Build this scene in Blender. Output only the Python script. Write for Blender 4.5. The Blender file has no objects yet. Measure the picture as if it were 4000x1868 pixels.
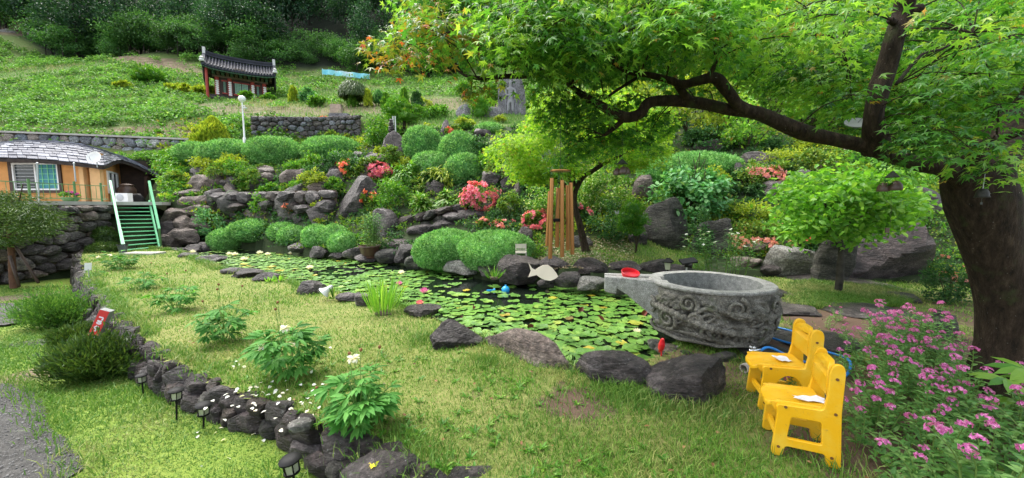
import bpy, bmesh, math
import numpy as np
from mathutils import Vector, Matrix, Euler
scene = bpy.context.scene
COL = scene.collection
R = math.radians
# ---------------------------------------------------------------- camera, sky, sun, exposure
FL, PIT, HC = 1450.0, R(5.0), 1.6
cam = bpy.data.cameras.new('camera')
cam.sensor_width = 36.0
cam.lens = 36.0 * FL / 4000.0
cam.clip_start, cam.clip_end = 0.05, 2000.0
co = bpy.data.objects.new('camera', cam)
COL.objects.link(co)
co.location = (0, 0, HC)
co.rotation_euler = (R(90) - PIT, 0, 0)
scene.camera = co
SUN = Vector((-0.42, 0.30, 0.86)).normalized()
wd = bpy.data.worlds.new('World')
scene.world = wd
wd.use_nodes = True
sky = wd.node_tree.nodes.new('ShaderNodeTexSky')
sky.sky_type = 'NISHITA'
sky.sun_disc = False
sky.sun_elevation = math.asin(SUN.z)
sky.sun_rotation = math.atan2(SUN.x, SUN.y)
sky.air_density, sky.dust_density, sky.ozone_density = 1.0, 3.0, 1.0
bg = wd.node_tree.nodes['Background']
hs = wd.node_tree.nodes.new('ShaderNodeHueSaturation')          # overcast: the sky is greyer than a clear one
hs.inputs['Saturation'].default_value = 0.40
wd.node_tree.links.new(sky.outputs[0], hs.inputs['Color'])
wd.node_tree.links.new(hs.outputs[0], bg.inputs[0])
bg.inputs[1].default_value = 0.15
sl = bpy.data.lights.new('sun', 'SUN')
sl.energy, sl.angle, sl.color = 1.15, R(52), (1.0, 0.95, 0.86)
so = bpy.data.objects.new('sun', sl)
COL.objects.link(so)
so.rotation_euler = SUN.to_track_quat('Z', 'Y').to_euler()
so.location = (0, 0, 60)
scene.view_settings.view_transform = 'Standard'
scene.view_settings.look = 'None'
scene.view_settings.exposure = 1.84
scene.view_settings.gamma = 1.0
scene.view_settings.use_curve_mapping = False
scene.render.engine = 'CYCLES'
scene.cycles.max_bounces = 6
scene.cycles.diffuse_bounces = 3
scene.cycles.glossy_bounces = 3
scene.cycles.transmission_bounces = 4
scene.cycles.use_denoising = True
# ---------------------------------------------------------------- helpers
SP, CPI = math.sin(PIT), math.cos(PIT)
rng = np.random.default_rng(11)
def ray(u, v):
    a = (u - 2000.0) / FL
    b = (934.0 - v) / FL
    return np.array([a, CPI + b * SP, -SP + b * CPI])
def W(u, v, Y):
    d = ray(u, v)
    return np.array([0, 0, HC]) + d * (Y / d[1])
def G(u, v, z=0.0):
    d = ray(u, v)
    return np.array([0, 0, HC]) + d * ((z - HC) / d[2])
def inside(px, py, poly):
    poly = np.asarray(poly, float)
    c = np.zeros(np.shape(px), bool)
    n = len(poly)
    for i in range(n):
        x1, y1 = poly[i][:2]
        x2, y2 = poly[(i + 1) % n][:2]
        if y1 == y2: continue
        t = ((y1 > py) != (y2 > py)) & (px < (x2 - x1) * (py - y1) / (y2 - y1) + x1)
        c ^= t
    return c
def unit(a):
    a = np.asarray(a, float)
    return a / np.maximum(np.linalg.norm(a, axis=-1, keepdims=True), 1e-9)
_nd = np.random.default_rng(3)
_ND = unit(_nd.normal(size=(40, 3)))
_NP = _nd.uniform(0, 6.28, 40)
def noise(p, s=1.0, seed=0, octs=3):
    p = np.asarray(p, float)
    if p.shape[-1] == 2: p = np.concatenate([p, np.zeros(p.shape[:-1] + (1,))], -1)
    r = 0
    for o in range(octs):
        for k in range(4):
            i = (seed * 7 + o * 4 + k * 3) % 40
            r = r + np.sin((p @ _ND[i]) * s * (2.1 ** o) * (0.8 + 0.15 * k) + _NP[(i + seed) % 40]) * 0.5 ** o
    return r / 4.0
class MB:
    def __init__(s): s.V, s.F, s.M, s.n = [], [], [], 0
    def add(s, V, F, mi=0):
        V = np.asarray(V, float).reshape(-1, 3)
        if isinstance(F, np.ndarray): s.F.append(F + s.n); s.M.append((len(F), mi))
        else:
            by = {}
            for f in F: by.setdefault(len(f), []).append(f)
            for k, a in by.items(): s.F.append(np.array(a) + s.n); s.M.append((len(a), mi))
        s.V.append(V); s.n += len(V)
        return s
    def verts(s): return np.concatenate(s.V) if s.V else np.zeros((0, 3))
def newmesh(name, mb, mats, smooth=False, sharp=None):
    me = bpy.data.meshes.new(name)
    V = mb.verts()
    me.vertices.add(len(V)); me.vertices.foreach_set('co', V.astype(np.float32).ravel())
    li = np.concatenate([f.ravel() for f in mb.F]).astype(np.int32)
    sz = np.concatenate([np.full(len(f), f.shape[1], np.int32) for f in mb.F])
    st = np.concatenate([[0], np.cumsum(sz)[:-1]]).astype(np.int32)
    me.loops.add(len(li)); me.loops.foreach_set('vertex_index', li)
    me.polygons.add(len(sz)); me.polygons.foreach_set('loop_start', st)
    if not isinstance(mats, (list, tuple)): mats = [mats]
    for m in mats: me.materials.append(m)
    if len(mats) > 1:
        me.polygons.foreach_set('material_index', np.concatenate([np.full(n, m, np.int32) for n, m in mb.M]))
    me.update(calc_edges=True)
    me.polygons.foreach_set('use_smooth', np.full(len(sz), bool(smooth)))
    if sharp: me.set_sharp_from_angle(angle=R(sharp))
    return me
def link(name, me, parent=None, loc=(0, 0, 0)):
    o = bpy.data.objects.new(name, me)
    COL.objects.link(o)
    o.location = tuple(float(q) for q in loc)
    if parent: o.parent = parent
    return o
def tag(o, label=None, cat=None, group=None, kind=None):
    if label: o['label'] = label
    if cat: o['category'] = cat
    if group: o['group'] = group
    if kind: o['kind'] = kind
    return o
def E(name, loc, label, cat, group=None, rz=0.0):
    o = bpy.data.objects.new(name, None)
    COL.objects.link(o)
    o.empty_display_size = 0.1
    o.location = tuple(float(q) for q in loc)
    o.rotation_euler = (0, 0, rz)
    return tag(o, label, cat, group)
def shift(mb, d):
    for v in mb.V: v -= np.asarray(d, float)
    return mb
def part(name, mb, m, parent, smooth=False, sharp=None, world=False, label=None):
    """a part; world=True: vertices are given in world space and the parent chain has locations only"""
    if world:
        p = parent
        while p: shift(mb, tuple(p.location)); p = p.parent
    o = link(name, newmesh(name, mb, m, smooth, sharp), parent)
    if label: o['label'] = label
    return o
def single(name, mb, m, label, cat, group=None, kind=None, smooth=False, sharp=None, base=None):
    V = mb.verts()
    if base is None: base = np.array([V[:, 0].mean(), V[:, 1].mean(), V[:, 2].min()])
    shift(mb, base)
    o = link(name, newmesh(name, mb, m, smooth, sharp), None, base)
    return tag(o, label, cat, group, kind)
def copy_tree(o, parent=None):
    c = o.copy(); COL.objects.link(c)
    if parent: c.parent = parent
    for ch in list(o.children): copy_tree(ch, c)
    return c
# ---- shapes
def box(x0, x1, y0, y1, z0, z1):
    V = [(x, y, z) for z in (z0, z1) for y in (y0, y1) for x in (x0, x1)]
    return np.array(V, float), np.array([(0, 2, 3, 1), (4, 5, 7, 6), (0, 1, 5, 4), (2, 6, 7, 3), (0, 4, 6, 2), (1, 3, 7, 5)])
def obox(c, ax, ay, az):
    """box from centre and three half-axis vectors"""
    c, ax, ay, az = [np.asarray(q, float) for q in (c, ax, ay, az)]
    V, F = box(-1, 1, -1, 1, -1, 1)
    return c + V[:, :1] * ax + V[:, 1:2] * ay + V[:, 2:] * az, F
def bar(a, b, w, d=None, up=(0, 0, 1)):
    a, b = np.asarray(a, float), np.asarray(b, float)
    d = d or w
    t = unit(b - a)
    if abs(t @ np.array(up)) > 0.98: up = (0, 1, 0)
    s = unit(np.cross(t, up)); n = np.cross(s, t)
    return obox((a + b) / 2, (b - a) / 2, s * w / 2, n * d / 2)
def tube(P, rad, k=8, cap=True, seed=None, rough=0.0):
    P = np.asarray(P, float); n = len(P)
    rad = np.full(n, rad, float) if np.isscalar(rad) else np.asarray(rad, float)
    T = unit(np.gradient(P, axis=0))
    ref = np.array([0.0, 0, 1]) if abs(T[0, 2]) < 0.9 else np.array([1.0, 0, 0])
    V = []
    for i in range(n):
        s = unit(np.cross(T[i], ref)); m = np.cross(s, T[i]); ref = m
        a = np.arange(k) * 2 * math.pi / k
        r = rad[i]
        ring = np.cos(a)[:, None] * s + np.sin(a)[:, None] * m
        if rough: r = r * (1 + rough * noise(P[i] + ring * rad[i], 3.0 / max(rad.max(), .02) * .3, seed or 1, 2))[:, None]
        V.append(P[i] + ring * r)
    F = [(i * k + j, i * k + (j + 1) % k, (i + 1) * k + (j + 1) % k, (i + 1) * k + j) for i in range(n - 1) for j in range(k)]
    if cap: F += [tuple(range(k))[::-1], tuple((n - 1) * k + j for j in range(k))]
    return np.concatenate(V), F
def smoothpath(P, n):
    """Catmull-Rom through the rows of P"""
    P = np.asarray(P, float)
    Q = np.vstack([2 * P[0] - P[1], P, 2 * P[-1] - P[-2]])
    t = np.linspace(0, len(P) - 1.0001, n); i = t.astype(int); f = (t - i)[:, None]
    a, b, c, d = Q[i], Q[i + 1], Q[i + 2], Q[i + 3]
    return 0.5 * (2 * b + (c - a) * f + (2 * a - 5 * b + 4 * c - d) * f ** 2 + (3 * b - a - 3 * c + d) * f ** 3)
def lathe(prof, k=24, c=(0, 0, 0), cap=True):
    prof = np.asarray(prof, float); a = np.arange(k) * 2 * math.pi / k
    V = np.concatenate([np.c_[r * np.cos(a), r * np.sin(a), np.full(k, z)] for r, z in prof]) + np.asarray(c, float)
    n = len(prof)
    F = [(i * k + j, i * k + (j + 1) % k, (i + 1) * k + (j + 1) % k, (i + 1) * k + j) for i in range(n - 1) for j in range(k)]
    if cap: F += [tuple(range(k))[::-1], tuple((n - 1) * k + j for j in range(k))]
    return V, F
def ico(sub):
    bm = bmesh.new(); bmesh.ops.create_icosphere(bm, subdivisions=sub, radius=1)
    V = np.array([v.co[:] for v in bm.verts]); F = np.array([[v.index for v in f.verts] for f in bm.faces])
    bm.free(); return V, F
ICO = {s: ico(s) for s in (1, 2, 3, 4, 5)}
def plate(outlines, ext, bev=0.003, res=2):
    """flat board from 2D outlines (the later ones are holes), half thickness ext, in the XY plane"""
    cu = bpy.data.curves.new('outline', 'CURVE'); cu.dimensions = '2D'; cu.fill_mode = 'BOTH'
    cu.extrude, cu.bevel_depth, cu.bevel_resolution = ext, bev, res
    for ol in outlines:
        s = cu.splines.new('POLY'); s.points.add(len(ol) - 1); s.use_cyclic_u = True
        for p, q in zip(s.points, ol): p.co = (q[0], q[1], 0, 1)
    o = bpy.data.objects.new('outline', cu); COL.objects.link(o)
    bpy.context.view_layer.update()
    me = bpy.data.meshes.new_from_object(o.evaluated_get(bpy.context.evaluated_depsgraph_get()))
    V = np.array([v.co[:] for v in me.vertices]); F = [tuple(p.vertices) for p in me.polygons]
    bpy.data.objects.remove(o); bpy.data.curves.remove(cu); bpy.data.meshes.remove(me)
    return V, F
def rounded(pts, r, n=4):
    """round the corners of a 2D polygon"""
    pts = np.asarray(pts, float); out = []
    for i in range(len(pts)):
        p, a, b = pts[i], pts[i - 1], pts[(i + 1) % len(pts)]
        da, db = np.linalg.norm(a - p), np.linalg.norm(b - p)
        q, w = p + (a - p) / da * min(r, da * .45), p + (b - p) / db * min(r, db * .45)
        for t in np.linspace(0, 1, n): out.append((1 - t) ** 2 * q + 2 * t * (1 - t) * p + t * t * w)
    return out
# ---- leaves
def leafquads(P, D, N, L, Wd, fold=0.2, droop=0.15):
    D = unit(D); S = unit(np.cross(D, N)); N = np.cross(S, D)
    L = np.broadcast_to(np.asarray(L, float), (len(P),))[:, None]; Wd = np.broadcast_to(np.asarray(Wd, float), (len(P),))[:, None]
    m = P + D * L * .48
    V = np.stack([P, m + S * Wd / 2 + N * fold * Wd, P + D * L - N * droop * L, m - S * Wd / 2 + N * fold * Wd], 1)
    b = np.arange(len(P))[:, None] * 4
    F = np.concatenate([b + np.array([[0, 1, 2]]), b + np.array([[0, 2, 3]])])
    return V.reshape(-1, 3), F
def leaflong(P, D, N, L, Wd, fold=0.12, droop=0.3):
    """a leaf of six points and four triangles that bends along its length"""
    D = unit(D); S = unit(np.cross(D, N)); N = np.cross(S, D)
    L = np.broadcast_to(np.asarray(L, float), (len(P),))[:, None]; Wd = np.broadcast_to(np.asarray(Wd, float), (len(P),))[:, None]
    def at(t): return P + D * L * t - N * droop * L * t * t
    a, c = at(.3), at(.68)
    V = np.stack([P, a + S * Wd * .45 + N * fold * Wd, c + S * Wd * .42 + N * fold * Wd, at(1.0), c - S * Wd * .42 + N * fold * Wd, a - S * Wd * .45 + N * fold * Wd, at(.33), at(.68)], 1)
    b = np.arange(len(P))[:, None] * 8
    F = np.concatenate([b + np.array([f]) for f in ((0, 1, 6), (0, 6, 5), (1, 2, 7), (1, 7, 6), (6, 7, 4), (6, 4, 5), (2, 3, 7), (7, 3, 4))])
    return V.reshape(-1, 3), F
_sa = np.array([0, 26, 52, 80, 108, 150, 210, 252, 280, 308, 334]) * math.pi / 180
_sr = np.array([1.0, .34, .9, .3, .58, .10, .10, .58, .3, .9, .34])
def leafstar(P, D, N, L, droop=0.3):
    """palmate maple leaf with five pointed lobes"""
    D = unit(D); S = unit(np.cross(D, N)); N = np.cross(S, D)
    L = np.broadcast_to(np.asarray(L, float), (len(P),))[:, None, None]
    x = np.r_[0, _sr * np.cos(_sa)]; y = np.r_[0, _sr * np.sin(_sa)]; d = np.r_[0, _sr ** 2]
    V = P[:, None] + L * (x[None, :, None] * D[:, None] + y[None, :, None] * S[:, None] * .95 - droop * d[None, :, None] * N[:, None])
    b = np.arange(len(P))[:, None] * 12
    F = np.concatenate([b + np.array([[0, 1 + i, 1 + (i + 1) % 11]]) for i in range(11)])
    return V.reshape(-1, 3), F
def sph(n, g, zmin=-1.0):
    z = g.uniform(zmin, 1, n); a = g.uniform(0, 2 * math.pi, n); r = np.sqrt(1 - z * z)
    return np.c_[r * np.cos(a), r * np.sin(a), z]
def shell(n, c, rad, g, depth=.25, lump=.15, ls=3.0, zmin=-.5, seed=0):
    """points and outward directions in the outer layer of a lumpy ellipsoid"""
    d = sph(n, g, zmin)
    k = (1 + lump * noise(d, ls, seed, 2)) * (1 - depth * g.uniform(0, 1, n) ** 1.6)
    rad = np.asarray(rad, float)
    return np.asarray(c, float) + d * rad * k[:, None], unit(d / rad)
def core(c, rad, f=.8, lump=.15, ls=3.0, seed=0, sub=3):
    V, Fc = ICO[sub]
    k = f * (1 + lump * noise(V, ls, seed, 2))
    return np.asarray(c, float) + V * np.asarray(rad, float) * k[:, None], Fc
def rockmesh(seed, sub=4, planes=10, rough=.028, flat=.55):
    g = np.random.default_rng(seed); d, Fc = ICO[sub]
    N = unit(g.normal(size=(planes, 3)) * np.array([1, 1, .8])); o = g.uniform(.58, .95, planes)
    r = np.full(len(d), 1.1)
    for n, q in zip(N, o):
        t = d @ n; r = np.where(t > .05, np.minimum(r, q / np.maximum(t, .05)), r)
    r = np.minimum(r, 1.15) * (1 + rough * noise(d, 4.5, seed, 4))
    r *= 1 + .035 * np.floor(2.2 * noise(d * np.array([1, 1, 1.6]), 3.2, seed + 3, 2))
    if sub >= 4: r *= 1 + .014 * noise(d * np.array([1, 1, 1.8]), 13, seed + 1, 3) - .02 * np.clip(np.abs(noise(d, 6, seed + 5, 2)) * -6 + 1, 0, 1)
    V = d * r[:, None]
    V[:, 2] = np.where(V[:, 2] < -flat, -flat + (V[:, 2] + flat) * .2, V[:, 2])
    lo, hi = V.min(0), V.max(0)
    V = (V - (lo + hi) / 2) / (hi - lo)                 # unit box, centred
    return V, Fc
# ---------------------------------------------------------------- materials
def nodes(name):
    m = bpy.data.materials.new(name); m.use_nodes = True
    t = m.node_tree
    return m, t, t.nodes['Principled BSDF']
def nd(t, kind, **kw):
    n = t.nodes.new('ShaderNode' + kind)
    for k, v in kw.items():
        if k.startswith('_'): setattr(n, k[1:], v)
        else:
            key = int(k[1:]) if k[0] == 'i' and k[1:].isdigit() else k.replace('_', ' ')
            if isinstance(v, bpy.types.NodeSocket): t.links.new(v, n.inputs[key])
            else: n.inputs[key].default_value = v
    return n
def c4(c): return (c[0], c[1], c[2], 1.0)
def ramp(t, fac, stops):
    n = t.nodes.new('ShaderNodeValToRGB'); t.links.new(fac, n.inputs[0])
    e = n.color_ramp.elements
    while len(e) < len(stops): e.new(0.5)
    for q, (p, c) in zip(e, stops): q.position = p; q.color = c4(c)
    return n.outputs[0]
def mixc(t, f, a, b, mode='MIX'):
    n = t.nodes.new('ShaderNodeMix'); n.data_type = 'RGBA'; n.blend_type = mode
    for s, v in ((n.inputs[0], f), (n.inputs[6], a), (n.inputs[7], b)):
        if isinstance(v, bpy.types.NodeSocket): t.links.new(v, s)
        else: s.default_value = c4(v) if isinstance(v, (tuple, list)) else v
    return n.outputs[2]
def pos(t): return nd(t, 'NewGeometry').outputs['Position']
def objc(t): return nd(t, 'TexCoord').outputs['Object']
def nz(t, vec, scale, detail=4.0, rough=.55): return nd(t, 'TexNoise', Vector=vec, Scale=scale, Detail=detail, Roughness=rough).outputs['Fac']
def bump(t, b, h, strength=.3, dist=.02):
    n = nd(t, 'Bump', Height=h, Strength=strength, Distance=dist); t.links.new(n.outputs[0], b.inputs['Normal'])
def leafmat(name, stops, trans=.4, rough=.45, spec=.35, patch=None, ps=1.2, hue=.25):
    """leaf colour picked per leaf, shifted by slow patches; part of the light passes through"""
    m, t, b = nodes(name)
    g = nd(t, 'NewGeometry')
    c = ramp(t, g.outputs['Random Per Island'], stops)
    n = nz(t, g.outputs['Position'], ps, 2.0)
    if patch is not None:
        f = ramp(t, n, [(.48, (0, 0, 0)), (.62, (1, 1, 1))])
        c = mixc(t, f, c, patch)
    o = nd(t, 'ObjectInfo')
    h = nd(t, 'HueSaturation', Color=c, Hue=0.5, Saturation=1.0)
    v = nd(t, 'MapRange', Value=n, i1=.3, i2=.7, i3=1.0 - hue, i4=1.0 + hue)
    t.links.new(v.outputs[0], h.inputs['Value'])
    c = h.outputs[0]
    t.links.new(c, b.inputs['Base Color'])
    b.inputs['Roughness'].default_value = rough
    b.inputs['Specular IOR Level'].default_value = spec
    tr = nd(t, 'BsdfTranslucent')
    t.links.new(mixc(t, 1.0, c, (1.5, 1.45, .75), 'MULTIPLY'), tr.inputs[0])
    mx = nd(t, 'MixShader', Fac=trans)
    t.links.new(b.outputs[0], mx.inputs[1]); t.links.new(tr.outputs[0], mx.inputs[2])
    t.links.new(mx.outputs[0], t.nodes['Material Output'].inputs[0])
    return m
def plain(name, c, rough=.5, spec=.5, metal=0.0, var=.12, vs=6.0, bm=0.0, bs=60.0):
    m, t, b = nodes(name)
    p = objc(t)
    n = nz(t, p, vs, 5.0)
    v = nd(t, 'MapRange', Value=n, i1=.3, i2=.7, i3=1 - var, i4=1 + var)
    h = nd(t, 'HueSaturation', Color=c4(c)); t.links.new(v.outputs[0], h.inputs['Value'])
    t.links.new(h.outputs[0], b.inputs['Base Color'])
    b.inputs['Roughness'].default_value = rough; b.inputs['Specular IOR Level'].default_value = spec; b.inputs['Metallic'].default_value = metal
    if bm: bump(t, b, nz(t, p, bs, 4.0), bm, .01)
    return m
def rockmat(name, cols, lichen=(.30, .31, .26), amt=.62, rough=.55, scale=1.0, moss=None, perobj=.3, strata=(1, 1, 3)):
    m, t, b = nodes(name)
    p = pos(t)
    mp = nd(t, 'Mapping', Vector=p, Scale=strata)
    n1 = nz(t, mp.outputs[0], 2.2 * scale, 8.0, .65)
    c = ramp(t, n1, [(.36, cols[0]), (.5, cols[1]), (.66, cols[2])])
    o = nd(t, 'ObjectInfo')
    v = nd(t, 'MapRange', Value=o.outputs['Random'], i1=0.0, i2=1.0, i3=1 - perobj, i4=1 + perobj)
    h = nd(t, 'HueSaturation', Color=c); t.links.new(v.outputs[0], h.inputs['Value'])
    c = h.outputs[0]
    n5 = nz(t, p, 21.0 * scale, 6.0, .75)
    c = mixc(t, .75, c, ramp(t, n5, [(.36, (.25, .24, .23)), (.5, (.85, .84, .83)), (.66, (2.1, 2.05, 2.05))]), 'MULTIPLY')
    c = mixc(t, ramp(t, nz(t, p, 48.0 * scale, 3.0), [(.66, (0, 0, 0)), (.71, (.8, .8, .8))]), c, lichen)
    n2 = nz(t, p, 7.0 * scale, 6.0, .7)
    f = ramp(t, n2, [(amt, (0, 0, 0)), (amt + .07, (1, 1, 1))])
    c = mixc(t, f, c, lichen)
    if moss:
        n3 = nz(t, p, 1.7 * scale, 5.0)
        c = mixc(t, ramp(t, n3, [(.57, (0, 0, 0)), (.68, (1, 1, 1))]), c, moss)
    t.links.new(c, b.inputs['Base Color'])
    b.inputs['Roughness'].default_value = rough
    vo = nd(t, 'TexVoronoi', Vector=mp.outputs[0], Scale=5.0 * scale, _feature='DISTANCE_TO_EDGE')
    cr = nd(t, 'Math', _operation='MINIMUM', i0=vo.outputs['Distance'], i1=.12)
    hh = nd(t, 'Math', _operation='MULTIPLY_ADD', i0=cr.outputs[0], i1=1.2, i2=nz(t, mp.outputs[0], 9.0 * scale, 12.0, .78))
    bump(t, b, hh.outputs[0], 1.0, .10 / scale)
    return m
M = {}
M['maple'] = leafmat('maple_leaf', [(0, (.024, .11, .018)), (.5, (.07, .23, .03)), (.85, (.14, .33, .04)), (.985, (.16, .28, .03)), (1, (.26, .14, .02))], .48, .35, .5, ps=.9)
M['maple_turn'] = leafmat('maple_turning_leaf', [(0, (.06, .16, .02)), (.45, (.14, .24, .03)), (.72, (.26, .27, .04)), (.9, (.42, .22, .04)), (1, (.46, .10, .04))], .45, .35, .5)
M['maple_backlit'] = leafmat('maple_backlit_leaf', [(0, (.10, .28, .04)), (.6, (.21, .42, .055)), (.96, (.32, .50, .07)), (1, (.42, .20, .06))], .5, .35, .5)  # paler copy of the maple leaf, backlight put into its colour
M['gold'] = leafmat('golden_leaf', [(0, (.11, .27, .02)), (.45, (.24, .44, .035)), (.95, (.40, .56, .06)), (1, (.46, .30, .06))], .5, .5, .3)
M['juniper'] = leafmat('juniper_needles', [(0, (.075, .23, .06)), (.5, (.18, .41, .115)), (1, (.36, .60, .23))], .25, .6, .25, ps=2.5)
M['azalea'] = leafmat('azalea_leaf', [(0, (.06, .15, .02)), (.6, (.13, .26, .03)), (.93, (.25, .34, .045)), (1, (.27, .15, .04))], .3)
M['lime'] = leafmat('lime_leaf', [(0, (.16, .26, .02)), (.5, (.27, .37, .03)), (1, (.42, .47, .05))], .35)
M['rust'] = leafmat('rusty_leaf', [(0, (.08, .11, .02)), (.5, (.16, .12, .03)), (1, (.28, .11, .05))], .3)
M['bright'] = leafmat('bright_leaf', [(0, (.05, .18, .015)), (.6, (.10, .27, .025)), (1, (.20, .36, .04))], .35)
M['blue'] = leafmat('bluegreen_leaf', [(0, (.05, .19, .05)), (.6, (.10, .30, .09)), (1, (.24, .44, .18))], .3)
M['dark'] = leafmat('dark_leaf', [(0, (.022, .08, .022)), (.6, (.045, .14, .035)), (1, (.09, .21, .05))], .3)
M['treelight'] = leafmat('small_tree_leaf', [(0, (.07, .22, .02)), (.6, (.14, .35, .035)), (1, (.27, .48, .07))], .45)
M['variegated'] = leafmat('variegated_leaf', [(0, (.06, .19, .02)), (.55, (.13, .30, .03)), (.8, (.25, .40, .06)), (.93, (.48, .56, .25)), (1, (.62, .66, .45))], .3)
M['yew'] = leafmat('yew_needles', [(0, (.03, .075, .014)), (.6, (.06, .12, .02)), (1, (.11, .17, .03))], .2)
M['lowjuniper'] = leafmat('low_juniper_needles', [(0, (.05, .15, .025)), (.5, (.09, .22, .035)), (1, (.17, .31, .06))], .25)
M['peony'] = leafmat('peony_leaf', [(0, (.03, .13, .02)), (.6, (.06, .21, .035)), (1, (.12, .31, .06))], .35, .6, .18)
M['kudzu'] = leafmat('meadow_leaf', [(0, (.06, .17, .025)), (.5, (.11, .27, .045)), (.9, (.18, .36, .08)), (1, (.28, .40, .13))], .35, ps=.5, hue=.45)
M['forest'] = leafmat('forest_leaf', [(0, (.012, .045, .024)), (.5, (.026, .085, .036)), (.9, (.046, .13, .05)), (1, (.085, .18, .07))], .3, ps=.13, hue=.45)  # bluish tones put distant haze into the leaf colour
M['forest_light'] = leafmat('forest_edge_leaf', [(0, (.03, .10, .025)), (.5, (.06, .18, .04)), (1, (.12, .27, .065))], .3, ps=.3, hue=.4)
M['iris'] = leafmat('iris_blade', [(0, (.10, .28, .03)), (.6, (.17, .38, .04)), (1, (.28, .45, .07))], .4)
M['lilyplant'] = leafmat('lily_leaf', [(0, (.07, .22, .05)), (.6, (.12, .31, .07)), (1, (.23, .40, .13))], .3)
M['silene'] = leafmat('catchfly_leaf', [(0, (.07, .20, .04)), (.6, (.13, .30, .065)), (1, (.25, .43, .12))], .3)
M['pinkpetal'] = leafmat('pink_petal', [(0, (.52, .10, .36)), (.6, (.68, .19, .50)), (1, (.80, .38, .64))], .3, hue=.15)
M['azpink'] = leafmat('azalea_pink_petal', [(0, (.66, .12, .20)), (.6, (.78, .20, .30)), (1, (.82, .34, .38))], .3, hue=.12)
M['azsalmon'] = leafmat('azalea_salmon_petal', [(0, (.72, .22, .22)), (.6, (.80, .33, .30)), (1, (.84, .45, .40))], .3, hue=.12)
M['azred'] = leafmat('azalea_red_petal', [(0, (.66, .10, .06)), (.6, (.76, .19, .09)), (1, (.80, .28, .14))], .3, hue=.12)
M['whitepetal'] = leafmat('white_petal', [(0, (.78, .76, .68)), (.8, (.86, .85, .82)), (1, (.80, .70, .50))], .3, hue=.06)
M['bark'] = None
m, t, b = nodes('maple_bark')
p = pos(t); mp_ = nd(t, 'Mapping', Vector=p, Scale=(1, 1, .28))
c = ramp(t, nz(t, mp_.outputs[0], 26.0, 8.0, .7), [(.35, (.012, .008, .0045)), (.55, (.042, .028, .017)), (.75, (.095, .068, .044))])
c = mixc(t, ramp(t, nz(t, p, 5.0, 5.0), [(.58, (0, 0, 0)), (.72, (1, 1, 1))]), c, (.045, .058, .018))
c = mixc(t, ramp(t, nz(t, p, 60.0, 2.0), [(.72, (0, 0, 0)), (.76, (1, 1, 1))]), c, (.22, .21, .18))
t.links.new(c, b.inputs['Base Color']); b.inputs['Roughness'].default_value = .8; b.inputs['Specular IOR Level'].default_value = .2
bump(t, b, nz(t, mp_.outputs[0], 30.0, 8.0, .7), 1.0, .05)
M['bark'] = m
M['twig'] = plain('twig', (.05, .04, .025), .8, .2, 0, .3, 12.0, .4, 40.0)
M['barkgrey'] = plain('grey_bark', (.04, .036, .028), .85, .2, 0, .7, 8.0, .8, 30.0)
M['stem'] = plain('green_stem', (.16, .26, .06), .6, .3, 0, .2, 9.0)
PUR = [(.014, .011, .010), (.058, .047, .044), (.16, .138, .134)]
M['rock'] = rockmat('dark_rock', PUR, (.27, .26, .26), .66, .5)
M['rockmoss'] = rockmat('mossy_rock', [(.018, .017, .013), (.055, .051, .041), (.14, .13, .112)], (.20, .21, .17), .64, .6, 1.0, (.05, .10, .02))
M['rockbrown'] = rockmat('brown_rock', [(.06, .045, .036), (.16, .122, .10), (.29, .24, .205)], (.36, .33, .28), .66, .65)
M['granite'] = rockmat('pale_rock', [(.13, .13, .11), (.26, .25, .22), (.40, .39, .36)], (.45, .45, .38), .60, .7, 1.2, (.12, .14, .06))
M['rockwine'] = rockmat('wine_rock', [(.012, .008, .0075), (.042, .029, .027), (.125, .098, .096)], (.22, .20, .21), .66, .42, 1.3)
M['walldark'] = rockmat('dry_wall_stone', [(.035, .033, .033), (.10, .095, .092), (.21, .20, .195)], (.34, .34, .32), .66, .7, .8, None, .5)
M['terr'] = rockmat('terrace_stone', [(.04, .034, .030), (.12, .103, .092), (.26, .23, .205)], (.28, .27, .25), .66, .65, .8, (.06, .075, .03), .5)
M['basin'] = rockmat('carved_granite', [(.085, .081, .062), (.18, .173, .142), (.30, .29, .25)], (.30, .30, .26), .62, .8, 3.2, (.10, .115, .06), 0.0, (1, 1, 1))
M['basinrim'] = rockmat('pale_granite', [(.24, .24, .22), (.34, .34, .32), (.45, .45, .43)], (.22, .22, .19), .58, .8, 6.0, None, 0.0, (1, 1, 1))
M['basinin'] = rockmat('wet_granite', [(.12, .13, .125), (.19, .20, .19), (.28, .29, .28)], (.34, .34, .31), .62, .5, 8.0, None, 0.0, (1, 1, 1))
M['stele'] = rockmat('grey_stele', [(.12, .115, .12), (.20, .195, .205), (.29, .285, .295)], (.09, .085, .08), .64, .8, 1.0, None, 0, (1, 1, .6))
M['white'] = plain('white_paint', (.75, .75, .73), .45, .5, 0, .06)
M['black'] = plain('black_plastic', (.008, .008, .008), .6, .2, 0, .2)
M['darkbrown'] = plain('dark_wood', (.05, .028, .018), .6, .4, 0, .35, 5.0, .3, 40.0)
M['concrete'] = plain('concrete', (.42, .40, .36), .85, .3, 0, .18, 3.0, .4, 40.0)
M['steel'] = plain('galvanised_steel', (.45, .47, .49), .4, .5, .7, .1)
M['chrome'] = plain('chrome', (.75, .75, .77), .12, .5, 1.0, .03)
M['water'] = None
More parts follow.
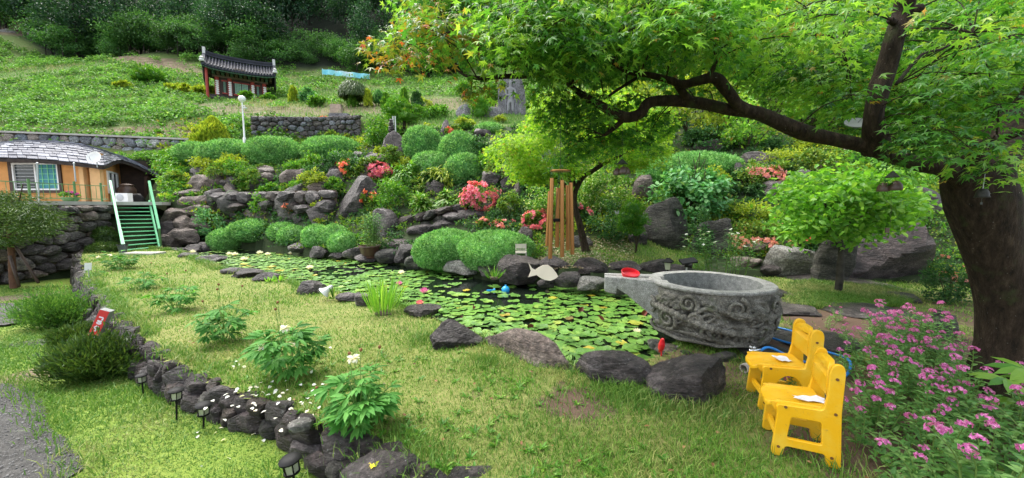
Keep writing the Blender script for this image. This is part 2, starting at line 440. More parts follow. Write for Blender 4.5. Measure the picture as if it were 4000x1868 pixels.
def groundmat(name, cols, s1=1.2, s2=14.0, dry=None, dryamt=.55, rough=.95, bs=.5):
    m, t, b = nodes(name)
    p = pos(t)
    c = ramp(t, nz(t, p, s1, 6.0, .6), [(.3, cols[0]), (.5, cols[1]), (.68, cols[2])])
    c = mixc(t, .6, c, ramp(t, nz(t, p, s2, 6.0, .7), [(.3, cols[0]), (.7, cols[2])]))
    if dry:
        at = nd(t, 'Attribute', _attribute_name='bare')
        mm = nd(t, 'Math', _operation='MULTIPLY_ADD', i0=nz(t, p, 4.0, 5.0, .65), i1=.9, i2=at.outputs['Fac'])
        c = mixc(t, ramp(t, mm.outputs[0], [(dryamt + .1, (0, 0, 0)), (dryamt + .28, (1, 1, 1))]), c, dry)
    t.links.new(c, b.inputs['Base Color']); b.inputs['Roughness'].default_value = rough; b.inputs['Specular IOR Level'].default_value = .2
    bump(t, b, nz(t, p, 30.0, 6.0, .7), bs, .03)
    return m
M['hill'] = hillmat = groundmat('hillside_soil', [(.045, .10, .02), (.085, .16, .03), (.16, .18, .06)], .5, 5.0)
M['lawn'] = groundmat('lawn_thatch', [(.07, .12, .02), (.15, .20, .04), (.31, .28, .11)], 1.3, 25.0, (.13, .085, .06), .60)
M['lowlawn'] = groundmat('lower_lawn', [(.09, .17, .02), (.15, .24, .03), (.24, .28, .06)], 1.0, 22.0, (.17, .13, .09), .62)
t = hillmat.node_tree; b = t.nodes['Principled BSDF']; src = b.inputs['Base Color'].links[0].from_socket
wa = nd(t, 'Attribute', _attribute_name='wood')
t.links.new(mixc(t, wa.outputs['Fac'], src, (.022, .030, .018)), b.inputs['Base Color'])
wb = nd(t, 'Attribute', _attribute_name='bare')
src = b.inputs['Base Color'].links[0].from_socket
t.links.new(mixc(t, wb.outputs['Fac'], src, ramp(t, nz(t, pos(t), 1.6, 5.0), [(.35, (.10, .065, .045)), (.65, (.23, .165, .115))])), b.inputs['Base Color'])
M['soil'] = groundmat('garden_soil', [(.045, .03, .022), (.085, .06, .045), (.14, .11, .08)], 2.0, 30.0)
M['gravel'] = groundmat('gravel', [(.025, .024, .023), (.062, .060, .057), (.15, .145, .135)], 9.0, 70.0, None, .5, .85, .9)
m, t, b = nodes('pond_water')
b.inputs['Base Color'].default_value = (.008, .012, .009, 1); b.inputs['Roughness'].default_value = .03; b.inputs['IOR'].default_value = 1.33
bump(t, b, nz(t, pos(t), 6.0, 3.0), .06, .02)
M['water'] = m
def grassmat(name, green, dry, ps, lo, hi):
    m, t, b = nodes(name)
    g = nd(t, 'NewGeometry')
    c1 = ramp(t, g.outputs['Random Per Island'], [(0, green[0]), (1, green[1])])
    c2 = ramp(t, g.outputs['Random Per Island'], [(0, dry[0]), (1, dry[1])])
    n = nd(t, 'Math', _operation='MULTIPLY_ADD', i0=g.outputs['Random Per Island'], i1=.22, i2=nz(t, g.outputs['Position'], ps, 3.0))
    c = mixc(t, ramp(t, n.outputs[0], [(lo, (0, 0, 0)), (hi, (1, 1, 1))]), c1, c2)
    t.links.new(c, b.inputs['Base Color']); b.inputs['Roughness'].default_value = .5; b.inputs['Specular IOR Level'].default_value = .3
    tr = nd(t, 'BsdfTranslucent'); t.links.new(c, tr.inputs[0])
    mx = nd(t, 'MixShader', Fac=.35); t.links.new(b.outputs[0], mx.inputs[1]); t.links.new(tr.outputs[0], mx.inputs[2])
    t.links.new(mx.outputs[0], t.nodes['Material Output'].inputs[0])
    return m
M['grass'] = grassmat('lawn_grass', ((.055, .18, .015), (.25, .44, .06)), ((.25, .31, .06), (.50, .46, .17)), 1.7, .63, .84)
M['lowgrass'] = grassmat('lower_grass', ((.07, .19, .025), (.19, .33, .05)), ((.27, .31, .08), (.40, .40, .15)), .8, .62, .8)
M['meadow'] = grassmat('meadow_grass', ((.09, .24, .03), (.18, .37, .06)), ((.28, .32, .09), (.42, .38, .16)), .25, .60, .8)
# ---------------------------------------------------------------- tables that carry the lie of the land
# how far away the garden lies at a point of the picture: (u, v, distance)
HCP = np.array([
 (640,965,14.9),(830,965,15.3),(1000,980,13.9),(1200,1005,12.2),(1400,1012,11.6),(1600,1038,10.3),(1750,1065,9.1),(1930,1100,8.0),(2120,1112,7.7),(2300,1128,7.3),(2480,1150,6.8),
 (850,955,15.6),(1100,940,14.4),(1300,965,13.0),(1550,1000,11.4),(1760,1030,10.1),(1960,1035,9.4),(2200,1020,8.6),(2300,1030,8.3),(2450,985,9.7),(2650,965,10.1),(2250,960,10.0),(2060,960,9.9),
 (2380,950,10.2),(2630,970,10.3),(2640,790,11.2),(3130,1078,8.4),(3480,1102,7.9),(3275,1146,6.9),(2800,1080,8.3),(2740,1000,9.6),(2990,1000,9.3),(3050,960,9.6),
 (2800,720,13),(3000,650,12.6),(3050,800,10.8),(3400,750,11),(3700,850,9),(4000,850,8.6),(4400,900,8),(3600,600,14),(3000,500,16),(2650,700,13),(2700,600,16),(2200,650,14),(2400,640,14.5),(2200,850,10.9),(2440,830,11.5),(2050,870,11.2),(1950,740,13),(1900,840,12),(1800,915,11.3),(1650,930,12),(1950,600,15.5),
 (1500,930,12.6),(1500,830,13.4),(1370,870,13.9),(1250,890,14.1),(1130,860,15),(900,860,16.4),(800,930,15.8),
 (1400,690,15.6),(1300,700,16),(1130,710,16.5),(950,740,17),(850,720,17.4),(720,800,16.3),(700,950,14.9),(640,880,15.4),
 (1600,740,14.8),(1780,740,13.9),(1500,640,16.6),(1350,640,18),(1180,660,18),(1000,670,18.5),(800,690,18.5),(650,720,18),
 (740,620,20.5),(860,635,20),(1050,640,19.8),(1280,620,19.6),(1450,600,18.8),(1530,620,17.6),(1650,620,17.1),(1800,620,16.4),(1880,620,16),(1740,540,19),(1900,520,19),
 (1000,562,23),(1200,562,23),(1380,560,22.5),(1000,452,23.9),(1200,448,23.9),(1400,450,23.4),(1560,516,21),(1700,470,24),(1850,485,22.5),
 (950,430,27),(1200,420,28),(1400,412,28.5),(1600,430,27),(1800,420,27),(2000,440,25.5),(2100,500,22.5),(2400,500,20),
 (-300,500,22.3),(0,522,22.3),(380,542,22.4),(700,560,22.6),(-300,640,21.2),(0,640,21.4),(380,640,21.2),(560,640,20.6),(620,620,21),(600,700,18.8),(650,600,21.5),
 (-400,300,38),(0,300,38),(400,330,36),(700,380,34),(-500,150,50),(0,150,50),(500,220,47),(900,388,34.5),(1050,392,34.5),(800,330,38),
 (1150,330,42),(1300,325,43),(1700,330,42),(2000,350,38),(2400,350,30),(2800,350,26),(3400,400,19),(4000,500,13),(4500,500,12),
 (-600,120,53),(0,120,53),(600,210,51),(1200,285,49),(1700,300,48),(2100,250,46),(2600,200,42),(3200,150,36),(4000,200,26),(4700,250,22),
 (-900,-300,78),(0,-330,80),(1000,-250,84),(2000,-220,82),(3000,-250,66),(4000,-200,48),(5200,-150,36)], float)
def rbf(P, val, smooth=0.0):
    P = np.asarray(P, float); n, d = P.shape
    K = np.linalg.norm(P[:, None] - P[None], axis=2) + np.eye(n) * -smooth
    A = np.zeros((n + d + 1, n + d + 1)); A[:n, :n] = K; A[:n, n] = 1; A[n, :n] = 1; A[:n, n + 1:] = P; A[n + 1:, :n] = P.T
    w = np.linalg.solve(A, np.r_[val, np.zeros(d + 1)])
    def f(Q):
        Q = np.asarray(Q, float); out = np.empty(len(Q))
        for i in range(0, len(Q), 4000):
            q = Q[i:i + 4000]
            out[i:i + 4000] = np.linalg.norm(q[:, None] - P[None], axis=2) @ w[:n] + w[n] + q @ w[n + 1:]
        return out
    return f
_yf = rbf(HCP[:, :2] / 1000.0, np.log(HCP[:, 2]), .01)
def YF(u, v): return float(np.exp(_yf(np.array([[u / 1000.0, v / 1000.0]]))[0]))
def GP(*a, z=0.0): return [tuple(G(u, v, z)[:2]) for u, v in a]
WATER_Z = -0.18
NEARSHORE = GP((560, 975), (700, 990), (770, 1020), (900, 1075), (1080, 1092), (1200, 1140), (1430, 1175), (1620, 1225), (1760, 1300), (1960, 1370), (2280, 1480), (2420, 1490), (2590, 1420), (2640, 1360), z=-.1)
FARSHORE = GP((2600, 1210), (2500, 1140), (2300, 1118), (2120, 1104), (1930, 1092), (1750, 1058), (1600, 1032), (1400, 1008), (1200, 999), (1000, 975), (830, 960), (640, 958), z=-.1)
POND = NEARSHORE + [(2.0, 5.0)] + FARSHORE
WALLPATH = [np.array(p) for p in GP((300, 992), (318, 1040), (330, 1090), (420, 1200), (560, 1335), (650, 1400), (850, 1500), (1150, 1605), (1400, 1720), (1650, 1815))] + [np.array((.05, 1.62)), np.array((.7, 1.2))]
LAWN = [tuple(p) for p in WALLPATH] + [(2.2, .2), (14, .2), (14, 7.6)] + GP((4300, 1110), (3700, 1110), (3300, 1100), (3100, 1083), (2900, 1080), (2640, 1120)) + [(2.1, 5.4)] + NEARSHORE[::-1] + GP((480, 985))
TW = [np.array(W(u, 900, Y)[:2]) for u, Y in ((-420, 10.2), (-150, 10.9), (60, 11.8), (250, 13.1), (432, 14.7))]
TERR_Z = 1.79
TERRACE = [tuple(p) for p in TW] + [tuple(W(640, 900, 15.3)[:2]), tuple(W(690, 900, 17.0)[:2]), tuple(W(640, 900, 21.0)[:2]), (-40, 21.0), (-40, 9.0)]
LOW = [(-.7, .1)] + [tuple(p) for p in WALLPATH[::-1]] + [tuple(p) for p in TW[::-1]] + [(-45, 9.0), (-45, .1)]
def lowz(y): return -.25 - .066 * np.maximum(y - 2.6, 0)
def mirror_pts(pts): return pts
# garden shrubs: style, leaf, u0, u1, v0, v1, label, extra (blossom material, count)
SH = [
 # clipped mounds
 ('mound','juniper',812,925,894,972,'small round clipped juniper at the left end of the far pond shore'),
 ('mound','juniper',887,1048,858,935,'clipped juniper dome rising behind the small round one at the pond'),
 ('mound','juniper',1044,1150,868,935,'low clipped juniper dome leaning on its smaller neighbour'),
 ('mound','juniper',1085,1183,881,946,'low clipped juniper dome nearest the water under the lime shrub'),
 ('mound','juniper',1178,1290,878,958,'leftmost dome of the three lobed juniper beside the flower pot'),
 ('mound','juniper',1237,1360,878,966,'middle dome of the three lobed juniper beside the flower pot'),
 ('mound','juniper',1278,1396,904,982,'front dome of the three lobed juniper beside the flower pot'),
 ('mound','juniper',1618,1880,896,1040,'broad clipped juniper mound on the pale rock at the water, left half'),
 ('mound','juniper',1790,2085,902,1046,'broad clipped juniper mound beside the little white chair'),
 ('mound','juniper',680,815,556,630,'clipped juniper hedge below the golden conifer, left end of the row'),
 ('mound','juniper',773,985,546,644,'wide flat clipped juniper hedge below the lamp post'),
 ('mound','juniper',938,1165,534,642,'largest rounded juniper hedge in front of the dark stone wall'),
 ('mound','juniper',1178,1385,530,622,'rounded juniper hedge at the right end of the row under the stone wall'),
 ('mound','juniper',1575,1722,495,622,'tall juniper mound right of the bare standing stone'),
 ('mound','juniper',1716,1868,518,640,'rounded juniper mound below the dark pillar stone'),
 ('mound','juniper',1600,1760,590,690,'juniper spreading down the slope below the tall mound'),
 ('mound','juniper',1742,1885,598,712,'juniper cascading over the rocks above the steps'),
 ('mound','juniper',1861,1956,478,520,'flat juniper cap on a dark rock below the grey rock face'),
 ('mound','juniper',2505,2690,612,722,'dark juniper mound above the brown bank under the maple limb'),
 ('mound','juniper',2560,2900,592,690,'wide pale juniper mound behind the large round leaved bush'),
 ('mound','yew',345,440,886,966,'round clipped bush beside the foot of the green stairs'),
 ('mound','yew',330,445,946,1006,'flat clipped bush in front of the round bush by the green stairs'),
 # leafy and flowering shrubs
 ('leafy','blue',717,871,808,940,'blue green leafy bush right of the slab boulders'),
 ('leafy','lime',696,842,600,690,'feathery lime shrub below the juniper hedges'),
 ('leafy','lime',840,945,606,684,'small yellow green shrub between rocks right of the feathery one'),
 ('leafy','azalea',639,710,668,734,'greenish azalea at the corner of the house slope'),
 ('leafy','azalea',812,858,692,728,'little azalea with hot pink flowers on a slab','azpink',90),
 ('spill','bright',880,1005,708,770,'fresh green creeper hanging over the dark cliff'),
 ('spill','bright',1000,1074,712,788,'green creeper over the cliff right of the larger creeper'),
 ('leafy','bright',1120,1235,675,778,'upright bright green shrub on the cliff edge'),
 ('leafy','bright',1105,1210,618,690,'soft green shrub above the cliff slabs'),
 ('leafy','rust',1090,1188,770,856,'rusty azalea at the foot of the cliff','azred',40),
 ('leafy','lime',1203,1312,762,842,'vivid lime shrub glowing before the dark rocks'),
 ('leafy','lime',1208,1300,836,884,'low lime tuft under the vivid lime shrub'),
 ('leafy','azalea',1309,1405,620,704,'azalea dotted with orange flowers above the big boulder','azred',120),
 ('leafy','bright',1260,1338,696,770,'bright shrub between cliff and big boulder'),
 ('leafy','bright',1388,1524,446,592,'pale green bush left of the standing stone'),
 ('leafy','lime',1462,1542,565,634,'lime azalea at the foot of the standing stone'),
 ('leafy','azalea',1426,1520,636,704,'azalea covered in pink flowers above the big boulder','azpink',420),
 ('fern','bright',1510,1660,640,745,'light feathery shrub over the round leafy bush'),
 ('fern','lime',1640,1795,634,745,'yellowish feathery shrub below the juniper slope'),
 ('leafy','bright',1452,1612,696,846,'dense glossy round bush in front of the big boulder'),
 ('leafy','azalea',1408,1470,740,830,'azalea with orange flowers between boulder and glossy bush','azred',70),
 ('fern','variegated',1596,1684,768,862,'drooping cream edged fern beside the glossy bush'),
 ('fern','variegated',1709,1802,750,826,'cream edged fern left of the pink azalea'),
 ('leafy','azalea',1797,1936,716,842,'large azalea smothered in pink flowers beside the stone steps','azpink',520),
 ('leafy','azalea',1944,2030,744,866,'dark green azalea right of the stone steps'),
 ('leafy','azalea',1860,1915,852,896,'tiny pink azalea on the lowest step','azsalmon',90),
 ('leafy','azalea',1920,2010,856,900,'low pink azalea behind the juniper mound','azsalmon',160),
 ('leafy','dark',1832,1915,530,626,'dark azalea between the juniper slopes'),
 ('leafy','azalea',1742,1800,495,545,'small azalea behind the dark pillar stone','azred',30),
 ('leafy','azalea',2034,2152,820,908,'pink azalea behind the wind chimes','azpink',380),
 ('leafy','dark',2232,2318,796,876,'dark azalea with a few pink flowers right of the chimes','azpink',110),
 ('ivy','variegated',2040,2300,690,860,'white speckled groundcover bank behind the wind chimes'),
 ('ivy','variegated',2240,2450,650,850,'green leafy bank behind the golden maple trunk'),
 ('ivy','bright',2040,2200,610,740,'green bank under the golden maple crown'),
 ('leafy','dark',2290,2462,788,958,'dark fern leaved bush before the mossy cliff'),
 ('leafy','azalea',2415,2530,770,900,'crown of thin leaves left of the mossy cliff'),
 ('big','blue',2562,2890,640,905,'large bush of round pale leaves behind the basin'),
 ('leafy','dark',2700,2820,830,1000,'dark leafy stems under the round leaved bush'),
 ('leafy','lime',2872,3060,770,900,'yellow green shrub behind the pink azaleas'),
 ('leafy','azalea',2890,3140,850,1006,'azalea sprinkled with salmon flowers above the granite boulder','azsalmon',300),
 ('leafy','azalea',2930,3070,642,735,'azalea with pink flowers high on the right slope','azsalmon',330),
 ('leafy','azalea',2890,3010,600,760,'green azalea left of the high pink one'),
 ('leafy','lime',3000,3300,560,700,'yellow green foliage bank under the maple limb'),
 ('leafy','bright',3300,3620,560,720,'bright foliage bank behind the small round leaved tree'),
 ('leafy','bright',3480,3720,640,800,'low bright shrub above the large boulder'),
 ('leafy','azalea',3130,3240,850,985,'azalea behind the granite boulder','azred',14),
 ('spill','bright',3540,3655,812,905,'creeper hanging over the top of the largest boulder'),
 ('leafy','lime',3400,3520,815,900,'yellow green tuft on the largest boulder'),
 ('leafy','dark',3660,3820,985,1215,'dark shrub with coral flowers at the maple trunk','azsalmon',40),
 ('leafy','bright',3930,4100,640,960,'green shrub seen right of the maple trunk'),
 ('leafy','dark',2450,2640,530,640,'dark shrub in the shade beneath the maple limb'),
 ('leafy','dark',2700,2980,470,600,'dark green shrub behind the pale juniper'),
 ('leafy','bright',2330,2560,560,680,'yellowish bush behind the golden maple'),
 ('leafy','blue',1985,2075,640,745,'bluish shrub at the end of the juniper slope'),
 # upper terrace and meadow
 ('weep','bright',1333,1446,322,416,'weeping rounded shrub on the upper terrace'),
 ('leafy','lime',458,516,322,358,'small lime bush on the meadow beside a little tree'),
 ('leafy','lime',648,702,332,362,'first bush in the row left of the shrine'),
 ('leafy','lime',700,752,334,368,'second bush in the row left of the shrine'),
 ('leafy','lime',752,806,338,372,'third bush in the row left of the shrine'),
 ('leafy','lime',806,848,346,376,'bush nearest the shrine steps on the left'),
 ('leafy','bright',945,984,364,394,'small green bush in front of the shrine doors'),
 ('leafy','bright',1032,1072,372,402,'round green bush at the right corner of the shrine'),
 ('leafy','bright',1215,1265,378,420,'leafy shrub on the terrace above the wall'),
 ('leafy','blue',1180,1236,350,404,'greyish shrub on the terrace'),
 ('leafy','bright',1640,1760,400,470,'loose green shrubs right of the pine'),
 ('leafy','bright',1430,1560,470,560,'soft green shrub behind the stacked stone pagoda'),
 ('leafy','azalea',1010,1110,455,490,'azalea with coral flowers on top of the dark stone wall','azpink',150),
 ('leafy','azalea',1235,1330,452,478,'low plants along the top of the dark wall','azred',20),
 ('leafy','azalea',1260,1320,512,548,'green tuft growing from the dark wall'),
 ('leafy','azalea',1010,1030,515,545,'coral tuft at the left end of the dark wall','azpink',40),
 ('leafy','bright',1770,1850,330,400,'bushy green shrub left of the carved stele'),
 ('leafy','bright',1900,1960,330,440,'green shrub at the left edge of the stele'),
 ('leafy','bright',2050,2140,330,440,'green shrub right of the carved stele'),
]
# boulders: u0, u1, v0, v1, material, label
RK = [
 (1120,1206,953,985,'rock','flat boulder at the shore under the lime shrub'),
 (1190,1263,966,1005,'rock','rounded grey boulder left of the three lobed juniper'),
 (1275,1335,990,1012,'rock','low stone at the water below the three lobed juniper'),
 (1330,1404,970,1010,'rock','squarish boulder left of the flower pot'),
 (1375,1470,995,1025,'rock','flat shore stone under the flower pot'),
 (1455,1550,978,1026,'rockmoss','layered boulder right of the flower pot'),
 (1535,1625,960,1025,'rock','dark boulder under the slab beside the juniper mound'),
 (1575,1655,1000,1048,'rockmoss','rough boulder at the water left of the juniper mound'),
 (1480,1640,938,972,'rockwine','broad flat slab above the shore stones'),
 (1722,1880,1020,1070,'granite','pale granite boulder under the juniper mound'),
 (1866,1960,1030,1078,'rockmoss','mossy boulder between pale granite and black boulder'),
 (1936,2125,1008,1112,'rockwine','large dark shore boulder left of the fish'),
 (2116,2244,1008,1060,'rockwine','dark kerb boulder behind the fish'),
 (2243,2383,1015,1070,'rockwine','purple kerb boulder right of the wind chimes'),
 (2378,2510,1028,1072,'rockwine','long dark kerb boulder behind the basin spout'),
 (2506,2632,1022,1075,'rockwine','kerb boulder under the left solar lamp'),
 (2592,2730,1042,1082,'rockwine','low kerb boulder behind the basin rim'),
 (2170,2280,1070,1122,'rock','grey boulder at the water right of the fish'),
 (2262,2390,1092,1138,'granite','pale boulder at the water left of the spout'),
 (2100,2175,1090,1124,'rock','small stone at the water under the fish'),
 (2390,2470,1100,1150,'rockmoss','dark stone under the basin spout'),
 (835,1010,742,866,'rockmoss','broad dark cliff block behind the clipped domes'),
 (1060,1200,712,866,'rockmoss','dark cliff block with mossy streaks'),
 (1180,1312,800,892,'rock','leaning cliff block beside the lime shrub'),
 (1292,1458,694,868,'rock','big rounded boulder, tallest of the rock garden'),
 (1250,1342,664,752,'rock','block above the left shoulder of the big boulder'),
 (1440,1550,820,934,'rock','rounded boulder behind the flower pot'),
 (1072,1198,660,722,'rockbrown','long slab on the cliff top'),
 (1000,1078,676,720,'rockbrown','pale slab left of the long cliff slab'),
 (1420,1500,600,660,'rock','upright boulder above the pink azalea'),
 (1530,1600,610,650,'rock','block right of the standing stone foot'),
 (1495,1574,516,632,'rockwine','bare standing stone below the pagoda'),
 (1714,1760,470,542,'rockwine','dark pillar stone among the junipers'),
 (1852,1920,500,540,'rockwine','dark rock under the juniper cap'),
 (1879,1962,672,745,'rock','stump shaped stone beside the steps'),
 (1955,2010,690,760,'rock','dark rock right of the stump shaped stone'),
 (2000,2034,706,786,'rockbrown','slim upright stone left of the white speckled bank'),
 (700,818,684,744,'rockbrown','reddish block above the slab boulders'),
 (795,876,722,748,'rock','flat block carrying the little pink azalea'),
 (660,792,766,814,'rockbrown','largest long slab beside the green stairs'),
 (672,796,740,772,'rockbrown','top slab right of the green stairs'),
 (786,862,740,804,'rock','dark block at the end of the long slab'),
 (613,700,816,866,'rockbrown','block beside the stair rail, second row'),
 (698,808,802,846,'rockbrown','wide flat block under the long slab'),
 (645,722,846,898,'rockbrown','round block in the third row beside the stairs'),
 (636,745,896,954,'rockbrown','large block in the bottom row beside the stairs'),
 (612,682,918,966,'rockbrown','brown block at the foot of the stairs'),
 (600,660,866,920,'rockwine','dark block just right of the stair rail'),
 (720,800,850,905,'rockbrown','shaded block behind the blue green bush'),
 (742,812,950,985,'rock','low dark shore stone under the first clipped dome'),
 (700,770,958,990,'rock','shore stone beside the lawn at the stairs'),
 (630,710,972,1000,'rock','flat stone at the lawn corner by the stairs'),
 (2531,2735,782,985,'rockmoss','dark mossy cliff behind the basin'),
 (2480,2560,690,800,'rockbrown','brown bank stone under the dark juniper'),
 (2462,2540,905,960,'rock','low rock at the foot of the small tree'),
 (2230,2320,925,970,'rock','rock behind the feet of the chimes'),
 (2010,2100,890,960,'rockwine','dark block behind the juniper mound end'),
 (2730,2900,860,1000,'rockmoss','dark rock behind the lily stems'),
 (3030,3230,968,1082,'granite','lichen covered granite boulder left of the small tree'),
 (3225,3400,900,1100,'rockmoss','boulder with pale lichen behind the small tree trunk'),
 (3330,3740,842,1108,'rockwine','largest boulder, purple and rough, right of the small tree'),
 (3560,3720,736,856,'rockwine','purple rock above the largest boulder'),
 (2930,3060,590,650,'rock','flat rock high on the right slope'),
 (2880,2950,640,720,'rock','block above the lily stems on the right slope'),
 (2740,2900,540,600,'rockwine','rock in the dark hollow under the maple limb'),
 (2985,3080,1040,1075,'rock','flat reddish stone left of the granite boulder'),
 (2880,3000,1010,1052,'rockbrown','flat weathered stone behind the basin'),
]
for i, (u, v) in enumerate(((1655, 905), (1740, 880), (1800, 858), (1860, 836), (1905, 806), (1930, 776))):
    RK.append((u - 75, u + 75, v - 26, v + 16, 'rock', ['lowest', 'second', 'third', 'fourth', 'fifth', 'uppermost'][i] + ' dark stone step of the garden stair'))
SHB = [(s, YF((s[2] + s[3]) / 2, s[5])) for s in SH]
RKB = [(r, YF((r[0] + r[1]) / 2, r[3])) for r in RK]
pts = [W(u, v, y) for u, v, y in HCP]
pts += [W((s[2] + s[3]) / 2, s[5] - 4, y) for s, y in SHB] + [W((r[0] + r[1]) / 2, r[3] - 6, y) for r, y in RKB]
pts += [np.array(p) for p in ((3, 6.8, 0), (5, 7, 0), (7, 7.6, .02), (10, 8, .1), (14, 8, .3), (20, 6, .8), (14, 3, .1), (-16, 15.5, 1.6), (-18, 18, 1.65), (-22, 18, 1.65), (-14.5, 17.5, 1.65), (-30, 20, 3), (-45, 30, 9), (40, 30, 16), (-60, 60, 22), (70, 70, 45), (-90, 90, 44), (-11.5, 13.4, 0))]
pts = np.array(pts)
_tz = rbf(pts[:, :2], pts[:, 2], .15)
def TZ(x, y): return float(_tz(np.array([[x, y]]))[0])
# ---------------------------------------------------------------- ground
xs = np.unique(np.concatenate([np.arange(-110, -17, 1.5), np.arange(-17, 15, .22), np.arange(15, 90, 1.5)]))
ys = np.unique(np.concatenate([np.arange(4.6, 25, .22), np.arange(25, 60, .7), np.arange(60, 118, 2.0)]))
gx, gy = np.meshgrid(xs, ys)
q = np.c_[gx.ravel(), gy.ravel()]
z = _tz(q)
z += .05 * noise(np.c_[q, z], 1.7, 5, 3) * np.clip((q[:, 1] - 9) / 4, 0, 1) + .35 * noise(q * .3, 1.0, 8, 2) * np.clip((q[:, 1] - 26) / 12, 0, 1)
low = inside(q[:, 0], q[:, 1], POND) | inside(q[:, 0], q[:, 1], LAWN) | inside(q[:, 0], q[:, 1], LOW)
z = np.where(low, np.minimum(z, -2.2), z)
z = np.where(inside(q[:, 0], q[:, 1], TERRACE), np.minimum(z, 1.2), z)
nx, ny = len(xs), len(ys)
ii = (np.arange(ny - 1)[:, None] * nx + np.arange(nx - 1)[None]).ravel()
mb = MB().add(np.c_[q, z], np.c_[ii, ii + 1, ii + nx + 1, ii + nx])
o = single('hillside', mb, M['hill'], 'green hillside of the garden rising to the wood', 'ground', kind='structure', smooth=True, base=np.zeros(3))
def bpoly(u, v):
    s = np.zeros(len(u))
    for pl in ([(-50, 40), (180, 60), (420, 150), (560, 222), (700, 232), (860, 300), (800, 330), (600, 280), (420, 240), (250, 165), (-50, 130)], [(690, 480), (830, 455), (840, 545), (600, 540), (-50, 512), (-50, 490), (400, 505)]):
        s = np.maximum(s, inside(u, v, pl) * .85)
    s = np.maximum(s, inside(u, v, [(690, 400), (1120, 420), (1900, 375), (1960, 425), (1400, 448), (960, 452), (760, 440)]) * .6)
    return s
zc_ = q[:, 1] * CPI - (z - HC) * SP
bu, bv = 2000 + FL * q[:, 0] / zc_, 934 - FL * (q[:, 1] * SP + (z - HC) * CPI) / zc_
b_ = o.data.attributes.new('bare', 'FLOAT', 'POINT'); b_.data.foreach_set('value', (bpoly(bu, bv) * (q[:, 1] > 20)).astype(np.float32))
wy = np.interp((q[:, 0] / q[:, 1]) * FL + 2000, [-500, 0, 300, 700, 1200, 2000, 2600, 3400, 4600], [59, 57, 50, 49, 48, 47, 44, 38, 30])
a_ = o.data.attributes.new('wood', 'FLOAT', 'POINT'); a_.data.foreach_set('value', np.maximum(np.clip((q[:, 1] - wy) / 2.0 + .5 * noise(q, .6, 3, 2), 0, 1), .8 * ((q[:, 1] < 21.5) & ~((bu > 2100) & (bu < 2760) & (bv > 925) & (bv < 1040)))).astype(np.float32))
def sheet(name, poly, zf, step, mat, label, cat, bare=None, xr=None, yr=None):
    P = np.array(poly)
    x = np.arange(P[:, 0].min() - step, P[:, 0].max() + step, step); y = np.arange(P[:, 1].min() - step, P[:, 1].max() + step, step)
    X, Y = np.meshgrid(x, y); n, mth = len(x), len(y)
    cx, cy = (X[:-1, :-1] + step / 2).ravel(), (Y[:-1, :-1] + step / 2).ravel()
    keep = inside(cx, cy, poly)
    i = (np.arange(mth - 1)[:, None] * n + np.arange(n - 1)[None]).ravel()[keep]
    Fc = np.c_[i, i + 1, i + n + 1, i + n]
    used = np.unique(Fc); mp = np.full(n * mth, -1); mp[used] = np.arange(len(used))
    V = np.c_[X.ravel(), Y.ravel(), zf(X.ravel(), Y.ravel())][used]
    mb = MB().add(V, mp[Fc])
    o = single(name, mb, mat, label, cat, kind='structure', smooth=True, base=np.zeros(3))
    if bare is not None:
        a = o.data.attributes.new('bare', 'FLOAT', 'POINT'); a.data.foreach_set('value', bare(V[:, 0], V[:, 1]).astype(np.float32))
    return o
BARE = [(2250, 1570, .38, .62), (2200, 1500, .2, .35), (1850, 1540, .28, .22), (1830, 1680, .2, .2), (2350, 1690, .2, .2), (2900, 1520, .5, .35), (3050, 1600, .45, .4), (1560, 1290, .3, .3), (1300, 1240, .35, .2), (3450, 1800, .6, .8), (3300, 1500, .8, .6), (3650, 1600, .9, .8), (3800, 1350, 1.2, .6), (3350, 1280, .8, .95), (3150, 1230, .6, .95), (3550, 1230, .5, .95), (3050, 1330, .5, .9), (3250, 1180, .5, .7), (2750, 1430, .6, .55), (1250, 1610, .22, .3), (1330, 1740, .3, .3)]
BAREW = [(G(u, v)[:2], r, s) for u, v, r, s in BARE] + [(np.array((8., 4.)), 2.6, .7), (np.array((4.6, 2.6)), 1.1, .7)]
def bare(x, y):
    b = np.zeros(np.shape(x))
    for c, r, s in BAREW: b = np.maximum(b, s * np.exp(-((x - c[0]) ** 2 + (y - c[1]) ** 2) / (r * r)))
    return b
def lawnz(x, y): return .018 * noise(np.c_[x, y], 1.5, 4, 2) - .01
sheet('lawn', LAWN, lawnz, .09, M['lawn'], 'raised lawn with dry and bare patches beside the pond', 'lawn', bare)
GRAVEL = [(-3.0, .2), (-3.05, .9)] + GP((300, 1868), (270, 1800), (215, 1690), (165, 1600), (140, 1520), (60, 1490), (-60, 1470), z=-.26) + [(-9, 3.0), (-14, 2.0), (-14, .2)]
GRAVEL2 = GP((-150, 1175), (60, 1180), (150, 1215), (160, 1250), (60, 1285), (-60, 1300), (-200, 1310), z=-.56)
def lowbare(x, y):
    b = np.zeros(np.shape(x))
    for u, v, r, s in ((120, 1480, .5, .55), (30, 1120, 1.2, .5), (270, 1560, .25, .2)):
        c = G(u, v, -.38); b = np.maximum(b, s * np.exp(-((x - c[0]) ** 2 + (y - c[1]) ** 2) / (r * r)))
    return b
sheet('lower_lawn', LOW, lambda x, y: lowz(y) + .02 * noise(np.c_[x, y], 1.3, 6, 2), .12, M['lowlawn'], 'lower lawn along the foot of the dark stone edging', 'lawn', lowbare)
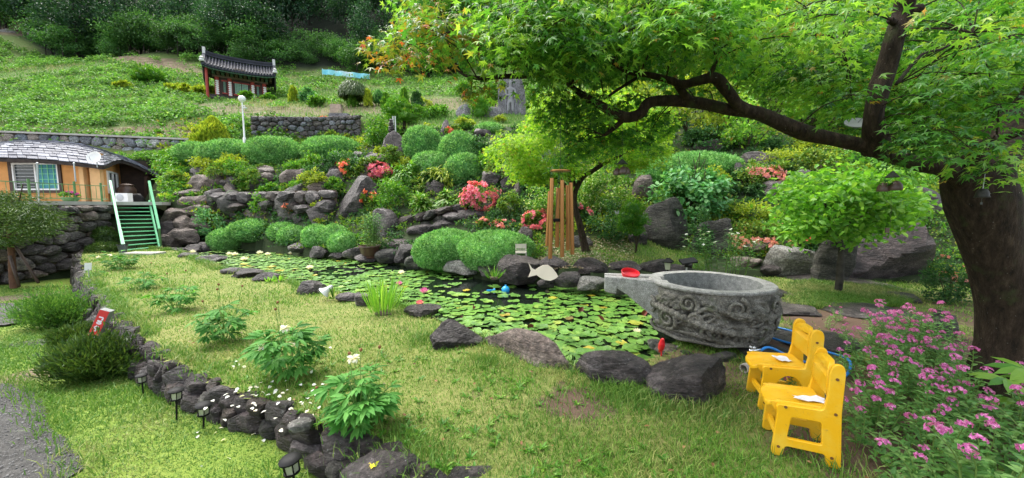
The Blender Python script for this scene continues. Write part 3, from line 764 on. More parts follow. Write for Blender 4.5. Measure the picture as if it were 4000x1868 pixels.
def ragged(poly, amp, step=.03):
    out = []
    for i in range(len(poly)):
        a, b = np.array(poly[i]), np.array(poly[(i + 1) % len(poly)]); n = max(1, int(np.linalg.norm(b - a) / step))
        for k in range(n):
            q = a + (b - a) * k / n; out.append(tuple(q + amp * np.array([noise(np.r_[q, 0.], 2.6, 1, 4), noise(np.r_[q, 1.], 2.6, 2, 4)])))
    return out
GRAVEL, GRAVEL2 = ragged(GRAVEL, .055), ragged(GRAVEL2, .08)
sheet('gravel_road', GRAVEL, lambda x, y: lowz(y) + .03 + .012 * noise(np.c_[x, y], 4, 2, 2), .026, M['gravel'], 'grey gravel road at the lower left', 'road')
sheet('gravel_path', GRAVEL2, lambda x, y: lowz(y) + .035 + .012 * noise(np.c_[x, y], 4, 2, 2), .06, M['gravel'], 'small gravel path beside the low junipers', 'path')
# earth face of the lawn towards pond and road
mb = MB()
for line, zb in ((NEARSHORE, -.6), ([tuple(p) for p in WALLPATH], -1.2)):
    n = len(line)
    P = np.array([(x, y, .0) for x, y in line] + [(x, y, zb) for x, y in line])
    mb.add(P, np.array([(i, i + 1, n + i + 1, n + i) for i in range(n - 1)]))
single('lawn_bank', mb, M['soil'], 'earth bank holding up the lawn', 'bank', kind='structure', base=np.zeros(3))
wp = np.array(POND); wc = wp.mean(0); wq = wc + (wp - wc) * 1.03
mb = MB().add(np.c_[wq, np.full(len(wq), WATER_Z)], [tuple(range(len(wq)))[::-1]])
single('pond_water', mb, M['water'], 'dark still water of the lily pond', 'water', kind='structure', base=np.zeros(3))
# ---------------------------------------------------------------- stones
_rk = {}
def rock_me(var, mat, sub=4):
    k = (var, mat, sub)
    if k not in _rk:
        V, Fc = rockmesh(100 + var, sub)
        _rk[k] = newmesh('stone_mesh', MB().add(V, Fc), M[mat], True, 24)
    return _rk[k]
def stone(name, c, dims, mat, rz=0.0, var=0, parent=None, tilt=(0, 0), sub=4):
    o = link(name, rock_me(var % 12, mat, sub), parent, c)
    o.scale = tuple(float(d) for d in dims); o.rotation_euler = (tilt[0], tilt[1], rz)
    return o
g = np.random.default_rng(5)
for i, (r, y) in enumerate(RKB):
    u0, u1, v0, v1, mt, lab = r
    b = W((u0 + u1) / 2, v1, y); w = (u1 - u0) * y / FL; h = (v1 - v0) * y / FL
    nm, ct = ('stone_step', 'step') if 'step of' in lab else ('boulder', 'boulder')
    o = stone(nm, b + np.array([0, .38 * w, h * .46]), (w * 1.06, w * g.uniform(.75, .95), h * 1.22), mt, g.uniform(-.25, .25) + math.pi * g.integers(0, 2), i)
    tag(o, lab, ct, 'stone steps of the garden stair' if ct == 'step' else 'boulders of the rock garden')
# near pond edge, flagstones
NR = [  # u0,u1,v0,v1,z base, material, depth factor, label
 (690,745,985,1006,0,'rock',1.0,'small edge stone at the near corner of the pond by the stairs'),
 (740,830,995,1022,0,'rock',1.0,'flat edge stone, second from the stairs'),
 (845,925,1044,1070,0,'rock',1,'edge stone left of the long slate at the near shore'),
 (880,995,1050,1085,0,'rock',.8,'long slate at the near pond shore'),
 (980,1060,1062,1100,0,'rock',1,'grey edge stone right of the long slate'),
 (1130,1255,1085,1150,0,'rock',.9,'pointed grey boulder left of the white flower lamp'),
 (1300,1395,1145,1180,0,'rock',.8,'low edge stone behind the iris clump'),
 (1370,1460,1130,1195,0,'rock',.8,'dark edge stone left of the iris clump'),
 (1560,1710,1190,1240,0,'rock',.8,'flat dark stone right of the iris clump'),
 (1672,1880,1240,1364,0,'rock',.8,'rough grey boulder at the pond corner'),
 (1870,2270,1290,1470,0,'rockbrown',.42,'long brown slab boulder along the near shore'),
 (2270,2590,1365,1520,-.02,'rock',.6,'large dark boulder in front of the lily pads'),
 (2560,2905,1395,1600,-.05,'rock',.75,'large flat topped dark boulder before the basin'),
 (2380,2560,1440,1510,0,'rock',.6,'dark stone joining the two large boulders'),
 (2590,2680,1345,1400,-.06,'rockbrown',.8,'flat brown stone under the red bird'),
 (2540,2600,1325,1362,-.1,'granite',1,'small pale stone at the left foot of the basin'),
 (2790,2900,1372,1425,-.03,'rockmoss',.8,'greenish flat stone at the foot of the basin'),
 (2660,2730,1372,1400,-.03,'rock',.9,'small wedge stone in front of the basin'),
 (2626,2660,1350,1374,-.03,'granite',.9,'round pebble at the foot of the basin'),
 (3000,3260,1160,1235,0,'rock',.7,'broad flagstone right of the basin'),
 (3020,3130,1100,1165,0,'rock',.9,'dark stone beyond the broad flagstone'),
 (3175,3335,1062,1112,0,'rock',.6,'flat grey stone left of the small tree trunk'),
 (3345,3575,1082,1134,0,'rockbrown',.5,'flat stone in front of the largest boulder'),
 (3360,3660,1182,1262,0,'rock',.5,'wide flagstone right of the grass patch'),
 (3540,3650,1150,1185,0,'rock',.6,'pale flagstone half covered by grass'),
 (3650,3780,1130,1330,0,'rock',.7,'upright grey stone left of the maple trunk'),
 (3120,3450,1290,1380,0,'rock',.6,'broad flagstone behind the yellow chairs'),
 (2960,3200,1360,1440,0,'rockmoss',.6,'dark flagstone under the blue hose'),
 (3000,3140,1020,1062,.05,'rockbrown',.6,'layered flat stone below the granite boulder'),
]
for i, (u0, u1, v0, v1, zb, mt, df, lab) in enumerate(NR):
    b = G((u0 + u1) / 2, v1, zb); y = b[1]; w = (u1 - u0) * y / FL
    flatst = 'flag' in lab or 'flat grey' in lab or 'flat stone in' in lab or 'layered flat' in lab or 'flat brown' in lab
    h = .10 if flatst else min((v1 - v0) * y / FL * .8, .36)
    d = w * df if not flatst else abs(G((u0 + u1) / 2, v0, zb)[1] - y)
    rz = g.uniform(-.15, .15) + math.pi * g.integers(0, 2)
    if 'long brown slab' in lab: rz, w, d = math.atan2(G(2270, 1470)[1] - G(1900, 1330)[1], G(2270, 1470)[0] - G(1900, 1330)[0]), 1.25, .36
    cz = b[2] + (h * .30 if not flatst else -.005)
    c = np.array([b[0], b[1] + d * .5, cz])
    if 'long brown slab' in lab: c = (G(1900, 1335) + G(2270, 1470)) / 2 + np.array([0, .1, .03])
    o = stone('flagstone' if flatst else 'boulder', c + np.array([0, 0, .025 * flatst]), (w * 1.05, d * 1.1, h * 1.3), mt, rz, i + 3, None, (0, 0), 4 if flatst else 5)
    tag(o, lab, 'flagstone' if flatst else 'boulder', 'flagstones set in the garden soil' if flatst else 'boulders along the near pond edge')
b = G(165, 1345, -.45)
tag(stone('flagstone', b + np.array([0, 0, .0]), (1.05, .62, .09), 'rock', .35, 4), 'single flat stone in the lower lawn near the red sign', 'flagstone')
M['edgebrown'] = rockmat('brown_edge_stone', [(.016, .010, .008), (.05, .034, .027), (.15, .115, .095)], (.20, .18, .15), .66, .5, 1.2)
# dry stone edging of the lawn
wall = E('retaining_wall', (-2.4, 2.9, -.5), 'low edging wall of dark angular stones between lawn and lower lawn', 'stone wall')
L0 = np.array(WALLPATH); seg = np.linalg.norm(np.diff(L0, axis=0), axis=1); cum = np.r_[0, np.cumsum(seg)]
def along(s):
    i = min(np.searchsorted(cum, s, 'right') - 1, len(seg) - 1); f = (s - cum[i]) / seg[i]
    return L0[i] + (L0[i + 1] - L0[i]) * f, unit(L0[i + 1] - L0[i])
k = 0
for row in range(2):
    s = g.uniform(0, .2)
    while s < cum[-1]:
        p, d = along(s); nrm = np.array([-d[1], d[0]]) * -1
        if nrm[0] > 0: nrm = -nrm
        zl = float(lowz(p[1])); H = .0 - zl
        w = g.uniform(.15, .33); h = H * g.uniform(.52, .68)
        zc = .015 - h * .5 - row * H * .42 + g.uniform(-.03, .03)
        q = p + nrm * (.01 + .055 * row + g.uniform(-.045, .045))
        stone('stone', np.array([q[0], q[1], zc]) - np.array([-2.4, 2.9, -.5]), (w * 1.05, g.uniform(.14, .24), h * 1.20), ['rockwine', 'edgebrown', 'rock', 'rockwine', 'rockmoss'][k % 5 if row else (k % 4)], math.atan2(d[1], d[0]) + g.uniform(-.3, .3), k * 5 + 1, wall, (g.uniform(-.25, .25), g.uniform(-.3, .3)), 4)
        s += w * .80; k += 1
for (u, v, w, d, h, mt, lab, rz) in ((1500, 1840, .50, .34, .13, 'rock', 'bluish slate block at the bottom edge of the picture', .1), (1830, 1858, .34, .16, .08, 'rock', 'black slate sliver in the foreground grass', .5)):
    tag(stone('boulder', G(u, v) + np.array([0, .02, .0]), (w, d, h), mt, rz, k), lab, 'boulder'); k += 3
tag(stone('boulder', G(1165, 1690, .0) + np.array([0, .04, .04]), (.17, .13, .07), 'granite', .6, 6), 'white stone lying on the dark edging', 'stone')
# ---- walls whose stones fit each other
def clip(poly, n, c):
    out = []
    for i in range(len(poly)):
        a, b = poly[i], poly[(i + 1) % len(poly)]
        da, db = a @ n - c, b @ n - c
        if da <= 0: out.append(a)
        if da * db < 0: out.append(a + (b - a) * da / (da - db))
    return out
def cells(w, h, sx, sy, g, jit=.34):
    nxx, nyy = max(2, int(w / sx)), max(2, int(h / sy))
    S = np.array([((i + .5 + .5 * (j % 2) - .25 + g.uniform(-jit, jit)) * w / nxx, (j + .5 + g.uniform(-jit, jit)) * h / nyy) for j in range(nyy) for i in range(nxx)])
    T = S * np.array([1 / sx, 1 / sy]); res = []
    for i in range(len(S)):
        p = [np.array(q, float) for q in ((0, 0), (w / sx, 0), (w / sx, h / sy), (0, h / sy))]
        for j in np.argsort(((T - T[i]) ** 2).sum(1))[1:16]:
            n = T[j] - T[i]; p = clip(p, n, n @ (T[i] + T[j]) / 2)
            if len(p) < 3: break
        if len(p) >= 3: res.append(np.array(p) * np.array([sx, sy]))
    return res
def fitwall(root, path, zb, zt, sx, sy, mats, gap=.93, proud=.09, backmat='soil', seed=1, cap=None):
    """stones on a wall that follows a line of ground points; zb, zt: heights at both ends"""
    g = np.random.default_rng(seed); P = np.array([p[:2] for p in path]); sg = np.linalg.norm(np.diff(P, axis=0), axis=1); cu = np.r_[0, np.cumsum(sg)]
    Lw = cu[-1]; loc = np.array(root.location)
    def at(s, t, d):
        i = min(max(np.searchsorted(cu, s, 'right') - 1, 0), len(sg) - 1); f = (s - cu[i]) / sg[i]; e = unit(P[i + 1] - P[i]); n = np.array([e[1], -e[0]])
        p = P[i] + (P[i + 1] - P[i]) * f + n * d; a = s / Lw
        lo, hi = zb[0] + (zb[1] - zb[0]) * a, zt[0] + (zt[1] - zt[0]) * a
        return np.array([p[0], p[1], lo + (hi - lo) * t])
    H = (zt[0] - zb[0] + zt[1] - zb[1]) / 2
    for c in cells(Lw, H, sx, sy, g):
        m = c.mean(0); n = len(c); c = m + (c - m) * gap
        c2 = []                                            # cut the corners so that the stones look worn
        for i in range(n): c2 += [c[i] * .78 + c[i - 1] * .22, c[i] * .78 + c[(i + 1) % n] * .22]
        c = np.array(c2); n = len(c); pr = proud * g.uniform(.4, 1.3)
        f = m + (c - m) * g.uniform(.74, .86)
        V = [at(x, y / H, -.12) for x, y in c] + [at(x, y / H, pr * .35) for x, y in c] + [at(x, y / H, pr * g.uniform(.85, 1.1)) for x, y in f] + [at(m[0], m[1] / H, pr * 1.25)]
        F = [(i, (i + 1) % n, n + (i + 1) % n, n + i) for i in range(n)] + [(n + i, n + (i + 1) % n, 2 * n + (i + 1) % n, 2 * n + i) for i in range(n)] + [(2 * n + i, 2 * n + (i + 1) % n, 3 * n) for i in range(n)]
        mb = MB().add(np.array(V) - loc, F); mm = mb.verts().mean(0); shift(mb, mm)
        o = link('stone', newmesh('stone', mb, M[mats[g.integers(0, len(mats))]], True, 14), root, mm)
    mb = MB(); n = len(P)
    V = [at(s, 0, -.03) for s in cu] + [at(s, 1, -.03) for s in cu] + [at(s, 1, -.45) for s in cu]
    mb.add(np.array(V) - loc, [(i, i + 1, n + i + 1, n + i) for i in range(n - 1)] + [(n + i, n + i + 1, 2 * n + i + 1, 2 * n + i) for i in range(n - 1)])
    link('mortar', newmesh('mortar', mb, M[backmat]), root)
    if cap:
        mb = MB()
        for i in range(n - 1):
            a, b = at(cu[i], 1, -.15), at(cu[i + 1], 1, -.15)
            V, F = bar(a + np.array([0, 0, cap * .55]), b + np.array([0, 0, cap * .55]), .55, cap); mb.add(V - loc, F)
        link('coping', newmesh('coping', mb, M['concrete']), root)
for k, c in (('w1', (.34, .36, .37)), ('w2', (.30, .26, .22)), ('w3', (.20, .23, .27)), ('w4', (.42, .42, .40)), ('w5', (.16, .17, .19))):
    M[k] = rockmat('wall_stone_' + {'w1': 'grey', 'w2': 'tan', 'w3': 'blue', 'w4': 'pale', 'w5': 'slate'}[k], [tuple(q * .75 for q in c), c, tuple(q * 1.25 for q in c)], (.42, .42, .40), .68, .75, .7, None, .2, (1, 1, 1))
yb = 22.0
pa = [W(-330, 520, yb - .1), W(0, 520, yb), W(380, 540, yb + .1), W(765, 548, yb + .3)]
zt = (W(-330, 500, yb)[2], W(765, 543, yb + .3)[2])
bw = E('stone_wall', (pa[1][0], pa[1][1], zt[0] - 1.6), 'wall of fitted grey blue and tan stones with a concrete coping behind the house', 'stone wall')
fitwall(bw, pa, (zt[0] - 1.75, zt[1] - 1.5), (zt[0] - .1, zt[1] - .1), .62, .42, ['w1', 'w1', 'w2', 'w3', 'w4', 'w5', 'w2'], .93, .10, 'soil', 3, .10)
pa = [W(985, 560, 22.9), W(1100, 560, 23.0), W(1260, 560, 23.1), W(1410, 560, 22.6)]
dw = E('stone_wall', (pa[1][0], pa[1][1], pa[1][2]), 'dark dry stone wall holding up the upper terrace', 'stone wall')
fitwall(dw, pa, (pa[0][2] - .4, pa[3][2] - .4), (W(985, 455, 23)[2], W(1410, 452, 22.8)[2]), .44, .28, ['walldark', 'walldark', 'walldark', 'w5', 'terr'], .92, .12, 'soil', 4)
tw = E('stone_wall', (TW[2][0], TW[2][1], -.9), 'rough boulder wall carrying the terrace of the house', 'stone wall')
pa = [np.r_[p, 0] for p in TW]
fitwall(tw, pa, (-1.05, -.45), (TERR_Z - .14, TERR_Z - .14), .50, .32, ['terr', 'terr', 'rockbrown', 'terr', 'rock'], .94, .2, 'soil', 6)
pa = [W(u, v, YF(u, v) + .55) for u, v in ((838, 872), (960, 884), (1080, 886), (1200, 888), (1318, 890))]
lg = E('rock_terrace', pa[2], 'ledge of stacked dark rocks across the slope behind the clipped domes', 'rock ledge')
fitwall(lg, pa, (pa[0][2] - .3, pa[4][2] - .3), (W(838, 752, pa[0][1])[2], W(1318, 742, pa[4][1])[2]), .74, .42, ['rock', 'rockmoss', 'rockbrown', 'rock', 'edgebrown'], .95, .30, 'soil', 9)
pa = [W(u, v, YF(u, v) + .45) for u, v in ((1560, 905), (1660, 905), (1760, 880), (1880, 830))]
lg = E('rock_terrace', pa[1], 'ledge of stacked dark rocks along the left side of the stone steps', 'rock ledge')
fitwall(lg, pa, (pa[0][2] - .2, pa[3][2] - .2), (pa[0][2] + .5, pa[3][2] + .45), .5, .30, ['rock', 'rockmoss', 'rock', 'edgebrown'], .95, .22, 'soil', 10)
pa = [W(u, v, YF(u, v) + .3) for u, v in ((2880, 1015), (3020, 1000), (3140, 985), (3240, 975))]
lg = E('rock_terrace', pa[1], 'low ledge of rocks under the salmon azaleas on the right bank', 'rock ledge')
fitwall(lg, pa, (pa[0][2] - .2, pa[3][2] - .2), (pa[0][2] + .35, pa[3][2] + .4), .55, .30, ['rock', 'rockmoss', 'rockbrown'], .95, .2, 'soil', 12)
mb = MB(); P = np.array(TERRACE); n = len(P)
mb.add(np.r_[np.c_[P, np.full(n, TERR_Z)], np.c_[P, np.full(n, TERR_Z - .13)]], [tuple(range(n)), ] + [(i, n + i, n + (i + 1) % n, (i + 1) % n) for i in range(n)])
single('house_terrace', mb, M['concrete'], 'concrete terrace in front of the house', 'terrace', kind='structure', base=np.zeros(3))
# ---------------------------------------------------------------- shrubs
UP = np.array([0, 0, 1.0])
def petals(P, out, size, g, k=4):
    """small open flowers: k petals round each point"""
    n = len(P); V, Fs, off = [], [], 0
    out = unit(out + g.normal(size=(n, 3)) * .25); ref = unit(np.cross(out, g.normal(size=(n, 3)))); bi = np.cross(out, ref)
    for j in range(k):
        a = j * 2 * math.pi / k + g.uniform(-.2, .2, n)
        d = np.cos(a)[:, None] * ref + np.sin(a)[:, None] * bi + out * .45
        v, f = leafquads(P, d, out, size * g.uniform(.75, 1.2, n), size * .75, .1, .2)
        V.append(v); Fs.append(f + off); off += len(v)
    return np.concatenate(V), np.concatenate(Fs)
def twigs(c, rad, g, n=5, r=.012):
    mb = MB()
    for i in range(n):
        d = sph(1, g, .1)[0]
        e = np.array([0, 0, rad[2] * .5]) + d * np.asarray(rad) * .75
        m = e * .5 + np.array([0, 0, .1 * rad[2]]) + g.normal(size=3) * .05 * rad[0]
        s = g.normal(size=3) * np.array([.12, .12, 0]) * rad[0]
        mb.add(*tube(smoothpath([s - np.array([0, 0, .12]), s * .6 + m, e], 6), np.linspace(r, r * .4, 6), 5))
    return mb
def mound(w, h, seed, L, mat=None, n=None):
    """clipped juniper: a closed mound of short upright needle sprays"""
    g = np.random.default_rng(seed); h *= 1.02; rad = np.array([w / 2, w * .42, h * .62]); c = np.array([0, 0, h * .40])
    area = 4 * math.pi * ((rad[0] * rad[1]) ** 1.6 / 3 + (rad[0] * rad[2]) ** 1.6 / 3 + (rad[1] * rad[2]) ** 1.6 / 3) ** (1 / 1.6)
    n = n or int(min(14000, area * .75 / (L * L * .30) * 3.2))
    P, o = shell(n, c, rad, g, .09, .075, 3.8, -.62, seed % 9)
    P += g.normal(size=P.shape) * L * .12
    D = unit(o * .75 + UP * .25 + g.normal(size=P.shape) * .55)
    mb = MB().add(*leafquads(P - D * L * .35, D, g.normal(size=P.shape) + o, L * g.uniform(.6, 1.3, n), L * .34, .1, .25))
    mb.add(*core(c, rad, .93, .075, 3.8, seed % 9, 3))
    return mb
def leafy(w, h, seed, L, style='leafy'):
    """loose shrub of many leaf clumps"""
    g = np.random.default_rng(seed); rad = np.array([w / 2, w * .40, h * .5]); c = np.array([0, 0, h * .52])
    if style == 'spill': rad[1] *= .5
    if style == 'ivy': rad = np.array([w / 2, w * .35, h * .55]); c[2] = h * .4
    k = int(np.clip(w * h / (L * L) * .10, 16, 90))
    cp, co_ = shell(k, c, rad * .86, g, .42, .26, 2.6, -.85, seed % 9)
    m = 64 if style != 'ivy' else 110
    P = np.repeat(cp, m, 0) + g.normal(size=(k * m, 3)) * np.repeat(g.uniform(.10, .22, k), m)[:, None] * rad * np.array([1, 1, .85])
    o = unit((P - c) / rad); n = len(P)
    P[:, 2] = np.maximum(P[:, 2], g.uniform(.0, .12, n) * h)
    if style == 'fern':
        D = unit(o * np.array([1, 1, .3]) + g.normal(size=P.shape) * .4); N = UP + o * .4 + g.normal(size=P.shape) * .25
        mb = MB().add(*leaflong(P, D, N, L * g.uniform(1.0, 2.0, n), L * .42, .1, .55))
    else:
        D = unit(o * .6 + g.normal(size=P.shape) * .75 + UP * (.15 if style != 'spill' else -.35)); N = UP * .7 + o * .7 + g.normal(size=P.shape) * .45
        mb = MB().add(*leafquads(P, D, N, L * g.uniform(.65, 1.35, n), L * g.uniform(.5, .72, n), .16, .18))
    return mb, c, rad
for i, (s, y) in enumerate(SHB):
    st, mt, u0, u1, v0, v1, lab = s[:7]
    b = W((u0 + u1) / 2, v1, y); px = y / FL; w, h = (u1 - u0) * px, (v1 - v0) * px
    g = np.random.default_rng(900 + i)
    nm = {'mound': 'clipped_juniper' if mt == 'juniper' else 'clipped_bush', 'ivy': 'groundcover_plant', 'spill': 'creeper', 'fern': 'feathery_shrub'}.get(st, 'azalea' if 'zalea' in lab else 'shrub')
    ct = {'mound': 'clipped shrub', 'ivy': 'groundcover', 'spill': 'creeper', 'fern': 'fern' if 'fern' in lab else 'shrub'}.get(st, 'azalea' if 'zalea' in lab else 'shrub')
    grp = {'mound': 'clipped mounds of the garden', 'spill': 'creepers on the cliff'}.get(st, 'shrubs of the rock garden' if y < 25 else 'shrubs on the upper slope')
    root = E(nm, b + np.array([0, (w * .16 if st == 'mound' else w * .25) if y < 25 else 0, -.04]), lab, ct, grp)
    if st == 'mound':
        if mt == 'juniper': mb = mound(w * 1.09, h, 50 + i, 10.5 * px)
        else: mb = mound(w, h, 50 + i, 11 * px, mt)
        part('foliage', mb, M[mt], root)
        part('branches', twigs(None, (w * .4, w * .3, h), g, 5), M['twig'], root)
        continue
    if st == 'weep':
        n = 4200; rad = np.array([w / 2, w / 2, h * .55]); P, o = shell(n, (0, 0, h * .5), rad, g, .35, .12, 3, -.1)
        D = unit(o * np.array([.5, .5, 0]) - UP * .8 + g.normal(size=P.shape) * .2)
        part('foliage', MB().add(*leaflong(P, D, o, w * .16, w * .022, .05, .15)).add(*core((0, 0, h * .5), rad, .35)), M['yew'], root)
        part('trunk', MB().add(*tube([(0, 0, -.1), (.05, 0, h * .6)], .06, 6)), M['twig'], root); continue
    L = {'big': 20, 'fern': 15, 'ivy': 11, 'spill': 13}.get(st, 11) * px
    if mt in ('variegated',) and st == 'fern': L *= 1.2
    if st == 'big':
        n = 2300; rad = np.array([w / 2, w * .4, h * .5]); c = np.array([0, 0, h * .5])
        cp, _ = shell(70, c, rad * .9, g, .6, .2, 2.5, -.7)
        P = np.repeat(cp, 33, 0) + g.normal(size=(2310, 3)) * .13 * rad * np.array([1, 1, .8]); o = unit((P - c) / rad)
        D = unit(o * .5 + g.normal(size=P.shape) * .7); N = UP + o * .6 + g.normal(size=P.shape) * .4
        mb = MB().add(*leaflong(P, D, N, L * g.uniform(.8, 1.4, len(P)), L * .8, .08, .2))
        sb = twigs(None, (w * .42, w * .3, h), g, 11, .02)
        for k in range(7): sb.add(*tube(smoothpath([(g.uniform(-.2, .2), g.uniform(-.2, .2), -.75), (g.uniform(-.3, .3), 0, h * .2), (g.uniform(-.7, .7), 0, h * .75)], 8), np.linspace(.022, .008, 8), 5))
    else:
        mb, c, rad = leafy(w, h, 50 + i, L, st)
        sb = twigs(None, rad, g, 6)
    part('foliage', mb, M[mt], root)
    part('branches', sb, M['twig'], root)
    if len(s) > 7:
        kq = max(6, s[8] // 9)
        cp, co_ = shell(kq, c, rad * 1.02, g, .18, .22, 2.6, -.3 if s[8] < 300 else -.75, (50 + i) % 9)
        P = np.repeat(cp, 9, 0) + g.normal(size=(kq * 9, 3)) * .10 * rad; o = unit((P - c) / rad)
        P = c + o * rad * np.maximum(np.linalg.norm((P - c) / rad, axis=1), .88)[:, None] * 1.02
        if s[8] >= 300: keep = noise(P, 2.2, i, 2) + .25 > 0; P, o = P[keep], o[keep]
        f = 8.5 * px if s[8] > 200 else 8 * px
        part('blossoms', MB().add(*petals(P, o, f, g)), M[s[7]], root)
# golden conifer dome, small conifers, pine, stacked topiary
def conifer(u0, u1, v0, v1, mat, lab, nm='conifer', prof=.55, grp='small conifers on the terrace', n=2600, y=None):
    y = y or YF((u0 + u1) / 2, v1); px = y / FL; w, h = (u1 - u0) * px, (v1 - v0) * px; b = W((u0 + u1) / 2, v1, y)
    g = np.random.default_rng(int(u0)); root = E(nm, b - np.array([0, 0, .05]), lab, 'conifer', grp)
    t = g.uniform(0, 1, n) ** .8; a = g.uniform(0, 6.283, n); lump = 1 + .30 * noise(np.c_[np.cos(a) * 2, np.sin(a) * 2, t * 5], 2.2, int(u0) % 9, 2)
    r = w / 2 * np.maximum(1 - t ** (1 / prof), 0) ** prof * lump * g.uniform(.75, 1.05, n)
    P = np.c_[r * np.cos(a), r * np.sin(a), h * (.03 + .97 * t)]; o = unit(np.c_[np.cos(a), np.sin(a), .5 + t])
    L = 13 * px
    part('foliage', MB().add(*leafquads(P, unit(o + UP * .9 + g.normal(size=P.shape) * .4), g.normal(size=P.shape) + o, L * g.uniform(.7, 1.4, n), L * .5)), M[mat], root)
    part('trunk', MB().add(*tube([(0, 0, -.1), (0, 0, h * .85)], [w * .06, w * .02], 6)), M['twig'], root)
    return root
conifer(763, 910, 468, 572, 'lime', 'golden dome shaped conifer behind the juniper hedges', 'golden_conifer', .9, 'conifers by the lamp post', 5200)
for u, v0, v1, wd_, mt, lab in ((1147, 348, 412, 26, 'lime', 'slim light green conifer near the shrine on the terrace'), (1438, 360, 418, 22, 'lime', 'slim light conifer just right of the weeping shrub'), (1378, 378, 420, 26, 'bright', 'short conifer in front of the weeping shrub'), (1510, 375, 425, 34, 'bright', 'pale conifer between weeping shrub and pine'), (1580, 355, 415, 26, 'bright', 'thin conifer behind the pine on the terrace'), (1480, 365, 410, 40, 'blue', 'bluish conifer behind the pale one')):
    conifer(u - wd_ / 2, u + wd_ / 2, v0, v1, mt, lab, 'small_conifer', .7, n=700)
def padtree(name, base, pts_, trunk, mat, lab, cat, L, grp=None, flat=.45, dens=420):
    """cloud pruned tree: trunk polyline and foliage pads"""
    g = np.random.default_rng(len(lab)); root = E(name, base, lab, cat, grp)
    mb = MB()
    for tr in trunk: mb.add(*tube(smoothpath(np.array(tr[0]) - base, 12), np.linspace(tr[1], tr[2], 12), 7, rough=.2))
    part('trunk', mb, M['bark'], root, True)
    for p, r in pts_:
        rad = np.array([r, r * .8, r * flat]); n = dens; P, o = shell(n, (0, 0, 0), rad, g, .4, .2, 3, -.5)
        D = unit(o + UP * .5 + g.normal(size=P.shape) * .4)
        m = MB().add(*leafquads(P, D, g.normal(size=P.shape) + o, L * g.uniform(.7, 1.3, n), L * .35)).add(*core((0, 0, 0), rad, .7))
        c = np.array(p) - base
        q = part('foliage_pad', shift(m, -c), M[mat], root)
    return root
yy = 20.5; b = W(1575, 520, yy)
padtree('pine_tree', b, [(W(1555, 410, yy), .62), (W(1530, 432, yy - .3), .50), (W(1592, 455, yy - .2), .75), (W(1625, 432, yy), .45), (W(1550, 462, yy + .3), .5)], [([W(1575, 525, yy), W(1580, 480, yy), W(1570, 440, yy), W(1556, 410, yy)], .10, .05), ([W(1578, 470, yy), W(1600, 455, yy - .2), W(1625, 436, yy)], .06, .03)], 'bright', 'cloud pruned pine with flat green pads on the terrace', 'pine tree', .16)
yy = 24; b = W(1628, 425, yy)
padtree('topiary_tree', b, [(W(1628, 372, yy), .22), (W(1626, 390, yy), .32), (W(1632, 408, yy), .42)], [([W(1628, 428, yy), W(1628, 400, yy), W(1628, 372, yy)], .06, .03)], 'dark', 'dark tiered topiary with three balls behind the pine', 'topiary', .14, None, .7, 260)
yy = 24.0; b = W(1872, 485, yy)
padtree('small_tree', b, [(W(1872, 392, yy), .42), (W(1858, 415, yy - .2), .42), (W(1888, 420, yy), .45), (W(1872, 440, yy - .2), .5)], [([W(1872, 490, yy), W(1873, 440, yy), W(1872, 395, yy)], .05, .02)], 'bright', 'slim young tree in front of the grey rock face', 'tree', .17, None, .9, 240)
yy = 37.0; b = W(580, 352, yy)
padtree('small_tree', b, [(W(560, 300, yy), .9), (W(600, 296, yy), .9), (W(580, 285, yy), 1.0), (W(612, 310, yy), .6), (W(545, 312, yy), .5)], [([W(581, 356, yy), W(580, 325, yy), W(578, 298, yy)], .13, .06)], 'bright', 'little round tree alone on the meadow', 'tree', .28, None, .6, 300)
# a small tree with a bare leaning stem before the mossy cliff
yy = YF(2478, 984); b = W(2478, 984, yy)
padtree('small_tree', b, [(W(2450, 850, yy), .28), (W(2500, 862, yy), .24), (W(2470, 815, yy), .26), (W(2440, 890, yy + .1), .2), (W(2488, 905, yy), .18)], [([W(2482, 990, yy), W(2486, 950, yy), W(2475, 900, yy), W(2468, 840, yy)], .035, .012), ([W(2484, 960, yy), W(2500, 910, yy), W(2502, 860, yy)], .022, .01)], 'bright', 'slender small tree on the grassy bed before the mossy cliff', 'tree', .075, None, .9, 300)
# the small broad leaved tree on the right
yy = 6.9; b = G(3275, 1146)
root = E('small_tree', b, 'small round leaved tree with a mossy trunk in the grass patch right of the basin', 'tree')
def w2(u, v, d=0.0): return W(u, v, b[1] + d) - b
g = np.random.default_rng(77); mb = MB()
for P, r0, r1 in (([w2(3272, 1160), w2(3282, 1060), w2(3285, 960), w2(3275, 900), w2(3290, 800)], .058, .026), ([w2(3283, 960), w2(3240, 920), w2(3190, 870), w2(3130, 810, -.2)], .035, .014), ([w2(3280, 915), w2(3330, 860), w2(3420, 820, .2), w2(3500, 770, .3)], .035, .014), ([w2(3290, 830), w2(3310, 760), w2(3330, 690, .2)], .035, .012), ([w2(3240, 915), w2(3230, 820, -.2), w2(3200, 730, -.1)], .03, .012)):
    mb.add(*tube(smoothpath(P, 14), np.linspace(r0, r1, 14), 8, rough=.3))
part('trunk', mb, M['barkgrey'], root, True)
cl = []
for i in range(150):
    u = g.uniform(3075, 3555); top = np.interp(u, [3031, 3100, 3250, 3350, 3480, 3603], [800, 700, 640, 625, 680, 790]); bot = np.interp(u, [3031, 3100, 3300, 3450, 3603], [860, 920, 935, 905, 840])
    cl.append(w2(u, g.uniform(top + 15, bot), g.uniform(-.8, .8)))
cl = np.array(cl); P = np.repeat(cl, 40, 0) + g.normal(size=(len(cl) * 40, 3)) * np.array([.16, .16, .10])
D = unit(g.normal(size=P.shape) * np.array([1, 1, .6]) - UP * .25); N = UP + g.normal(size=P.shape) * .8
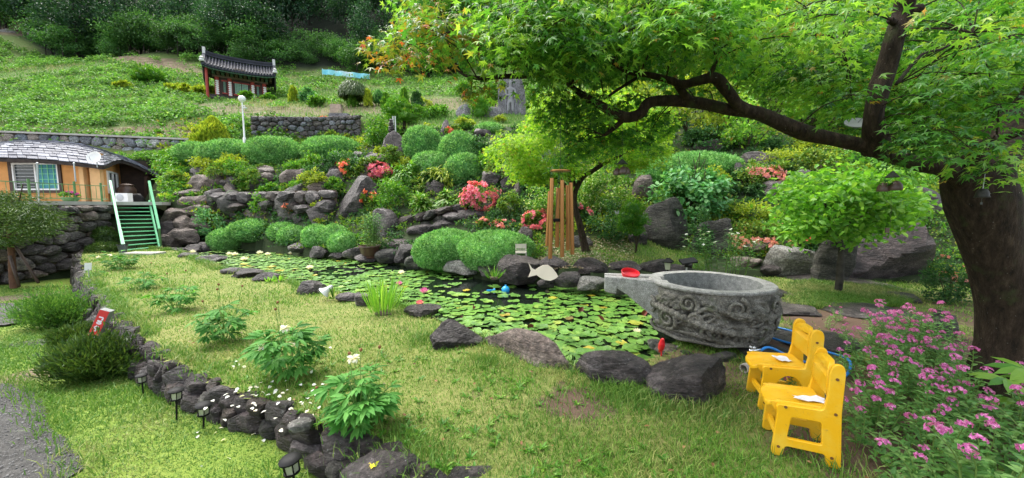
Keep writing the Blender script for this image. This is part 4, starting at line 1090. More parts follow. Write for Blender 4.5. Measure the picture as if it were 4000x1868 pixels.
part('crown', MB().add(*leaflong(P, D, N, g.uniform(.08, .14, len(P)), .065, .08, .25)), M['treelight'], root)
# ---------------------------------------------------------------- house on the terrace
M['ochre'] = plain('ochre_plaster', (.60, .29, .10), .85, .2, 0, .22, 1.6, .3, 30.0)
M['ochre2'] = plain('pale_ochre_plaster', (.68, .42, .20), .85, .2, 0, .10, 2.5, .3, 30.0)
M['slate'] = plain('roof_slate', (.30, .31, .35), .40, .5, 0, .35, 3.0, .3, 30.0)
M['eave'] = plain('dark_thatch', (.035, .028, .024), .9, .2, 0, .4, 8.0, .6, 40.0)
M['glass'] = plain('dark_glass', (.02, .03, .035), .06, .6, 0, .1)
M['blind'] = plain('turquoise_curtain', (.04, .22, .28), .5, .4, 0, .12, 3.0)
M['railgreen'] = plain('green_rail_paint', (.10, .22, .07), .5, .5, 0, .2)
M['mint'] = plain('mint_green_paint', (.20, .60, .30), .45, .5, 0, .10, 4.0)
M['jar'] = plain('brown_earthenware', (.075, .045, .03), .4, .5, 0, .2)
HZ = TERR_Z
hb = np.array([W(200, 795, 17.6)[0], 17.6, HZ])
house = E('house', hb, 'low ochre house with a curved slate roof behind the green stairs', 'house')
def hp(u, v, y): return W(u, v, y)
# walls: front wall stands between the left picture edge and the veranda corner
fy = 17.6
A, B = hp(-330, 795, fy), hp(408, 795, fy); A[2] = B[2] = HZ
top = hp(200, 622, fy)[2]
def wallquad(a, b, z0, z1, th=.18, back=True):
    a, b = np.array(a), np.array(b); a = np.r_[a[:2], 0]; b = np.r_[b[:2], 0]
    e = unit(b - a); n = np.array([e[1], -e[0], 0]) * -1
    return obox((a + b) / 2 + n * th / 2 + np.array([0, 0, (z0 + z1) / 2]), (b - a) / 2, n * th / 2, np.array([0, 0, (z1 - z0) / 2]))
def xz(u, v): p = hp(u, v, fy); return p[0], p[2]
wx0, wz1 = xz(47, 637); wx1, wz0 = xz(238, 743); dx0 = xz(343, 700)[0]; dx1 = xz(366, 700)[0]
mb = MB()
for x0, x1, z0, z1 in ((A[0], wx0, HZ, top), (wx0, wx1, HZ, wz0), (wx0, wx1, wz1, top), (wx1, dx0, HZ, top), (dx1, B[0], HZ, top)):
    mb.add(*box(x0, x1, fy, fy + .2, z0, z1))
part('wall', mb, M['ochre'], house, world=True)
part('door', MB().add(*box(dx0, dx1, fy + .1, fy + .16, HZ, top)), M['darkbrown'], house, world=True)
for u0, u1 in ((325, 342), (367, 406)):
    x0, x1 = xz(u0, 700)[0], xz(u1, 700)[0]
    part('pillar', MB().add(*box(x0, x1, fy - .16, fy - .003, HZ, top)), M['ochre2'], house, world=True)
fr = MB(); t = .07
for x0, x1, z0, z1 in ((wx0, wx1, wz1 - t, wz1), (wx0, wx1, wz0, wz0 + t), (wx0, wx0 + t, wz0 + t, wz1 - t), (wx1 - t, wx1, wz0 + t, wz1 - t), ((wx0 + wx1) / 2 - t / 2, (wx0 + wx1) / 2 + t / 2, wz0 + t, wz1 - t)):
    fr.add(*box(x0, x1, fy - .05, fy + .06, z0, z1))
win = part('window', fr, M['white'], house, world=True)
xm = (wx0 + wx1) / 2
part('pane', MB().add(*box(wx0 + t, xm - t / 2, fy + .02, fy + .03, wz0 + t, wz1 - t)), M['glass'], win, world=True, label='dark left pane')
part('pane', MB().add(*box(xm + t / 2, wx1 - t, fy + .02, fy + .03, wz0 + t, wz1 - t)), M['blind'], win, world=True, label='turquoise right pane')
gm = MB()
for k in range(1, 4): x = xm + (wx1 - xm) * k / 4; gm.add(*box(x - .012, x + .012, fy - .006, fy + .016, wz0 + t, wz1 - t))
for k in range(1, 5): z = wz0 + (wz1 - wz0) * k / 5; gm.add(*box(xm + t / 2, wx1 - t, fy - .010, fy + .012, z - .012, z + .012))
part('window_grid', gm, M['mint'], win, world=True)
gm = MB()
for k in range(1, 8): z = wz0 + (wz1 - wz0) * k / 8; gm.add(*box(wx0 + t, xm - t / 2, fy - .02, fy - .008, z - .008, z + .008))
part('security_bars', gm, M['steel'], win, world=True)
tm = MB()
for x0, x1, z0, z1 in ((wx0 - .16, wx0 - .003, wz0 - .15, wz1 + .16), (wx1 + .003, wx1 + .14, wz0 - .15, wz1 + .16), (wx0, wx1, wz0 - .13, wz0 - .003), (wx0, wx1, wz1 + .003, wz1 + .16)):
    tm.add(*box(x0, x1, fy - .06, fy - .003, z0, z1))
part('window_trim', tm, M['darkbrown'], house, world=True)
# veranda side wall runs back from the corner
Cn = hp(408, 795, fy); Dn = hp(480, 795, 20.4); En = hp(590, 795, 21.0)
for a, b, m_ in ((Cn, Dn, 'ochre'), (Dn, En, 'darkbrown')):
    part('wall', MB().add(*wallquad(a, b, HZ, top + .3)), M[m_], house, world=True)
sd = unit(np.r_[(Dn - Cn)[:2], 0]); sn = np.array([sd[1], -sd[0], 0])
def sidept(f, z, off): p = Cn + (Dn - Cn) * f; return np.array([p[0], p[1], z]) + sn * off
fr = MB(); gl = MB()
for f0, f1, z0, z1 in ((.22, .30, .45, 1.55), (.70, .78, .45, 1.55), (.47, .52, .52, 1.5), (.30, .70, .45, .53), (.30, .70, 1.48, 1.56)):
    a, b = sidept(f0, 0, .02), sidept(f1, 0, .02); c = (a + b) / 2; fr.add(*obox(c + np.array([0, 0, HZ + (z0 + z1) / 2]), (b - a) / 2, sn * .04, (0, 0, (z1 - z0) / 2)))
a, b = sidept(.28, 0, .01), sidept(.72, 0, .01); gl.add(*obox((a + b) / 2 + np.array([0, 0, HZ + 1.0]), (b - a) / 2, sn * .015, (0, 0, .52)))
w2_ = part('window', fr, M['white'], house, world=True, label='narrow side window')
part('pane', gl, M['glass'], w2_, world=True)
part('post', MB().add(*bar(hp(574, 795, 20.0) * np.array([1, 1, 0]) + np.array([0, 0, HZ]), hp(574, 690, 20.0), .14)), M['darkbrown'], house, world=True)
# slate roof: a curved shell with rows of slates
eave = np.array([hp(*q) for q in ((-330, 606, 16.9), (-150, 612, 16.9), (0, 618, 16.9), (108, 621, 16.9), (242, 630, 16.9), (350, 642, 16.9), (405, 648, 17.0), (440, 634, 18.4), (472, 626, 19.3), (520, 640, 19.8), (575, 666, 20.2), (628, 694, 20.5))])
rid = np.array([hp(*q) for q in ((-330, 588, 20.6), (-150, 578, 20.6), (0, 571, 20.6), (73, 561, 20.6), (195, 558, 20.6), (290, 569, 20.6), (376, 587, 20.6), (432, 604, 20.8), (470, 617, 20.9), (520, 636, 21.0), (575, 662, 21.1), (628, 692, 20.9))])
ne, nr = 97, 17
EP, RP = smoothpath(eave, ne), smoothpath(rid, ne)
def roofpt(i, t):
    p = EP[i] * (1 - t) + RP[i] * t
    bul = .32 * np.linalg.norm((RP[i] - EP[i])[:2]) / 3.6
    return p + np.array([0, 0, bul * math.sin(math.pi * min(t, 1.0)) * (.9 - .3 * t)])
mb = MB(); tt = np.linspace(0, 1, 9)
S = np.array([[roofpt(i, t_) for t_ in tt] for i in range(ne)]); lowp = S - np.array([0, 0, .16])
V = np.concatenate([S.reshape(-1, 3) - np.array([0, 0, .03]), lowp.reshape(-1, 3)]); m_ = len(tt); o_ = ne * m_
Fq = [(i * m_ + j, (i + 1) * m_ + j, (i + 1) * m_ + j + 1, i * m_ + j + 1) for i in range(ne - 1) for j in range(m_ - 1)]
Fq += [tuple(o_ + q for q in f[::-1]) for f in Fq] + [(i * m_, o_ + i * m_, o_ + (i + 1) * m_, (i + 1) * m_) for i in range(ne - 1)]
roof = part('roof', MB().add(V, Fq), M['eave'], house, world=True, smooth=False)
g = np.random.default_rng(21); sl_cols = [plain('roof_slate_' + n_, c_, .55, .2, 0, .25, 4.0, .4, 30.0) for n_, c_ in (('grey', (.115, .12, .145)), ('pale', (.20, .21, .245)), ('dark', (.075, .08, .105)))]
M['slatevar'] = leafmat('roof_slate_mixed', [(0, (.075, .08, .105)), (.3, (.115, .12, .145)), (1, (.25, .26, .30))], 0.0, .4, .5, hue=.1)
rest = MB(); cnt = 0; base_ = hb
for r in range(nr):
    t0, t1 = r / nr, min((r + 1.35) / nr, 1.0)
    i = int(g.integers(0, 2))
    while i < ne - 3:
        k = int(g.integers(2, 4))
        k = min(k, ne - 1 - i)
        lift = np.array([0, 0, .022 + g.uniform(0, .02)])
        a, b, c, d = roofpt(i, t0), roofpt(i + k, t0), roofpt(i + k, t1), roofpt(i, t1)
        e = (b - a) * .03
        a, d = a + e, d + e; b, c = b - e, c - e
        top4 = np.array([a + lift * 1.6, b + lift * 1.6, c + lift * .3, d + lift * .3]); bot4 = top4 - np.array([0, 0, .03])
        F6 = [(0, 1, 2, 3), (7, 6, 5, 4), (0, 4, 5, 1), (1, 5, 6, 2), (2, 6, 7, 3), (3, 7, 4, 0)]
        vis = hp(-60, 600, 17)[0] < a[0]
        if vis and cnt < 290 and np.linalg.norm(c - b) > .05:
            mm = MB().add(np.r_[top4, bot4], F6); part('slate', mm, sl_cols[int(g.choice([0, 0, 1, 1, 2]))], roof, world=True); cnt += 1
        else: rest.add(np.r_[top4, bot4], F6)
        i += k
if rest.n:
    q_ = part('slate_rows', rest, M['slatevar'], roof, world=True); q_['kind'] = 'stuff'
# things round the house
def dish(u, v, y):
    p = hp(u, v, y); root = E('satellite_dish', p - np.array([0, 0, .3]), 'round pale satellite dish at the roof corner', 'satellite dish')
    V, F_ = lathe([(0.0, 0), (.12, .015), (.22, .05), (.27, .085), (.265, .095), (.2, .06), (.1, .03), (0, .018)], 24, cap=False)
    R3 = np.array(Vector((.25, -1, .35)).normalized().to_track_quat('Z', 'Y').to_matrix())
    part('reflector', MB().add(V @ R3.T + np.array([0, 0, .3]), F_), M['white'], root, True, 50)
    part('feed_arm', MB().add(*tube([(0, -.02, .12), (.03, -.22, .18), (.06, -.3, .35)], .012, 6)), M['steel'], root)
    part('mast', MB().add(*tube([(0, .05, -.1), (0, .05, .3)], .02, 6)), M['steel'], root)
dish(372, 618, 16.75)
p = hp(487, 795, 17.2); p[2] = HZ
ac = E('air_conditioner', p, 'small white outdoor air conditioner unit on the terrace', 'air conditioner')
part('casing', MB().add(*box(-.28, .28, -.12, .12, .03, .42)), M['white'], ac)
V, F_ = lathe([(.15, 0), (.16, .012), (.14, .016), (.05, .02), (.0, .02)], 20, cap=False)
part('fan_grille', MB().add(np.c_[V[:, 0] - .06, -.122 - V[:, 2], V[:, 1] + .22], F_), M['steel'], ac)
for x in (-.2, .2): part('foot', MB().add(*box(x - .03, x + .03, -.12, .12, 0, .028)), M['black'], ac)
p = hp(499, 790, 18.9); p[2] = HZ
jr = E('earthenware_jar', p, 'big bulbous earthenware jar in the dark veranda', 'jar')
part('body', MB().add(*lathe([(.18, 0), (.30, .2), (.38, .45), (.36, .68), (.26, .82), (.27, .86)], 24)), M['jar'], jr, True, 40)
part('lid', MB().add(*lathe([(.28, .863), (.29, .90), (.15, .95), (.03, .97), (.03, 1.0)], 24)), M['jar'], jr, True, 40)
for k, (u, lab) in enumerate(((548, 'slumped black bag near the veranda post'), (522, 'black bag between jar and slumped bag'))):
    p = hp(u, 795, 18.6); p[2] = HZ
    V, F_ = rockmesh(300 + k, 3, 9, .08)
    single('black_bag', MB().add(V * np.array([.7, .5, .5]) + np.array([0, 0, .2]), F_), M['black'], lab, 'bag', 'black bags on the veranda', smooth=True, base=np.zeros(3)).location = tuple(p)
# railing and gutter pipe, flower pot on the terrace edge
rp = [W(u, 795, y) for u, y in ((0, 11.9), (120, 12.6), (297, 13.9), (400, 14.8), (423, 14.6))]
for q_ in rp: q_[2] = HZ
def zat(v, y): return W(0, v, y)[2]
rl = E('railing', rp[2], 'thin green metal railing along the terrace edge', 'railing'); loc = rp[2]
th = .62
mb = MB(); mb2 = MB()
for a, b in zip(rp[:-1], rp[1:]):
    for zz in (th, .10): mb.add(*tube([a + np.array([0, 0, zz]) - loc, b + np.array([0, 0, zz]) - loc], .016, 6))
part('rail', mb, M['railgreen'], rl)
for a, b in zip(rp[:-1], rp[1:]):
    n = max(2, int(np.linalg.norm(b - a) / .17))
    for k in range(1, n):
        q_ = a + (b - a) * k / n - loc; link('baluster', newmesh('baluster', MB().add(*tube([q_ + np.array([0, 0, .10]), q_ + np.array([0, 0, th])], .009, 5)), M['railgreen']), rl)
for q_ in rp[1:4]:
    part('post', MB().add(*tube([q_ - loc, q_ - loc + np.array([0, 0, th + .12])], .035, 8)), M['railgreen'], rl)
for u, v0, v1, y, lab in ((150, 640, 800, 12.9, 'thin steel pole before the house window'), (293, 640, 720, 14.0, 'short steel pole on the thick railing post')):
    a, b = W(u + 4, v1, y), W(u - 4, v0, y)
    if y < 13: a[2] = HZ
    else: a[2] = HZ + th + .12
    root = E('steel_pole', a, lab, 'pole', 'steel poles on the terrace')
    part('tube', MB().add(*tube([(0, 0, 0), b - a], .022, 8)), M['steel'], root)
    part('cap', MB().add(*lathe([(.03, 0), (.03, .04), (.01, .05)], 8, b - a)), M['steel'], root)
p = W(277, 795, 13.95); p[2] = HZ
fp = E('flower_planter', p, 'oval planter with magenta flowers on the terrace edge', 'flower pot')
V, F_ = lathe([(.16, 0), (.22, .06), (.24, .15), (.25, .16), (.22, .16), (.2, .12)], 20)
part('pot', MB().add(V * np.array([1.35, .7, 1]), F_), M['railgreen'], fp, True, 40)
g = np.random.default_rng(4); P, o_ = shell(420, (0, 0, .2), (.33, .2, .14), g, .5, .2, 3, 0)
part('leaves', MB().add(*leafquads(P, unit(o_ + g.normal(size=P.shape) * .5), o_ + UP, .07, .05)), M['bright'], fp)
P, o_ = shell(60, (.06, 0, .24), (.24, .16, .14), g, .2, .2, 3, .1)
M['magenta'] = leafmat('magenta_petal', [(0, (.45, .02, .28)), (1, (.62, .08, .42))], .3)
part('flowers', MB().add(*petals(P, o_, .05, g)), M['magenta'], fp)
# ---------------------------------------------------------------- green stairs
a0, a1 = G(490, 982), G(622, 968)
zt = HZ + .02
yb = (a0[1] + a1[1]) / 2
t0 = W(446, 806, yb + 1.55); t1 = W(584, 800, yb + 1.55); t0[2] = t1[2] = zt
st = E('stairs', (a0 + a1) / 2, 'mint green metal stairs of open treads up to the terrace', 'stairs'); loc = (a0 + a1) / 2
for a, t in ((a0, t0), (a1, t1)):
    part("stringer", MB().add(bar(a, t, .05, .16)[0] - loc, bar(a, t, .05, .16)[1]), M['mint'], st)
N = 12
for k in range(N):
    f = (k + .25) / N; a, b = a0 + (t0 - a0) * f, a1 + (t1 - a1) * f
    e = unit(np.r_[(b - a)[:2], 0]); dn = np.array([-e[1], e[0], 0]) * .055
    V, F_ = obox((a + b) / 2, (b - a) / 2 - e * .03, dn, (0, 0, .016)); link('tread', newmesh('tread', MB().add(V - loc, F_), M['mint']), st)
up = np.array([0, 0, 1.0])
for a, t, s in ((a0, t0, -1), (a1, t1, 1)):
    e = unit(np.r_[(a1 - a0)[:2], 0]) * .06 * s
    hr0, hr1 = a + e + up * (.12 if s < 0 else .72), t + e + up * .82
    part('handrail', MB().add(bar(hr0, hr1, .07, .10)[0] - loc, bar(hr0, hr1, .07, .10)[1]), M['mint'], st)
    for f in (.0, .97):
        q0 = a + (t - a) * f + e; q1 = hr0 + (hr1 - hr0) * f
        if np.linalg.norm(q1 - q0) > .3: part('post', MB().add(bar(q0, q1, .05)[0] - loc, bar(q0, q1, .05)[1]), M['railgreen'], st)
single('doorstep', MB().add(*box(-.55, .55, -.25, .25, -.05, .05)), M['concrete'], 'pale concrete slab at the foot of the green stairs', 'slab', base=np.zeros(3)).location = tuple(G(560, 992))
p = G(481, 990); bx = E('plastic_bin', p, 'dark grey bin beside the foot of the stairs', 'bin')
part('body', MB().add(*lathe([(.09, 0), (.13, .26), (.145, .27), (.145, .29), (.12, .29), (.10, .04)], 16)), plain('grey_plastic', (.07, .09, .10), .5), bx, True, 40)
part('rim', MB().add(*lathe([(.135, .292), (.15, .292), (.15, .31), (.135, .31), (.135, .292)], 16, cap=False)), M['black'], bx)
# ---------------------------------------------------------------- shrine on the hill
M['tile'] = plain('grey_roof_tile', (.022, .024, .031), .6, .15, 0, .22, 2.0, .3, 20.0)
M['ridge'] = plain('grey_ridge_tile', (.045, .048, .06), .65, .15, 0, .2, 2.0)
M['plaster'] = plain('white_plaster', (.62, .62, .60), .7)
M['redwood'] = plain('red_painted_wood', (.34, .055, .04), .6, .3, 0, .18, 3.0)
M['doorgreen'] = plain('faded_green_door', (.26, .42, .32), .6, .3, 0, .10, 6.0)
M['eavewood'] = plain('dark_eaves', (.035, .032, .028), .7, .3, 0, .5, 9.0)
M['beam'] = plain('painted_beam', (.17, .13, .10), .7, .3, 0, .3, 6.0)
M['deco'] = plain('green_bracket', (.10, .20, .14), .6, .3, 0, .3, 9.0)
Ls, Rs = W(851, 378, 33.3), W(1036, 397, 35.2)
cs = (Ls + Rs) / 2; ang = math.atan2(Rs[1] - Ls[1], Rs[0] - Ls[0])
hw = np.linalg.norm((Rs - Ls)[:2]) / 2
sh = E('shrine', (cs[0], cs[1], min(Ls[2], Rs[2])), 'small hillside shrine with red pillars green doors and a curved tile roof', 'shrine', None, ang)
pxs = 34.3 / FL; ph = 70 * pxs
sb = part('base', MB().add(*box(-hw - .5, hw + .5, -.5, 3.0, -1.2, .06)), M['rock'], sh)
cxs = [-hw, -hw * .48, hw * .48, hw]
for x in cxs:
    pl = part('pillar', MB().add(*lathe([(.17, .063), (.17, ph)], 14, (x, 0, 0))), M['redwood'], sh, True, 40)
    for k in range(7):
        q_ = link('painted_band', newmesh('painted_band', MB().add(*lathe([(.05, 0), (.13, .012), (.05, .02)], 10)), M['white']), pl, (x + .02, -.165, .25 + k * ph * .105))
        q_.rotation_euler = (R(90), 0, 0); q_.scale = (1, .62, 1)
part('wall', MB().add(*box(-hw, hw, .06, 2.6, .063, ph + .2)), M['darkbrown'], sh)
for x0, x1 in ((cxs[0] + .45, cxs[1] - .32), (cxs[1] + .36, -.03), (.03, cxs[2] - .36), (cxs[2] + .32, cxs[3] - .45)):
    dr = part('door', MB().add(*box(x0, x1, -.02, .057, .42, ph - .30)), M['doorgreen'], sh)
    mb = MB()
    for k in range(1, 4): x = x0 + (x1 - x0) * k / 4; mb.add(*box(x - .012, x + .012, -.032, -.022, .45, ph - .33))
    for k in range(1, 7): z_ = .42 + (ph - .72) * k / 7; mb.add(*box(x0 + .02, x1 - .02, -.044, -.034, z_ - .010, z_ + .010))
    part('lattice', mb, M['deco'], dr)
    part('door_frame', MB().add(*box(x0 - .12, x1 + .12, -.05, .05, ph - .30, ph - .19)).add(*box(x0 - .12, x1 + .12, -.06, .05, .30, .417)), M['redwood'], sh)
part('lintel', MB().add(*box(-hw - .3, hw + .3, -.12, .12, ph + .003, ph + .16)), M['beam'], sh)
nbk = 15
for k in range(nbk):
    x = -hw - .5 + (2 * hw + 1.0) * k / (nbk - 1)
    mb = MB().add(*box(x - .10, x + .10, -.45, .1, ph + .163, ph + .30)).add(*box(x - .05, x + .05, -.65, .1, ph + .303, ph + .40)).add(*box(x - .14, x + .14, -.62, .1, ph + .403, ph + .48))
    part('bracket', mb, M['deco'] if k % 2 else M['beam'], sh)
# roof
ovh = .88; dep = 1.25; x0, x1 = -hw - ovh, hw + ovh * 1.05
ez, rz_ = ph + .42, ph + 1.72
yr = .85
def rf(f, t, dz=0.0):
    """f along the eave, t from eave to ridge"""
    x = x0 + (x1 - x0) * f; lift = .14 * (2 * f - 1) ** 2 + .14 * abs(2 * f - 1) ** 6
    sag = -.20 * math.sin(math.pi * t)
    return np.array([x, -dep + (yr + dep) * t, ez + (rz_ - ez) * t + lift * (1 - .25 * t) + sag + dz])
nf, nt_ = 24, 7
ff = np.linspace(0, 1, nf + 1); tq = np.linspace(0, 1, nt_)
S = np.array([[rf(f, t_) for t_ in tq] for f in ff]); Sb = S * np.array([1, -1, 1]) + np.array([0, 2 * yr, 0])
V = np.concatenate([S.reshape(-1, 3), (S - np.array([0, 0, .14])).reshape(-1, 3), Sb.reshape(-1, 3)]); m_ = nt_; o_ = (nf + 1) * m_
Fq = [(i * m_ + j, (i + 1) * m_ + j, (i + 1) * m_ + j + 1, i * m_ + j + 1) for i in range(nf) for j in range(m_ - 1)]
F2 = [tuple(o_ + q for q in f[::-1]) for f in Fq] + [(i * m_, o_ + i * m_, o_ + (i + 1) * m_, (i + 1) * m_) for i in range(nf)] + [(e * m_ + j, e * m_ + j + 1, o_ + e * m_ + j + 1, o_ + e * m_ + j) for e in (0, nf) for j in range(m_ - 1)]
rf_ = part('roof', MB().add(V, Fq + F2 + [tuple(2 * o_ + q for q in f[::-1]) for f in Fq]), M['tile'], sh)
for i in range(nf - 1):
    f = (i + 1) / nf
    P = np.array([rf(f, t_, .05) for t_ in np.linspace(-.01, 1, 8)])
    tl = part('tile', MB().add(*tube(P, .075, 6)), M['ridge'], rf_)
for i in range(nf):
    f = (i + .5) / nf; P = rf(f, 0, -.06)
    part('eave_tile', MB().add(*obox(P + np.array([0, -.03, 0]), ((x1 - x0) / nf * .42, 0, 0), (0, .03, 0), (0, 0, .07))), M['ridge'], rf_)
P = np.array([rf(f, 1.0, .12) for f in np.linspace(.02, .98, 15)])
P[:, 1] = yr
for k in range(3):
    mb = MB()
    for a, b in zip(P[:-1], P[1:]): mb.add(*bar(a + up * k * .13, b + up * k * .13, .34 - k * .05, .12))
    part('ridge_tile', mb, M['ridge'] if k != 1 else M['tile'], rf_)
for f in (0.012, .988):
    Q = np.array([rf(f, t_, .14) for t_ in np.linspace(.03, .97, 8)]); mb = MB()
    for a, b in zip(Q[:-1], Q[1:]): mb.add(*bar(a, b, .22, .24))
    part('gable_ridge', mb, M['ridge'], rf_)
    e = rf(f, 1.0, .2); part('ridge_end', MB().add(*obox(e + np.array([0, yr * 0, .15]), (.10, 0, 0), (0, .2, 0), (0, 0, .32))), M['plaster'], rf_)
    e = rf(f, 0.02, .2); part('eave_end', MB().add(*lathe([(.16, -.1), (.2, 0), (.12, .12), (.18, .2), (.05, .3)], 10, e)), M['plaster'], rf_)
# gable boards hang down at both ends
for f, s in ((0, -1), (1, 1)):
    a, b = rf(f, 0), rf(f, 1); x = a[0] + .08 * -s
    V = np.array([(x + dx, y_, z_) for dx in (-.05, .05) for y_, z_ in ((-dep + .1, a[2] - .12), (yr, b[2] - .1), (yr * 2 + dep - .1, a[2] - .12), (yr * 2 + dep - .5, ez - .75), (yr, ez - 1.35), (-dep + .5, ez - .75))])
    part('gable_board', MB().add(V, [tuple(range(6)), tuple(range(6, 12))[::-1]] + [(i, 6 + i, 6 + (i + 1) % 6, (i + 1) % 6) for i in range(6)]), M['eavewood'], sh)
mb = MB()
for k in range(nf * 2):
    f = (k + .5) / (nf * 2); a = rf(f, .0, -.22); b = rf(f, .55, -.30); mb.add(*bar(a, b, .07, .07))
q_ = part('rafters', mb, M['deco'], sh); 
part('sign_board', MB().add(*box(-.45, .35, -.86, -.80, ph + .52, ph + .74)), M['beam'], sh)
part('corner_post', MB().add(*lathe([(.10, -.6), (.10, ez)], 10, (x0 + .28, -dep + .35, 0))), M['redwood'], sh, True, 40)
# ---------------------------------------------------------------- banner, lamp post, stele, rock face, pagoda, terrace stairs
p0, p1 = W(1258, 288, 44.5), W(1442, 308, 45.0)
bn = E('banner', p0, 'long pale blue banner stretched before the wood', 'banner')
d_ = p1 - p0; nn = 20; V = []
for i in range(nn + 1):
    q_ = d_ * i / nn + np.array([0, .12 * math.sin(i * 1.3), 0]); V += [q_ + up * (-.05), q_ + up * .52]
m, t, b_ = nodes('banner_print'); c = ramp(t, nz(t, objc(t), .55, 4.0), [(.35, (.10, .55, .72)), (.5, (.30, .72, .78)), (.62, (.70, .85, .86))]); t.links.new(c, b_.inputs['Base Color'])
part('cloth', MB().add(V, [(2 * i, 2 * i + 2, 2 * i + 3, 2 * i + 1) for i in range(nn)]), m, bn)
for f in (0, .5, 1): part('post', MB().add(*tube([d_ * f + np.array([0, .15, -.9]), d_ * f + np.array([0, .15, .6])], .04, 6)), M['steel'], bn)
a = W(958, 562, 19.4); bt = W(944, 392, 19.4); a[0] = bt[0] = (a[0] + bt[0]) / 2
lp = E('lamp_post', a, 'slim white lamp post with a globe above the juniper hedges', 'street lamp')
H_ = bt[2] - a[2]
part('pole', MB().add(*lathe([(.07, -.3), (.07, .3), (.04, .34), (.032, H_ - .12), (.055, H_ - .11), (.055, H_ - .08)], 12)), M['white'], lp, True, 40)
V, F_ = ICO[3]; part('globe', MB().add(V * .165 + np.array([0, 0, H_ + .07]), F_), plain('lamp_globe', (.85, .85, .84), .3), lp, True)
part('bracket', MB().add(*tube([(.0, 0, H_ - .3), (.12, -.05, H_ - .28), (.16, -.05, H_ - .36)], .02, 6)).add(*box(.08, .24, -.1, 0, H_ - .42, H_ - .37)), M['white'], lp)
# stele
ys_ = 25.4; b = W(1998, 452, ys_); pw = ys_ / FL
ol = [(-49, 0), (-47, 60), (-47, 110), (-38, 132), (-20, 143), (2, 146), (24, 140), (38, 122), (46, 90), (50, 40), (51, 0)]
V, F_ = plate([[(x * pw, y_ * pw) for x, y_ in rounded(ol, 8, 3)]], .28, .06, 3)
V = V[:, [0, 2, 1]]; V[:, 0] += .03 * noise(V, 3, 2); V[:, 1] += .05 * noise(V, 2.5, 4)
sr = E('carved_stele', b - np.array([0, 0, .1]), 'tall grey stone stele carved with a standing robed figure', 'stele')
part('slab', MB().add(V * np.array([1, 1, 1.03]), F_), M['stele'], sr, True, 40)
# relief figure: one continuous skin
def skinfig(name, nodes_, edges, mat, parent, loc=(0, 0, 0), sub=2, smooth=True):
    me = bpy.data.meshes.new(name); me.from_pydata([n_[0] for n_ in nodes_], edges, [])
    o = bpy.data.objects.new(name, me); COL.objects.link(o)
    md = o.modifiers.new('skin', 'SKIN'); md.use_smooth_shade = smooth
    for i, sv in enumerate(me.skin_vertices[0].data):
        sv.radius = nodes_[i][1] if isinstance(nodes_[i][1], tuple) else (nodes_[i][1], nodes_[i][1]); sv.use_root = (i == 0)
    s_ = o.modifiers.new('sub', 'SUBSURF'); s_.levels = s_.render_levels = sub
    bpy.context.view_layer.update()
    m2 = bpy.data.meshes.new_from_object(o.evaluated_get(bpy.context.evaluated_depsgraph_get()))
    bpy.data.objects.remove(o); m2.materials.clear(); m2.materials.append(mat)
    o2 = link(name, m2, parent, loc); return o2
k_ = pw
nodes_ = [((0, 0, 58 * k_), (9 * k_, 5 * k_)), ((0, 0, 76 * k_), (8.5 * k_, 5 * k_)), ((0, 0, 94 * k_), (9 * k_, 5 * k_)), ((0, 0, 102 * k_), (3.5 * k_, 3 * k_)), ((0, 0, 110 * k_), (6.5 * k_, 6 * k_)), ((0, 0, 119 * k_), (5 * k_, 5 * k_)), ((0, 0, 126 * k_), (2.5 * k_, 2.5 * k_)),
 ((-14 * k_, 0, 92 * k_), (4 * k_, 4 * k_)), ((-16 * k_, -.02, 74 * k_), (4 * k_, 4 * k_)), ((-4 * k_, -.12, 70 * k_), (3 * k_, 3 * k_)), ((14 * k_, 0, 92 * k_), (4 * k_, 4 * k_)), ((17 * k_, -.02, 76 * k_), (4 * k_, 4 * k_)), ((14 * k_, -.1, 62 * k_), (3 * k_, 3 * k_)),
 ((-7 * k_, 0, 40 * k_), (7 * k_, 5 * k_)), ((-8 * k_, 0, 14 * k_), (7 * k_, 4.5 * k_)), ((7 * k_, 0, 40 * k_), (7 * k_, 5 * k_)), ((8 * k_, 0, 14 * k_), (7 * k_, 4.5 * k_))]
fg = skinfig('carved_figure', nodes_, [(0, 1), (1, 2), (2, 3), (3, 4), (4, 5), (5, 6), (2, 7), (7, 8), (8, 9), (2, 10), (10, 11), (11, 12), (0, 13), (13, 14), (0, 15), (15, 16)], plain('lit_relief', (.27, .265, .275), .8, .2, 0, .1, 4.0), sr, (-4 * k_, -.36, 0))  # paler than the slab: light on the relief put into its colour
fg.scale = (1.12, .7, 1.05)
g = np.random.default_rng(31)
